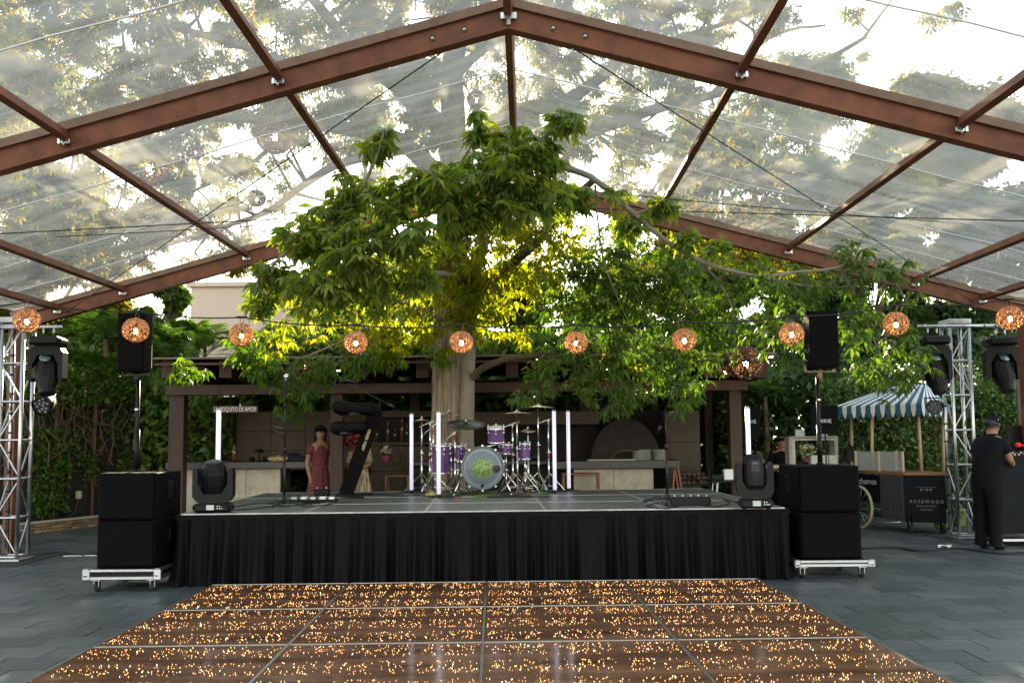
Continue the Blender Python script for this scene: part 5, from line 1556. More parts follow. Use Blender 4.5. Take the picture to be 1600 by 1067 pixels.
mid = [(960, 400, 12, 60, 120), (1000, 460, 12, 60, 130), (930, 470, 12, 55, 120), (1050, 430, 11.9, 48, 90), (900, 430, 12.2, 45, 80), (1080, 490, 12, 50, 100), (960, 540, 12, 58, 120), (1040, 550, 12, 52, 110), (900, 540, 12.3, 42, 70), (870, 480, 12.6, 40, 60),
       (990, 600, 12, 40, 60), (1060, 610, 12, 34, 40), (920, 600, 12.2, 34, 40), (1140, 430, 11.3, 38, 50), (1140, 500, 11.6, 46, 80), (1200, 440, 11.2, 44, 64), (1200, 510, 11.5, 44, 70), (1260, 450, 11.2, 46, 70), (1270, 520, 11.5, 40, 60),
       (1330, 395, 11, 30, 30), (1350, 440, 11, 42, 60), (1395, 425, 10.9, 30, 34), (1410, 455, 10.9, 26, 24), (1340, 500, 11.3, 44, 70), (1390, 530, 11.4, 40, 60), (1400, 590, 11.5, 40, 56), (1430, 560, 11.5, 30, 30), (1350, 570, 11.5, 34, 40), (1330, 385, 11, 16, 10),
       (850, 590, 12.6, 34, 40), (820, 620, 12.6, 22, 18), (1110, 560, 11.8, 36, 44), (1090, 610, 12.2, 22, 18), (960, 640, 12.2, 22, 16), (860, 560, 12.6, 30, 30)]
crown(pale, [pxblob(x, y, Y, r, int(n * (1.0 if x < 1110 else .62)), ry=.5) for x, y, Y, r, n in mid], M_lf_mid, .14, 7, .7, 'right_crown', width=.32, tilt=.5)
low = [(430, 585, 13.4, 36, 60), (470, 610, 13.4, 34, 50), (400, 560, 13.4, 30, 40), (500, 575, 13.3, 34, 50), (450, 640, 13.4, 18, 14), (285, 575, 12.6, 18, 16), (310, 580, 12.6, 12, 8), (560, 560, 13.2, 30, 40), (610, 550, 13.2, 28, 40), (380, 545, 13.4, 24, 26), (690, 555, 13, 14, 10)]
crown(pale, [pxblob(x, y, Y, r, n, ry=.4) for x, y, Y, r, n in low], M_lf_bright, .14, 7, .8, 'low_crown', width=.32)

# ------------------------------------------------------------------ trees and shrubs farther back
def back_tree(name, label, px, Y, top_py, wpx, n, mat, size=.16, base_py=None, low_py=640, bark=M_limb, nl=5, group='trees beyond the tent', tilt=.9):
    c = P(px, 684, Y); zt_ = P(px, top_py, Y).z; zb_ = P(px, low_py, Y).z
    t = thing(name, label, 'tree', (c.x, Y, 0), group)
    hw = wpx * Y / 1480
    trunk(t, [(c.x, Y, -.05), (c.x + .1, Y, zb_ * .6 + .3), (c.x - .1, Y, (zt_ + zb_) / 2), (c.x + .1, Y, zt_ * .92)], [.2 + hw * .03, .16, .1, .03], bark, 5, .03, n=10)
    bl = []
    rs_ = random.Random(hash(label) % 1000 if False else int(px * 7 + Y))
    for k in range(26):
        z = zb_ + (zt_ - zb_) * rs_.uniform(.08, .97); e = math.sin(math.pi * min(1, max(.12, (z - zb_) / (zt_ - zb_)))) ** .6
        x = c.x + rs_.uniform(-1, 1) * hw * e * .85; y = Y + rs_.uniform(-1, 1) * hw * .6 * e
        r = hw * rs_.uniform(.18, .36)
        bl.append(((x, y, z), (r, r, r * .75), n // 26))
    for k in range(0, 26, 3):
        limb(t, [(c.x, Y, bl[k][0][2] * .7), tuple(Vector((c.x, Y, bl[k][0][2] * .85)).lerp(Vector(bl[k][0]), .5)), bl[k][0]], .05 + hw * .01, .015, bark, n=5, sub=2)
    crown(t, bl, mat, size, nl, .6, width=.42, tilt=tilt)
    return t
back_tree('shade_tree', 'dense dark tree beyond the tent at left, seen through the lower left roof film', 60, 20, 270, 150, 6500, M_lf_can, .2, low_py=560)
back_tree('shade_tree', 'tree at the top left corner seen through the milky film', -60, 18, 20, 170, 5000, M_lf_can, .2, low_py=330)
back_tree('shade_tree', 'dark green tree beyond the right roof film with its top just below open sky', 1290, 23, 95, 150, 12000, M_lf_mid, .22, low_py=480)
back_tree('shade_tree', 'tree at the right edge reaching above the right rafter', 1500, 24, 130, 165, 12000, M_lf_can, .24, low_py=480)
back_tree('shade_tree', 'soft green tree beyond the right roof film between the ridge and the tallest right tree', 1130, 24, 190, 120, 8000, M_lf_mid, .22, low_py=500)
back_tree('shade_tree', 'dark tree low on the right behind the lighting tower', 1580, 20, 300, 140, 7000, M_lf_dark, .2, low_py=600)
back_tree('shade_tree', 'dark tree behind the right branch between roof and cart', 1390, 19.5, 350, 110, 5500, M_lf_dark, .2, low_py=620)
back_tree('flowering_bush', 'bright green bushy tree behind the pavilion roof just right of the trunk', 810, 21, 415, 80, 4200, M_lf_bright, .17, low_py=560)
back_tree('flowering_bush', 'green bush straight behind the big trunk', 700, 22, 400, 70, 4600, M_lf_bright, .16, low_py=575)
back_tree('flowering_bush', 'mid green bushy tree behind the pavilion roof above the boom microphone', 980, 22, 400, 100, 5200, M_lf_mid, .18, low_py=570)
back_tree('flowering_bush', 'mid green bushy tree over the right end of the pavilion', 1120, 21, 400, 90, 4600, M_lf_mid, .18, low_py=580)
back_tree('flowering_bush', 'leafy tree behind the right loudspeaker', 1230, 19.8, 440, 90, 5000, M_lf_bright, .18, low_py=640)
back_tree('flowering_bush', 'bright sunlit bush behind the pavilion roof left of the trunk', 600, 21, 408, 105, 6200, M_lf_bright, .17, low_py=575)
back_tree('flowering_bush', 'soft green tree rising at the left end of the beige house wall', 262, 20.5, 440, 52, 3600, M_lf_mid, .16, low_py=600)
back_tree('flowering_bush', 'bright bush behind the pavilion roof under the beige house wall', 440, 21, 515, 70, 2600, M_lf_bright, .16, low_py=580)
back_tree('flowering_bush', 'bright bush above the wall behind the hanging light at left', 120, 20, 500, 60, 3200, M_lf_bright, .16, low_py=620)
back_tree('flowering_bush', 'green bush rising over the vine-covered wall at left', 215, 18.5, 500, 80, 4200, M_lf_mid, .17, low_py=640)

# greenery seen through the slot over the pavilion's rear wall
pts = np.stack([rng.uniform(-5.6, 5.2, 34000), rng.uniform(19.2, 20.8, 34000), rng.uniform(0.2, 3.6, 34000)], 1)
V, Q = single_leaves(pts, .25, .6)
tag(np_mesh('rear_greenery', V, Q, M_lf_mid), 'bright green thicket behind the pavilion', 'thicket', kind='stuff')

# ------------------------------------------------------------------ palms
def frond_palm(label, px, py, Y, nf, L, mat=M_lf_palm, fan=False, hgt=None, group='palms by the garden wall', name='garden_palm', droop=1.0):
    c = P(px, py, Y)
    t = thing(name, label, 'palm', (c.x, Y, 0), group)
    m = MB(); m.tube([(c.x, Y, -.05), (c.x + .03, Y, c.z * .5), (c.x, Y, c.z)], [.07, .05, .04], 8); m.build('trunk', M_limb, t)
    Vs, Qs = [], []; stem = MB()
    for k in range(nf):
        a = 2 * math.pi * k / nf + rng.uniform(-.3, .3); el = rng.uniform(.35, 1.4)
        d = np.array([math.cos(a) * math.cos(el), math.sin(a) * math.cos(el), math.sin(el)]); o = np.array(c)
        if fan:
            h = o + d * L * rng.uniform(.5, 1.0); nl_ = 15
            s = unit(np.cross(d, [0, 0, 1.0])[None])[0]; u = np.cross(s, d)
            stem.tube([tuple(o), tuple(h)], .006, 4)
            ang = np.linspace(-1.9, 1.9, nl_)
            dir_ = unit(np.cos(ang)[:, None] * d + np.sin(ang)[:, None] * s + u * .1 - np.array([0, 0, .25]))
            ln = L * .75 * rng.uniform(.85, 1.1, nl_)
            base = np.repeat(h[None], nl_, 0)
        else:
            nl_ = 44; tt_ = np.linspace(.12, 1, nl_ // 2)
            dz = -droop * tt_[:, None] ** 2 * np.array([0, 0, .75]) * L
            sp = o + d * (tt_[:, None] * L) + dz
            stem.tube([tuple(o)] + [tuple(q) for q in sp[::4]], .007, 4)
            s = unit(np.cross(d, [0, 0, 1.0])[None])[0]
            base = np.concatenate([sp, sp]); side = np.concatenate([np.repeat(s[None], nl_ // 2, 0), np.repeat(-s[None], nl_ // 2, 0)])
            dir_ = unit(side + d * .7 + np.array([0, 0, -.35])); ln = L * .38 * np.concatenate([np.sin(np.pi * (tt_ * .85 + .12))] * 2)
        s2 = unit(np.cross(dir_, np.array([0, 0, 1.0]) + rng.normal(0, .2, (nl_, 3)))); wv = s2 * .014 * (1.6 if fan else 1)
        V = np.stack([base, base + dir_ * (ln * .4)[:, None] + wv, base + dir_ * ln[:, None] - np.array([0, 0, .05]) * ln[:, None], base + dir_ * (ln * .4)[:, None] - wv], 1).reshape(-1, 3)
        Vs.append(V); Qs.append((np.arange(nl_) * 4)[:, None] + np.array([0, 1, 2, 3]))
    V, Q = merge(list(zip(Vs, Qs))); np_mesh('fronds', V, Q, mat, t); stem.build('frond_stems', M_lf_palm, t)
    return t
frond_palm('feathery palm above the vine wall just right of the left moving light', 130, 585, 16.6, 16, 1.15)
frond_palm('feathery palm rising over the vine wall at its middle', 165, 530, 17.0, 18, 1.3)
frond_palm('feathery palm arching behind the left loudspeaker', 250, 545, 18.3, 16, 1.2)
frond_palm('bright feathery palm at the left end of the pavilion roof', 320, 535, 20.4, 18, 1.2, M_lf_bright)
frond_palm('bright feathery palm behind the pavilion roof, second from its left end', 385, 545, 20.6, 16, 1.1, M_lf_bright)
frond_palm('palm at the far left behind the truss tower', 20, 560, 16.2, 16, 1.2)
for k, (px, py, lab) in enumerate(((1195, 620, 'fan palm left of the right loudspeaker pole, the topmost'), (1235, 650, 'fan palm between the right loudspeaker pole and the awning'), (1185, 665, 'fan palm low beside the right pavilion post'), (1225, 600, 'fan palm just left of the right loudspeaker pole'), (1265, 640, 'fan palm right behind the right loudspeaker pole'))):
    frond_palm(lab, px, py, 17.3 + .3 * k, 15, .42, fan=True, name='fan_palm', group='fan palms beside the pavilion')
frond_palm('fan palm at the right edge under the hanging light', 1590, 590, 15.6, 12, .5, fan=True, name='fan_palm', group='fan palms beside the pavilion')

# ------------------------------------------------------------------ vine-covered garden wall at left, its stone kerb
M_wall = pbr('garden_wall', (.030, .024, .018), .95, var=.4, bump=.5)
w0, w1 = G(-40, 842, 0), G(262, 808, 0)
w0 = Vector((w0.x, w0.y + .25, 0)); w1 = Vector((w1.x, w1.y + .25, 0)); wd = (w1 - w0); wn = Vector((wd.y, -wd.x, 0)).normalized(); wL = wd.length; wd.normalize()
wall = thing('garden_wall', 'dark vine-covered garden wall at the left', 'wall', (w0 + w1) / 2)
HWL = 2.45
m = MB(); m.bar(w0 - wd * 3 + Vector((0, 0, HWL / 2)) - wn * .15, w1 + wd * 1.5 + Vector((0, 0, HWL / 2)) - wn * .15, .2, HWL); m.build('wall_core', M_wall, wall)
for k in range(4):
    c = w0 + wd * (wL * (.30 + .055 * k if k < 2 else .1 + .2 * k)) + wn * .06
    m = MB(); m.tube([c, c + Vector((.02, 0, HWL - .05))], .03 if k != 1 else .022, 8); m.build('conduit_pipe', M_darkwood if k % 2 else M_vine, wall)
c = w0 + wd * wL * .42 + wn * .1 + Vector((0, 0, .55)); m = MB(); m.bbox(c, (.09, .06, .13), .006); m.build('junction_box', pbr('box_beige', (.4, .38, .28), .6), wall)
m = MB(); m.tube([c + Vector((0, 0, -.06)), c + Vector((-.05, -.03, -.3)), c + Vector((-.3, -.05, -.45)), c + Vector((-.5, -.05, -.5))], .01, 6); m.build('junction_cable', M_vine, wall)
vine = thing('climbing_vine', 'leafy vine with bare tangled stems spilling over the garden wall at left', 'vine', w0 + wd * wL * .5 + wn * .1)
m = MB()
for k in range(110):
    s_ = random.uniform(0, wL + .8); p = w0 + wd * s_ + wn * random.uniform(.0, .12) + Vector((0, 0, HWL - random.uniform(-.1, .25)))
    pts_ = [p]
    for j in range(7):
        p = p + wd * random.gauss(0, .14) + wn * random.gauss(.008, .05) + Vector((0, 0, random.uniform(-.38, .04)))
        if p.z < .1: break
        pts_.append(p)
    if len(pts_) > 2: m.tube(pts_, random.uniform(.004, .012), 4)
m.build('stems', M_vine, vine)
def wall_pts(n, z0, z1, s0, s1, d0, d1):
    s_ = rng.uniform(s0, s1, n); z = rng.uniform(z0, z1, n); d = rng.uniform(d0, d1, n)
    return np.array(w0)[None] + np.outer(s_, np.array(wd)) + np.outer(d, np.array(wn)) + np.stack([0 * z, 0 * z, z], 1)
A = wall_pts(9000, HWL - .35, HWL + .35, -1, wL + .8, -.5, .35)
B_ = []
for k in range(34):
    s0, z0 = random.uniform(-.5, wL + .5), random.uniform(.4, HWL - .3)
    B_.append(wall_pts(70, z0 - .22, z0 + .22, s0 - .18, s0 + .18, 0, .22))
C_ = wall_pts(1600, .3, 1.7, wL * .18, wL * .34, 0, .25)
V, Q = single_leaves(np.concatenate([A] + B_ + [C_]), .075, .7); np_mesh('leaves', V, Q, M_lf_bright, vine)
pts = wall_pts(60, HWL - .5, HWL + .3, 0, wL + .6, .1, .4)
V, T_ = leaf_arrays(pts, .035, 5, .7, -.1, 1.5); np_mesh('blossoms', V, T_, leaf_mat('yellow_petal', [(.6, .45, .03), (.7, .55, .08)], .3), vine)
# stone kerb made of stacked stones
kerb = thing('stone_kerb', 'low kerb of stacked tan stones with a pale cap at the foot of the vine wall', 'kerb', w0 + wn * .25)
M_kst = [pbr('tan_stone%d' % k, c_, .85, var=.25, scale=10, bump=.5) for k, c_ in enumerate(((.26, .17, .08), (.34, .25, .14), (.20, .14, .08), (.30, .19, .09)))]
k0, k1 = w0 + wn * .28 - wd * 1.5, w1 + wn * .28
kd = (k1 - k0).normalized(); kL = (k1 - k0).length; rzk = math.atan2(kd.y, kd.x)
m = MB(); m.bar(k0 + Vector((0, 0, .07)) - wn * .08, k1 + Vector((0, 0, .07)) - wn * .08, .12, .14); m.build('kerb_core', M_soil, kerb)
for row in range(3):
    s_ = random.uniform(-.1, 0)
    while s_ < kL:
        L_ = random.uniform(.11, .26)
        m = MB(); m.bbox(k0 + kd * (s_ + L_ / 2) + Vector((0, 0, .028 + row * .05)) + wn * random.uniform(-.01, .012), (L_ - .012, .09, .044), .009, rz=rzk + random.uniform(-.03, .03))
        m.build('stone', random.choice(M_kst), kerb); s_ += L_
s_ = 0
while s_ < kL:
    L_ = random.uniform(.3, .5); m = MB(); m.bbox(k0 + kd * (s_ + L_ / 2) + Vector((0, 0, .172)) - wn * .01, (L_ - .006, .14, .032), .008, rz=rzk); m.build('cap_stone', pbr('cap_stone', (.42, .38, .3), .8, bump=.3), kerb); s_ += L_

# ------------------------------------------------------------------ hedge at right
hx0, hx1 = P(1290, 700, 16.6).x, P(1700, 700, 16.6).x
hd = thing('hedge', 'clipped glossy-leaved hedge behind the churro cart and the man in black', 'hedge', ((hx0 + hx1) / 2, 16.9, 0))
HH = 2.15
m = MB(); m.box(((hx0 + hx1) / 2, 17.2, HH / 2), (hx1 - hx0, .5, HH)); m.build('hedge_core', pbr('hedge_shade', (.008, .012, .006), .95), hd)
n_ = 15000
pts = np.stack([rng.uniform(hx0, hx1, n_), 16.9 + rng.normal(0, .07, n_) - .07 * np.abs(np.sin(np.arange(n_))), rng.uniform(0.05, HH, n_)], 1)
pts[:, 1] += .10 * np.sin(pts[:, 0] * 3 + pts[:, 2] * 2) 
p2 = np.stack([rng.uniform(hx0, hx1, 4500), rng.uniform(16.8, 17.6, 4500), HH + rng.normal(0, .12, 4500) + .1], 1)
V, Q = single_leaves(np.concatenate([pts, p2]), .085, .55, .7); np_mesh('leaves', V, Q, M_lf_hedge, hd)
m = MB()
for k in range(60):
    p = Vector((random.uniform(hx0 + 1.3, hx1), 16.75, random.uniform(.6, 2.2))); q = [p]
    for j in range(4): p = p + Vector((random.gauss(0, .15), random.gauss(0, .03), random.uniform(-.3, .1))); q.append(p)
    m.tube(q, .006, 4)
m.build('stems', M_vine, hd)
# taller bank of foliage behind hedge
def bank(label, x0, x1, y0, y1, z0, z1, n, mat, size=.16):
    pts = np.stack([rng.uniform(x0, x1, n), rng.uniform(y0, y1, n), rng.uniform(z0, z1, n)], 1)
    pts[:, 2] += .35 * np.sin(pts[:, 0] * 1.3)
    V, Q = single_leaves(pts, size, .5); return tag(np_mesh('thicket', V, Q, mat), label, 'thicket', kind='stuff')
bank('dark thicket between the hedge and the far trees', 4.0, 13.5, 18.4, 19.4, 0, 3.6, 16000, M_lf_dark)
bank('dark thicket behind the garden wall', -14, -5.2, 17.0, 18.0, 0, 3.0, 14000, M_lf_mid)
bank('dim thicket behind the right pavilion post', 3.9, 6.6, 17.2, 18.0, 0, 2.6, 6000, M_lf_dark)

# ------------------------------------------------------------------ house behind, at left
a, b = P(296, 560, 27), P(575, 440, 27)
hs_ = thing('house', 'plain beige house wall beyond the palms at left', 'house', ((a.x + b.x) / 2, 27, 0))
M_house = pbr('beige_render', (.66, .52, .43), .9, var=.06)
wz = P(360, 448, 27).z; nx = 3; ww = (b.x - a.x) / nx
for i in range(nx):
    for j in range(3):
        m = MB(); m.box((a.x + (i + .5) * ww, 29, wz * (j + .5) / 3), (ww - .02, 4, wz / 3 - .02)); m.build('wall_panel', M_house, hs_)
m = MB(); m.box(((a.x + b.x) / 2, 29, wz + .06), (b.x - a.x + .2, 4.2, .12)); m.build('parapet', M_house, hs_)
a = P(1570, 600, 22); hs2 = thing('house', 'pale arched outbuilding half seen behind the lighting tower at far right', 'house', (a.x + 1.2, 22, 0))
m = MB(); zt_ = P(1570, 505, 22).z; arch = [(-.9, 0), (-.9, zt_ - 1.0)] + [(-.9 * math.cos(math.pi * k / 12), zt_ - 1.0 + .6 * math.sin(math.pi * k / 12)) for k in range(13)] + [(.9, 0), (1.6, 0), (1.6, zt_), (-1.6, zt_), (-1.6, 0)]
m.prism(arch, (a.x + 1.0, 22, 0), (1, 0, 0), (0, 0, 1), (0, 1, 0), .5); m.build('wall', M_house, hs2)
m = MB(); m.box((a.x + 1.0, 22.6, zt_ + .1), (3.6, 2, .2)); m.build('roof', M_woodh, hs2)
# ------------------------------------------------------------------ people
M_skin = pbr('skin', (.30, .145, .085), .55, var=.08)
M_hair = pbr('dark_hair', (.006, .005, .005), .55)
M_blackcloth = pbr('dark_clothes', (.0032, .0036, .0055), .85, var=.3, scale=6, bump=.5, bscale=10, spec=.15)
def person(label, loc, h, rz, arms, lean=0.0, legs=True, female=False, sit=False):
    """continuous body; local frame faces -Y, then turned by rz about loc. arms: list of (shoulder side, elbow, hand) local offsets as fractions of height"""
    loc = Vector(loc); M = Matrix.Rotation(rz, 3, 'Z')
    t = thing('person', label, 'person', loc)
    def W(x, y, z): return loc + M @ Vector((x * h, y * h, z * h))
    sw = .105 if not female else .092
    tor = [W(0, 0, .53), W(0, -.005 - lean * .2, .60), W(0, -.01 - lean * .5, .68), W(0, -.015 - lean * .8, .76), W(0, -.015 - lean, .82), W(0, -.02 - lean * 1.15, .86), W(0, -.028 - lean * 1.3, .905), W(0, -.025 - lean * 1.35, .955)]
    rd = [.088, .074 if female else .086, .072 if female else .088, .09, .062, .030, .052, .046]
    pts = list(tor); E = [(i, i + 1) for i in range(len(tor) - 1)]
    rad = [(r * h, r * h * (.68 if i < 5 else 1.0)) for i, r in enumerate(rd)]
    def chain(start, ps, rs_):
        prev = start
        for p, r in zip(ps, rs_):
            pts.append(p); rad.append((r * h, r * h)); E.append((prev, len(pts) - 1)); prev = len(pts) - 1
        return prev
    hands = []
    for s, el, hn in arms:
        sh = W(s * sw, -.015 - lean * .9, .805)
        e_, h_ = W(*el), W(*hn)
        k = chain(4, [sh, sh.lerp(e_, .5), e_, e_.lerp(h_, .5), h_], [.029, .028, .025, .022, .0155])
        d = (h_ - e_).normalized(); sd = d.cross(Vector((0, 0, 1))).normalized() if abs(d.z) < .95 else Vector((1, 0, 0)); dn = sd.cross(d)
        pal = chain(k, [h_ + d * .028 * h], [.017])
        for f in range(4):
            o = sd * (f - 1.5) * .0105 * h
            L_ = (.030, .036, .034, .026)[f] * h
            b = h_ + d * .042 * h + o
            chain(pal, [b, b + d * L_ * .55 + dn * -.004 * h, b + d * L_ + dn * -.012 * h], [.0056, .0052, .0045])
        b = h_ + d * .018 * h + sd * .02 * h
        chain(k, [b, b + d * .018 * h + sd * .008 * h], [.006, .005])
    if legs:
        for s in (-1, 1):
            hp, kn, an, to = W(s * .05, 0, .50), W(s * .055, -.012, .285), W(s * .058, .006, .045), W(s * .062, -.075, .018)
            chain(0, [hp, hp.lerp(kn, .5), kn, kn.lerp(an, .4), an, to], [.062, .056, .042, .040, .025, .022])
    body = skin_obj('body', pts, E, rad, M_skin, t, 2)
    hc = W(0, -.028 - lean * 1.33, .932)
    fwd = M @ Vector((0, -1, 0)); rt = M @ Vector((1, 0, 0))
    m = MB(); m.tube([hc + fwd * .050 * h + Vector((0, 0, .008 * h)), hc + fwd * .064 * h - Vector((0, 0, .008 * h))], [.005 * h, .009 * h], 6); m.build('nose', M_skin, t)
    for s in (-1, 1):
        m = MB(); m.ball(hc + fwd * .0485 * h + rt * s * .019 * h + Vector((0, 0, .008 * h)), .0065 * h, 8); m.build('eye', M_hair, t)
        m = MB(); m.ball(hc + rt * s * .051 * h, .012 * h, 8, (.5, 1, 1.4)); m.build('ear', M_skin, t)
    m = MB(); m.ball(hc + fwd * .046 * h - Vector((0, 0, .022 * h)), .012 * h, 8, (1.3, .6, .35)); m.build('mouth', pbr('lips', (.25, .06, .05), .5), t)
    return t, W, hc, M
def loft(m, secs, n=20):
    """closed elliptical sections: (centre, half width vector, half depth vector)"""
    vs, fs = [], []
    for c, a, b in secs:
        for k in range(n):
            t_ = 2 * math.pi * k / n
            vs.append(c + a * math.cos(t_) + b * math.sin(t_))
    for i in range(len(secs) - 1):
        for k in range(n):
            k2 = (k + 1) % n; fs.append((i * n + k, i * n + k2, (i + 1) * n + k2, (i + 1) * n + k))
    m.add(vs, fs, True)
def shirt(t, W, h, lean, arms, mat, long=.55, female=False, bottom=.46, name='shirt', grow=1.0, M3=None):
    sw = .105 if not female else .092
    o = W(0, 0, 0); X = (W(1, 0, 0) - o).normalized(); Yv = (W(0, 1, 0) - o).normalized(); m = MB()
    prof = [(bottom - .01, .098, .082, 0), (bottom, .102, .085, 0), (.52, .104, .084, .02), (.58, .100, .082, .15), (.64, .101, .082, .35), (.70, .108, .084, .55), (.76, .120, .084, .8), (.79, .122, .08, .9), (.815, .112, .07, .97), (.832, .085, .056, 1.02), (.845, .05, .046, 1.1), (.862, .040, .040, 1.15), (.864, .034, .034, 1.15)]
    secs = []
    for z, a, b, k in prof:
        if z < bottom - .02: continue
        w_ = 1 + .02 * math.sin(z * 90)
        secs.append((W(0, -.008 - lean * k, z), X * a * h * grow * w_ * (.9 if female else 1), Yv * b * h * grow * w_))
    loft(m, secs, 24)
    for s, el, hn in arms:
        sh = W(s * (sw - .012), -.012 - lean * .92, .800); e_ = W(*el); d = (e_ - sh).normalized(); q = sh.lerp(e_, long)
        u = d.orthogonal().normalized(); v = d.cross(u)
        loft(m, [(sh - d * .03 * h, u * .02 * h, v * .02 * h), (sh, u * .043 * h, v * .043 * h), (sh.lerp(q, .5), u * .041 * h, v * .041 * h), (q, u * .042 * h, v * .042 * h), (q - d * .004 * h, u * .032 * h, v * .032 * h)], 14)
    return m.build(name, mat, t)
def trousers(t, W, h, mat):
    o = W(0, 0, 0); X = (W(1, 0, 0) - o).normalized(); Yv = (W(0, 1, 0) - o).normalized(); m = MB()
    loft(m, [(W(0, 0, .56), X * .088 * h, Yv * .07 * h), (W(0, .0, .52), X * .098 * h, Yv * .078 * h), (W(0, 0, .475), X * .100 * h, Yv * .082 * h), (W(0, 0, .45), X * .07 * h, Yv * .06 * h)], 24)
    for s in (-1, 1):
        P_ = [(.045, 0, .50, .05), (.050, 0, .455, .062), (.053, -.004, .38, .056), (.056, -.010, .29, .046), (.058, -.004, .2, .043), (.060, .002, .10, .041), (.061, .0, .035, .043), (.061, -.002, .022, .044)]
        loft(m, [(W(s * x, y + .003 * math.sin(z * 60), z), X * r * h, Yv * r * h * 1.05) for x, y, z, r in P_], 16)
    return m.build('trousers', mat, t)
def dress(t, W, h, mat, z_top=.80, flare=.17, base_z=.03, lean=0.0):
    m = MB()
    prof = [(z_top, .060), (.76, .090), (.70, .083), (.64, .072), (.56, .092), (.46, .108), (.30, .13), (.15, .15), (base_z, flare)]
    def fn(u, v):
        f = v * (len(prof) - 1); i = min(int(f), len(prof) - 2); k = f - i
        z = prof[i][0] + (prof[i + 1][0] - prof[i][0]) * k; r = prof[i][1] + (prof[i + 1][1] - prof[i][1]) * k
        a = 2 * math.pi * u; fold = 1 + max(0, v - .4) * .22 * math.sin(11 * a + 2 * v)
        return W(r * fold * math.cos(a), r * fold * .8 * math.sin(a) - .01 - lean * max(0, z - .55) * 3, z)
    m.grid(fn, 60, 28); return m.build('dress', mat, t)
def hair(t, hc, h, M, length=.10, mat=M_hair, r=.056):
    m = MB()
    def fn(u, v):
        a = 2 * math.pi * u; th = math.pi * (.02 + .98 * v)
        if -math.sin(a) > .3: th = min(th, 1.0)
        x = r * 1.08 * math.sin(min(th, 2.0)) * math.cos(a); y = r * 1.1 * math.sin(min(th, 2.0)) * math.sin(a)
        front = max(0, -math.sin(a))
        z = r * 1.12 * math.cos(th) if th < 1.5 else -length * (th - 1.5) / 1.6
        return hc + M @ Vector((x * h, (y + .012) * h, (z + .006) * h))
    m.grid(fn, 28, 16); return m.build('hair', mat, t)

def print_mat(name, cols, scale, stretch=(1, 1, 1)):
    m = bpy.data.materials.new(name); n, l = nodes_of(m); b = n['Principled BSDF']; b.inputs['Roughness'].default_value = .85
    tc = n.new('ShaderNodeTexCoord'); mp = n.new('ShaderNodeMapping'); mp.inputs['Scale'].default_value = stretch
    nz = n.new('ShaderNodeTexNoise'); nz.inputs['Scale'].default_value = scale; nz.inputs['Detail'].default_value = 2
    rp = n.new('ShaderNodeValToRGB'); e = rp.color_ramp.elements
    e[0].position = .34; e[0].color = (*cols[0], 1); e[1].position = .68; e[1].color = (*cols[-1], 1)
    for i, c in enumerate(cols[1:-1]):
        x = e.new(.34 + .34 * (i + 1) / (len(cols) - 1)); x.color = (*c, 1)
    l.new(tc.outputs['Object'], mp.inputs[0]); l.new(mp.outputs[0], nz.inputs['Vector']); l.new(nz.outputs[0], rp.inputs[0]); l.new(rp.outputs[0], b.inputs['Base Color'])
    return m
# man in black at the desk, seen from behind, facing right and away
gm_ = G(1545, 858, 0); hm = P(1545, 654, gm_.y).z
armsm = [(1, (.17, -.10, .66), (.13, -.27, .615)), (-1, (-.13, -.12, .66), (-.06, -.26, .61))]
pm, Wm, hcm, Mm = person('man in a black polo shirt, trousers and cap bending over the mixing desk at right', (gm_.x, gm_.y, 0.012), hm / .985, R(118), armsm, lean=.07)
shirt(pm, Wm, hm / .985, .07, armsm, M_blackcloth, .6, grow=1.1); trousers(pm, Wm, hm / .985, M_blackcloth)
h_ = hm / .985
hair(pm, hcm, h_, Mm, .03, r=.052)
m = MB(); m.lathe([(.058 * h_, -.004), (.060 * h_, .01 * h_), (.054 * h_, .035 * h_), (.03 * h_, .052 * h_), (0, .056 * h_)], hcm + Vector((0, 0, .012 * h_)), 20, (0, 0, 1))
m.grid(lambda u, v: hcm + Mm @ Vector(((u - .5) * .1 * h_, (-.05 - .05 * v * math.sin(math.pi * u)) * h_, (.014 - .012 * v) * h_)), 10, 3); m.build('cap', M_blackcloth, pm)
m = MB(); m.ball(hcm + Mm @ Vector((-.052 * h_, .012 * h_, .035 * h_)), .014, 8, (.6, .6, .9)); m.build('cap_badge', M_white, pm)
for s in (-1, 1):
    m = MB(); c = Wm(s * .06, -.02, .022); m.ball(c, .05, 12, (1, 1, .8)); c2 = Wm(s * .062, -.065, .018); m.ball(c2, .045, 12, (1, 1, .6)); m.tube([c, c2], .044, 10)
    m.bar(c2 + Vector((0, -.04, .005)), c + Vector((0, -.05, .0)), .006, .006); m.build('shoe', M_black, pm)
# woman in the red dress
MATS['red_sleeve'] = print_mat('red_sleeve', [(.12, .012, .012), (.16, .022, .018), (.07, .03, .05), (.20, .06, .025)], 26)
armsf = [(1, (.115, .0, .64), (.06, -.05, .47)), (-1, (-.12, .01, .64), (-.10, -.03, .49))]
w1p = P(499, 700, 15.4); hw1 = P(499, 667, 15.4).z
pw, Ww, hcw, Mw = person('woman in a long red patterned dress standing behind the middle pavilion post', (w1p.x, 15.4, 0), hw1 / .99, R(32), armsf, female=True)
dress(pw, Ww, hw1 / .99, print_mat('red_print', [(.12, .012, .012), (.16, .022, .018), (.07, .03, .05), (.20, .06, .025)], 26)); hair(pw, hcw, hw1 / .99, Mw, .15, r=.064); shirt(pw, Ww, hw1 / .99, 0, armsf, MATS['red_sleeve'], .45, female=True, bottom=.6, name='sleeves', grow=.80)
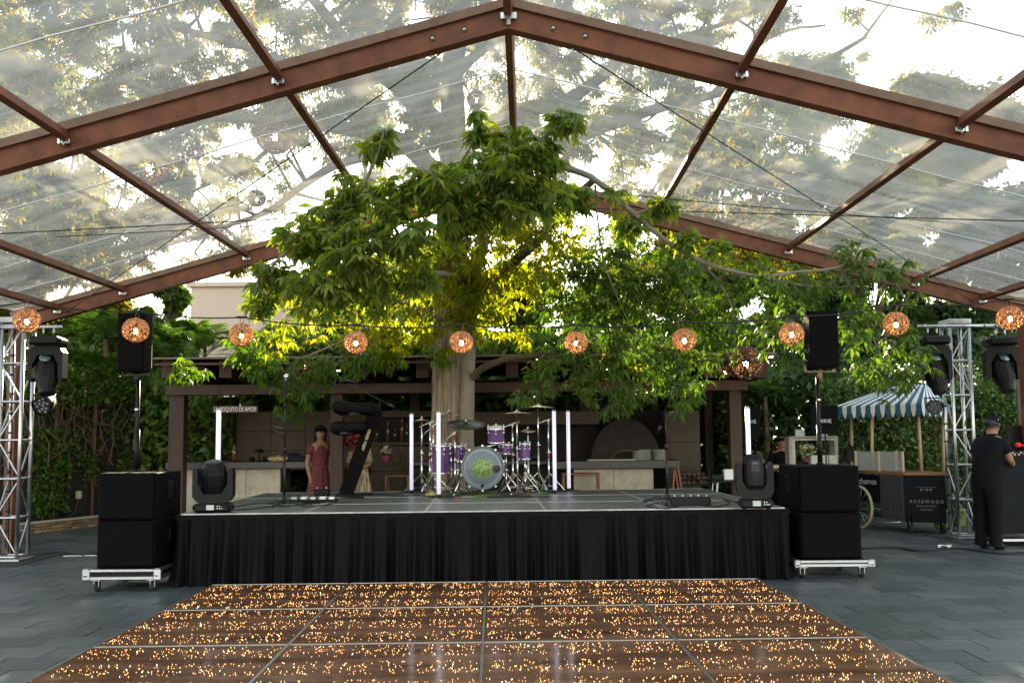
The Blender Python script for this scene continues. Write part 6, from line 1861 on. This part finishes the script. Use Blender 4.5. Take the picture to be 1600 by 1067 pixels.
# woman in the striped pale dress
w2p = P(567, 700, 15.7); hw2 = P(567, 673, 15.7).z
armss = [(1, (.12, -.02, .65), (.04, -.10, .60)), (-1, (-.12, -.03, .65), (-.05, -.12, .62))]
ps, Ws, hcs, Ms = person('woman in a cream striped dress holding flowers behind the keyboard stand', (w2p.x, 15.5, 0), hw2 / .99, R(-25), armss, female=True)
dress(ps, Ws, hw2 / .99, print_mat('cream_print', [(.55, .46, .30), (.50, .40, .25), (.12, .07, .05), (.6, .5, .35)], 30, (1, 1, .15))); hair(ps, hcs, hw2 / .99, Ms, .16)
shirt(ps, Ws, hw2 / .99, 0, armss, print_mat('cream_sleeve', [(.55, .46, .30), (.2, .12, .08), (.6, .5, .35)], 30), .9, female=True, bottom=.6, name='blouse', grow=.84)
# person seated in black behind the table at right
q = P(1222, 720, 16.6)
arms4 = [(1, (.14, -.08, .66), (.05, -.17, .63)), (-1, (-.14, -.08, .66), (-.04, -.17, .63))]
p4, W4, hc4, M4 = person('person in black clothes behind the flower table right of the stage', (q.x, 16.6, -.18), 1.62, R(-15), arms4)
shirt(p4, W4, 1.62, 0, arms4, M_blackcloth, .8); trousers(p4, W4, 1.62, M_blackcloth); hair(p4, hc4, 1.62, M4, .03)

# flowers held by the woman and the basket on the rear worktop
bouquet('flower_bouquet', 'bouquet of pink and red flowers held in front of the woman in cream', P(551, 700, 15.3), .19, 160, M_petal_r)
bouquet('flower_pot', 'pink pot of pale flowers on the rear worktop', P(603, 722, 16.6), .10, 60, M_petal_w, pot=.07)
c = P(616, 722, 16.7); t = thing('wicker_basket', 'round-handled wicker basket on the rear worktop beside the pink pot', 'basket', c)
m = MB()
for k in range(7): m.lathe([(.12 + .004 * k, .01 + k * .022), (.13 + .004 * k, .02 + k * .022), (.12 + .004 * k, .03 + k * .022)], c, 20)
m.build('woven_body', M_wickerd, t)
m = MB(); m.tube([c + Vector((.13 * math.cos(math.pi * k / 12), 0, .12 + .22 * math.sin(math.pi * k / 12))) for k in range(13)], .009, 6); m.build('handle', M_wickerd, t)

# ------------------------------------------------------------------ wooden stool, trestle, firewood
def stool(x0, x1, ytop, Y, label):
    a, b = P(x0, ytop, Y), P(x1, ytop, Y); w_ = b.x - a.x; c = (a + b) / 2
    t = thing('wooden_stool', label, 'stool', (c.x, Y, 0))
    m = MB(); m.bbox((c.x, Y + .17, c.z - .015), (w_, .34, .03), .006); m.build('seat', M_wood2, t)
    for sx in (-1, 1):
        for sy in (0, 1):
            m = MB(); m.bar((c.x + sx * (w_ / 2 - .03), Y + .03 + .28 * sy, c.z - .03), (c.x + sx * (w_ / 2 - .015), Y + .03 + .28 * sy, .016), .035, .035); m.build('leg', M_wood2, t)
        m = MB(); m.bar((c.x + sx * (w_ / 2 - .02), Y + .03, c.z * .4), (c.x + sx * (w_ / 2 - .02), Y + .3, c.z * .4), .025, .03); m.build('stretcher', M_wood2, t)
stool(878, 938, 739, 15.5, 'brown wooden stool in front of the right stone counter')
stool(600, 640, 742, 16.0, 'brown wooden stool in front of the rear cabinets, left of the drum kit')
t = thing('folding_trestle', 'orange-brown wooden trestle leaning open at the right end of the counter', 'trestle', (P(1056, 740, 15.6).x, 15.6, 0))
for (x0, y0), (x1, y1) in (((1054, 729), (1050, 770)), ((1054, 729), (1066, 770)), ((1059, 729), (1071, 770))):
    m = MB(); m.bar(P(x0, y0, 15.6), P(x1, 800, 15.6), .04, .03); m.build('leg', M_wood2, t)
fw = thing('firewood_rack', 'low rack stacked with split firewood behind the right end of the stage', 'firewood', (P(1082, 750, 16.4).x, 16.4, 0))
a, b = P(1060, 765, 16.4), P(1106, 735, 16.4)
for z_ in (.28, .62):
    m = MB(); m.box(((a.x + b.x) / 2, 16.5, z_), (b.x - a.x, .4, .03)); m.build('shelf', M_darkwood, fw)
k = 0
for row in range(6):
    x = a.x + .03
    zr = (.32 + .075 * row) if row < 3 else (.66 + .075 * (row - 3))
    while x < b.x - .03:
        r = random.uniform(.028, .042); m = MB(); m.tube([(x, 16.32, zr + random.uniform(-.008, .008)), (x + random.uniform(-.01, .01), 16.66, zr)], r, 6); m.build('log', random.choice([M_wood, M_twig, M_vine]), fw); x += 2 * r + .004
m = MB()
for x in (a.x, b.x): m.box((x, 16.5, .45), (.03, .4, .9))
m.build('upright', M_darkwood, fw)

# white folding stool with gadget right of the stage
c = G(1140, 790, 0.0); c = Vector((P(1138, 752, 14.6).x, 14.6, 0))
t = thing('folding_table', 'little white-legged folding table with audio gear behind the right moving head', 'table', c)
zt_ = P(1138, 751, 14.6).z
m = MB(); m.bbox(c + Vector((0, 0, zt_)), (.62, .4, .03), .005); m.build('table_top', M_black, t)
for sx in (-1, 1):
    for sy in (-1, 1):
        m = MB(); m.bar(c + Vector((sx * .2, sy * .15, zt_ - .015)), c + Vector((sx * .28, sy * .17, .016)), .03, .02); m.build('leg', M_white, t)
for k, (dx, lab, s_, mt_) in enumerate(((-.18, 'small black box on the folding table, left end', (.16, .14, .08), M_black), (.0, 'pale box standing on the folding table', (.14, .1, .16), M_white), (.2, 'small black box on the folding table, right end', (.12, .16, .1), M_darkmetal))):
    m = MB(); m.bbox(c + Vector((dx, 0, zt_ + .016 + s_[2] / 2)), s_, .006); tag(m.build('gear_box', mt_), lab, 'box')

# ------------------------------------------------------------------ black banners with white lettering
def board(px, py0, py1, wpx, Y, label, body, tx):
    a, b = P(px - wpx / 2, py1, Y), P(px + wpx / 2, py0, Y)
    t = thing('black_banner', label, 'banner', ((a.x + b.x) / 2, Y, 0), 'square black banners on stands')
    c = (a + b) / 2
    m = MB(); m.bbox(c, (b.x - a.x, .03, b.z - a.z), .006); m.build('panel', M_cloth, t)
    m = MB(); m.tube([(c.x + .02, Y + .04, 0), (c.x + .02, Y + .04, c.z)], .012, 8); m.build('stand_pole', M_darkmetal, t)
    text(body, 'lettering', .085, M_white, (P(tx, 660, Y).x, Y - .018, P(tx, 658 if tx > 1200 else 659, Y).z), (R(90), 0, 0), t, .001, sx=.8)
    for k in range(3):
        m = MB(); m.bar((c.x + .02, Y + .04, .12), (c.x + .02 + .25 * math.cos(k * 2.09), Y + .04 + .25 * math.sin(k * 2.09), .01), .016, .01); m.build('leg', M_darkmetal, t)
board(1167, 636, 684, 40, 15.2, 'square black banner with white letters behind the right light tube', 'WAVE', 1172)
board(1288, 633, 678, 42, 15.0, 'square black banner with white letters between the loudspeaker pole and the awning', 'WAVE', 1289)

# ------------------------------------------------------------------ flower table with a framed box
YF = 15.3
zt_ = P(1260, 727, YF).z
c = Vector((P(1262, 727, YF).x, YF + .3, 0)); t = thing('display_table', 'dark table with a pale top edge behind the right subwoofers', 'table', c)
m = MB(); m.bbox(c + Vector((0, 0, zt_ - .02)), (1.5, .7, .035), .005); m.build('table_top', M_stone, t)
for sx in (-1, 1):
    for sy in (-1, 1): m = MB(); m.bar(c + Vector((sx * .7, sy * .3, 0.016)), c + Vector((sx * .7, sy * .3, zt_ - .04)), .05, .05); m.build('leg', M_darkmetal, t)
t = thing('framed_display', 'patterned silver frame box holding yellow and white flowers on the display table', 'display', c + Vector((0, 0, zt_)))
M_pat = print_mat('frame_pattern', [(.05, .05, .05), (.5, .5, .48), (.1, .1, .1), (.6, .6, .56)], 60)
def fr(x0, x1, y0, y1, nm='frame', mat=M_pat, dep=.25): m = MB(); pbox(m, x0, x1, y0, y1, YF, dep); m.build(nm, mat, t)
fr(1234, 1239, 684, 726); fr(1305, 1309, 684, 726); fr(1234, 1309, 681, 684.5); fr(1239, 1305, 685, 688, 'inner_frame', M_stone, .2); fr(1239.2, 1242, 688, 726, 'inner_frame', M_stone, .2)
for (x0, x1, y0, y1, lab) in ((1243, 1257, 671, 681, 'pale card standing on the framed display, left one'), (1284, 1293, 672, 682, 'pale card standing on the framed display, right one')):
    m = MB(); pbox(m, x0, x1, y0, y1 + .3, YF + .05, .02); tag(m.build('card', pbr('pale_card', (.5, .56, .56), .6)), lab, 'card')
for (x0, x1, lab) in ((1268, 1279, 'pale carton on the display table, first from the left'), (1285, 1294, 'pale carton on the display table, the narrow middle one'), (1296, 1309, 'pale carton on the display table, right-hand one')):
    m = MB(); a, s_ = px_box(x0, x1, 711, 726.3, YF - .1, .15); m.bbox(a, s_, .008); tag(m.build('carton', pbr('pale_carton', (.52, .5, .42), .7)), lab, 'carton')
bouquet('flower_vase', 'white and yellow flowers in a dark vase inside the framed display', P(1262, 722, YF + .05), .14, 70, M_petal_w, pot=.05)
c = P(1327, 705, 15.1); m = MB(); m.lathe([(.12, -.16), (.09, .02), (.04, .1), (.0, .12)], c, 16); m.tube([c + Vector((0, 0, -.5)), c], .01, 6); 
tag(m.build('black_lamp', M_black), 'black lamp hood standing behind the glass box of the cart', 'lamp')

# ------------------------------------------------------------------ churro cart
YC = 13.9
cart = thing('churro_cart', 'churro cart with blue and white striped awning and navy front panel', 'cart', (P(1400, 780, YC).x, YC, 0))
def awn_mat():
    m = bpy.data.materials.new('awning_stripes'); n, l = nodes_of(m); b = n['Principled BSDF']; b.inputs['Roughness'].default_value = .8
    uv = n.new('ShaderNodeAttribute'); uv.attribute_name = 'stripe'
    mt_ = n.new('ShaderNodeMath'); mt_.operation = 'FRACT'; l.new(uv.outputs['Fac'], mt_.inputs[0])
    gt = n.new('ShaderNodeMath'); gt.operation = 'GREATER_THAN'; gt.inputs[1].default_value = .5; l.new(mt_.outputs[0], gt.inputs[0])
    mx = n.new('ShaderNodeMix'); mx.data_type = 'RGBA'; mx.inputs[6].default_value = (.72, .72, .70, 1); mx.inputs[7].default_value = (.015, .12, .19, 1)
    l.new(gt.outputs[0], mx.inputs[0]); l.new(mx.outputs[2], b.inputs['Base Color'])
    # cloth lets a little light through
    return m
M_awn = awn_mat()
def awn_sheet(name, corners, nstripe, nu=None, nv=8, off=0.0, scallop=False, parent=None):
    """corners a (start, eave), b (end, eave), c (end, ridge), d (start, ridge); stripes run from eave to ridge"""
    a, b, c_, d = corners; m = MB(); nu = nstripe * 8
    def fn(u, v):
        p = a.lerp(b, u).lerp(d.lerp(c_, u), v)
        return p
    if scallop:
        def fn(u, v):
            lo = .55 + .45 * abs(math.sin(math.pi * (u * nstripe + off * 1.0)))
            top, bot = a.lerp(b, u), d.lerp(c_, u)
            return top.lerp(bot, v * lo) + Vector((0, -.012 * math.sin(u * nstripe * 3.3) * v, 0))
    m.grid(fn, nu, nv); o = m.build(name, M_awn, parent or cart)
    at = o.data.attributes.new('stripe', 'FLOAT', 'POINT')
    vals = [(i / nu) * nstripe / 2 + off for j in range(nv + 1) for i in range(nu + 1)]
    at.data.foreach_set('value', vals)
    s_ = o.modifiers.new('thickness', 'SOLIDIFY'); s_.thickness = .003
    return o
# four-sided tent-like awning: eave rectangle and a short ridge
e1, e2 = P(1302, 634, 15.4), P(1440, 632, 13.9)       # near-left run: recedes to the left
e3 = P(1484, 632, 14.9); e4 = e1 + (e3 - e2)
r1 = P(1392, 603, 15.35); r2 = P(1446, 596, 14.6)
zz = (e1.z + e2.z + e3.z) / 3
for e in (e1, e2, e3, e4): e.z = zz
r1.z = r2.z = max(r1.z, r2.z) - .04
awn_sheet('awning_slope', (e1, e2, r2, r1), 18); awn_sheet('awning_slope', (e2, e3, r2, r2), 10)
awn_sheet('awning_slope', (e3, e4, r1, r2), 18); awn_sheet('awning_slope', (e4, e1, r1, r1), 10)
dv = Vector((0, 0, -.20))
for (a, b, n_) in ((e1, e2, 18), (e2, e3, 10), (e3, e4, 18), (e4, e1, 10)):
    awn_sheet('awning_valance', (a, b, b + dv, a + dv), n_, scallop=True)
for p, q_, nm in ((P(1363, 640, 14.8), P(1362, 738, 14.8), 0), (P(1434, 640, 14.3), P(1440, 737, 14.3), 1), (P(1330, 640, 15.6), P(1331, 738, 15.6), 2), (P(1474, 640, 14.9), P(1474, 738, 14.9), 3)):
    m = MB(); m.tube([p, q_], .024, 10); m.build('awning_post', pbr('pale_wood_post', (.40, .30, .17), .55), cart)
# body: left wing recedes, right front panel faces the camera
A0 = P(1335, 745, 15.2); A1 = P(1412, 739, 14.1); A2 = P(1476, 739, 13.9)
def wing_panel(nm, p, q_, z0, z1, mat, th=.04, parent=cart):
    m = MB(); d = (q_ - p); d.z = 0; m.bar(Vector((p.x, p.y, (z0 + z1) / 2)), Vector((q_.x, q_.y, (z0 + z1) / 2)), th, z1 - z0, up=(0, 0, 1)); return m.build(nm, mat, parent)
ztop = P(1430, 741, 14).z; zbot = P(1440, 816, 14).z
M_navy = pbr('navy_panel', (.0025, .0036, .007), .55, spec=.12)
wing_panel('front_panel', A1, A2, zbot, ztop - .01, M_navy)
wing_panel('back_panel', A1 + Vector((.1, .8, 0)), A2 + Vector((.05, .8, 0)), zbot, ztop - .01, M_navy)
wing_panel('end_panel', A2 + Vector((-.02, .03, 0)), A2 + Vector((.03, .8, 0)), zbot, ztop - .01, M_navy)
A15 = A1.lerp(A0, .45)
def tile_print():
    m = bpy.data.materials.new('diamond_print'); n, l = nodes_of(m); b = n['Principled BSDF']; b.inputs['Roughness'].default_value = .5
    tc = n.new('ShaderNodeTexCoord'); mp = n.new('ShaderNodeMapping'); mp.inputs['Scale'].default_value = (9, 9, 7)
    l.new(tc.outputs['Object'], mp.inputs[0]); s = n.new('ShaderNodeSeparateXYZ'); l.new(mp.outputs[0], s.inputs[0])
    def mm_(op, a, b_=None):
        q = n.new('ShaderNodeMath'); q.operation = op
        for k, v in enumerate((a, b_)):
            if v is None: continue
            if isinstance(v, (int, float)): q.inputs[k].default_value = v
            else: l.new(v, q.inputs[k])
        return q.outputs[0]
    px_ = mm_('PINGPONG', s.outputs[0], .5); pz_ = mm_('PINGPONG', s.outputs[2], .5)
    f = mm_('FRACT', mm_('MULTIPLY', mm_('ADD', px_, pz_), 5)); g_ = mm_('GREATER_THAN', f, .6)
    mx = n.new('ShaderNodeMix'); mx.data_type = 'RGBA'; mx.inputs[6].default_value = (.010, .011, .014, 1); mx.inputs[7].default_value = (.10, .10, .11, 1)
    l.new(g_, mx.inputs[0]); l.new(mx.outputs[2], b.inputs['Base Color']); return m
wing_panel('patterned_panel', A15, A1 + Vector((-.02, 0, 0)), zbot + .02, ztop - .01, tile_print())
wing_panel('lettered_panel', A0, A15 + Vector((-.005, 0.005, 0)), zbot + .25, ztop - .03, M_navy)
m = MB(); d = (A2 - A1); 
m.prism([(A0.x, A0.y - .05), (A1.x, A1.y - .06), (A2.x + .05, A2.y - .05), (A2.x + .07, A2.y + .85), (A0.x + .2, A0.y + .8)], (0, 0, ztop - .01), (1, 0, 0), (0, 1, 0), (0, 0, 1), .035); m.build('counter_top', pbr('oiled_wood_top', (.22, .10, .04), .45, var=.3, scale=8), cart)
m = MB(); m.prism([(A15.x, A15.y + .05), (A1.x, A1.y + .05), (A2.x - .05, A2.y + .05), (A2.x - .03, A2.y + .75), (A0.x + .3, A0.y + .7)], (0, 0, zbot + .02), (1, 0, 0), (0, 1, 0), (0, 0, 1), .03); m.build('bottom_shelf', M_darkmetal, cart)
# text on the front panel
fa = math.atan2(A2.y - A1.y, A2.x - A1.x)
nf = Vector((math.sin(fa), -math.cos(fa), 0)) * .022
tm = pbr('pale_print', (.22, .23, .27), .5)
def ctext(s, px, py, size, k=1.0, mat=tm):
    u = (px - 1412) / (1476 - 1412); p = A1.lerp(A2, u); p = Vector((p.x, p.y, P(px, py, p.y).z)) + nf
    text(s, 'lettering', size, mat, p, (R(90), 0, fa), cart, .0008, sx=k)
ctext('R O S E W O O D', 1446, 783.5, .066, .9); ctext('M A Y A K O B A', 1446, 790.5, .036); ctext('RIVIERA MAYA', 1446, 796, .026)
ctext('M   I   O   M', 1446, 765, .03, mat=M_white)
m = MB(); p = A1.lerp(A2, .53); p = Vector((p.x, p.y, P(1446, 761, 14).z)) + nf; dd = (A2 - A1).normalized(); m.bar(p - dd * .13, p + dd * .13, .002, .004); m.build('rule_line', tm, cart)
fa2 = math.atan2(A15.y - A0.y, A15.x - A0.x); p = A0.lerp(A15, .55)
text('churros', 'lettering', .135, pbr('chalk_print', (.5, .48, .44), .6), Vector((p.x, p.y, P(1353, 752, p.y).z)) + Vector((math.sin(fa2), -math.cos(fa2), 0)) * .024, (R(90), 0, fa2), cart, .001, sx=1.0)
# big spoked wheel
wc = P(1342, 790, 15.0); wr = (P(1342, 762, 15.0).z - P(1342, 826, 15.0).z) / 2
wa = Vector((math.sin(fa2), -math.cos(fa2), 0)).normalized()
m = MB(); qm = Vector((0, 0, 1)).rotation_difference(wa).to_matrix()
wc.z = wr + .01
m.tube([wc + qm @ Vector((wr * math.cos(a), wr * math.sin(a), 0)) for a in np.linspace(0, 2 * math.pi, 37)], .022, 8, cap=False); wl_ = m.build('wheel', pbr('cream_tyre', (.45, .38, .26), .7), cart)
for k in range(16):
    a = 2 * math.pi * k / 16; m = MB(); m.tube([wc, wc + qm @ Vector((wr * math.cos(a), wr * math.sin(a), 0))], .003, 4); m.build('spoke', M_alu, wl_)
m = MB(); m.tube([wc - wa * .04, wc + wa * .04], .03, 10); m.build('hub', M_darkmetal, wl_)
for px_, Y in ((1417, 14.0), (1468, 13.95), (1465, 14.7)):
    c = P(px_, 700, Y); c.z = .075 + .0; m = MB(); m.lathe([(0, -.02), (.06, -.02), (.068, -.01), (.068, .01), (.06, .02), (0, .02)], c, 18, (1, .1, 0)); cw = m.build('caster', M_rubber, cart)
    m = MB(); m.box(c + Vector((-.03, 0, .12)), (.006, .05, .17)); m.box(c + Vector((.03, 0, .12)), (.006, .05, .17)); m.build('caster_fork', M_darkmetal, cw)
m = MB(); m.tube([P(1355, 812, 15), P(1375, 818, 14.5), P(1408, 815, 14.2)], .012, 6); m.tube([wc, P(1400, 798, 14.6)], .015, 6); m.build('frame_tube', M_alu, cart)
# glass box on the cart
def glass_mat():
    m = bpy.data.materials.new('greyish_glass'); n, l = nodes_of(m); b = n['Principled BSDF']; b.inputs['Base Color'].default_value = (.35, .38, .36, 1); b.inputs['Roughness'].default_value = .15
    tr = n.new('ShaderNodeBsdfTransparent'); ms = n.new('ShaderNodeMixShader'); ms.inputs[0].default_value = .45
    l.new(tr.outputs[0], ms.inputs[1]); l.new(b.outputs[0], ms.inputs[2]); l.new(ms.outputs[0], n['Material Output'].inputs[0]); return m
M_gl = glass_mat(); M_gframe = pbr('pale_frame_wood', (.42, .34, .22), .55)
g0, g1 = P(1338, 735, 14.9), P(1411, 735, 14.25); zg0 = ztop + .028; zg1 = P(1411, 705, 14.25).z
gc = thing('glass_case', 'low glass display box with pale frame standing on the churro cart counter', 'glass case', (g0 + g1) / 2)
for p, q_ in ((g0, g1), (g0 + Vector((.1, .5, 0)), g1 + Vector((.1, .5, 0)))):
    for h0, h1 in ((0, .5), (.5, 1)):
        a, b = p.lerp(q_, h0), p.lerp(q_, h1); m = MB(); m.bar(Vector((a.x, a.y, (zg0 + zg1) / 2)), Vector((b.x, b.y, (zg0 + zg1) / 2)), .006, zg1 - zg0 - .02); m.build('pane', M_gl, gc)
    for k in (0, .5, 1):
        a = p.lerp(q_, k); m = MB(); m.box((a.x, a.y, (zg0 + zg1) / 2), (.035, .035, zg1 - zg0)); m.build('frame_post', M_gframe, gc)
# yellow-green bottle crates between cart and truss
for px_, Y, lab in ((1473, 14.1, 'yellow-green sack with a printed front beside the cart caster'), (1502, 14.3, 'lime green container behind the right truss base')):
    a, b = P(px_ - 9, 836, Y), P(px_ + 9, 800, Y); m = MB(); m.bbox(((a.x + b.x) / 2, Y, max(.2, (b.z) / 2)), (b.x - a.x, .2, b.z - .01), .03); tag(m.build('green_container', print_mat('lime_%d' % px_, [(.05, .12, .02), (.25, .33, .04), (.1, .2, .1)], 8)), lab, 'container')

# ------------------------------------------------------------------ mixing desk under a grey cloth
d0 = G(1552, 846, 0); zt_ = P(1556, 722, 12.3).z
desk = thing('mixing_desk_table', 'table draped with a dark grey cloth at the right edge', 'table', (7.3, 12.6, 0))
x0 = P(1553, 722, 12.1).x; x1 = x0 + 1.9; y0 = 12.1; y1 = 12.6
m = MB()
per = [Vector((x0, y1, 0)), Vector((x0, y0, 0)), Vector((x1, y0, 0)), Vector((x1, y1, 0))]
def cloth(u, v):
    f = u * 3; i = min(int(f), 2); p = per[i].lerp(per[i + 1], f - i); d = (per[i + 1] - per[i]).normalized(); nn = Vector((d.y, -d.x, 0))
    k = 1 - v
    return p + nn * (.01 + k * (.05 + .035 * math.sin(u * 38 + 2 * math.sin(u * 11)))) * (1 if True else 0) + Vector((0, 0, .17 + (zt_ - .17) * v + k * .03 * math.sin(u * 20)))
m.grid(cloth, 120, 12); m.grid(lambda u, v: Vector((x0 + (x1 - x0) * u, y0 + (y1 - y0) * v, zt_ + .004 * math.sin(9 * u) * math.sin(7 * v))), 8, 6); m.build('cloth', M_cloth2, desk)
for sx in (x0 + .1, x1 - .1):
    for sy in (y0 + .1, y1 - .1): m = MB(); m.tube([(sx, sy, 0.016), (sx, sy, zt_ - .03)], .02, 8); m.build('leg', M_alu, desk)
m = MB(); m.bar((x0 + .1, y0 + .1, .1), (x1, y0 + .1, .1), .03, .03); m.build('stretcher', M_alu, desk)
c = Vector((x0 + .45, 12.35, zt_ + .01))
t = thing('mixing_console', 'black mixing console with rows of knobs on the draped table', 'mixer', c)
m = MB(); m.box(c + Vector((0, 0, .05)), (.7, .4, .07), rx=.12); m.build('case', M_black, t)
for k in range(24):
    m = MB(); p = c + Vector((-.3 + .05 * (k % 12), -.10 + .14 * (k // 12), .078 + .02 * (k // 12))); m.lathe([(0, 0), (.012, 0), (.01, .02), (0, .02)], p, 8); m.build('knob', M_white if k % 3 else M_red, t)
c2 = P(1585, 684, 12.6)
t = thing('screen', 'upright black screen on the draped mixing table', 'screen', (c2.x, 12.6, zt_))
m = MB(); m.bbox((c2.x, 12.56, c2.z), (.25, .03, .33), .006); m.build('panel', M_black, t); m = MB(); m.tube([(c2.x, 12.62, zt_ + .005), (c2.x, 12.62, c2.z - .1)], .015, 8); m.build('stand', M_darkmetal, t)
m = MB(); m.ball((c2.x, 12.58, c2.z), .018, 8, (.8, .3, 1.2)); m.build('emblem', pbr('dim_emblem', (.1, .1, .11), .4), t)
m = MB(); p = P(1591, 695, 12.35); m.ball(p, .035, 10, (1.3, 1, 1)); m.tube([p, p + Vector((.25, 0, -.03))], .012, 6)
tag(m.build('red_microphone', pbr('red_foam', (.7, .02, .015), .8)), 'microphone with red foam tip on the mixing table', 'microphone')
m = MB(); p = G(1575, 850, 0)
for k in range(5): m.tube([p + Vector((.25 * math.cos(a) * (1 + .1 * k), .15 * math.sin(a) * (1 + .1 * k), .02 + .012 * k)) for a in np.linspace(0, 6.0, 20)], .01, 5)
tag(m.build('cable_coil', M_rubber), 'coil of black cable on the floor below the draped table', 'cable')
# ceiling spots of the pavilion
for k, px in enumerate((468, 529, 300)):
    p = P(px, 580, YP + .8); m = MB(); m.lathe([(0, 0), (.03, 0), (.035, .02)], p, 12); o = m.build('spotlight', pbr('spot_lit', (1, .8, .5), .3, emit=(1, .7, .4), estr=2), pav)
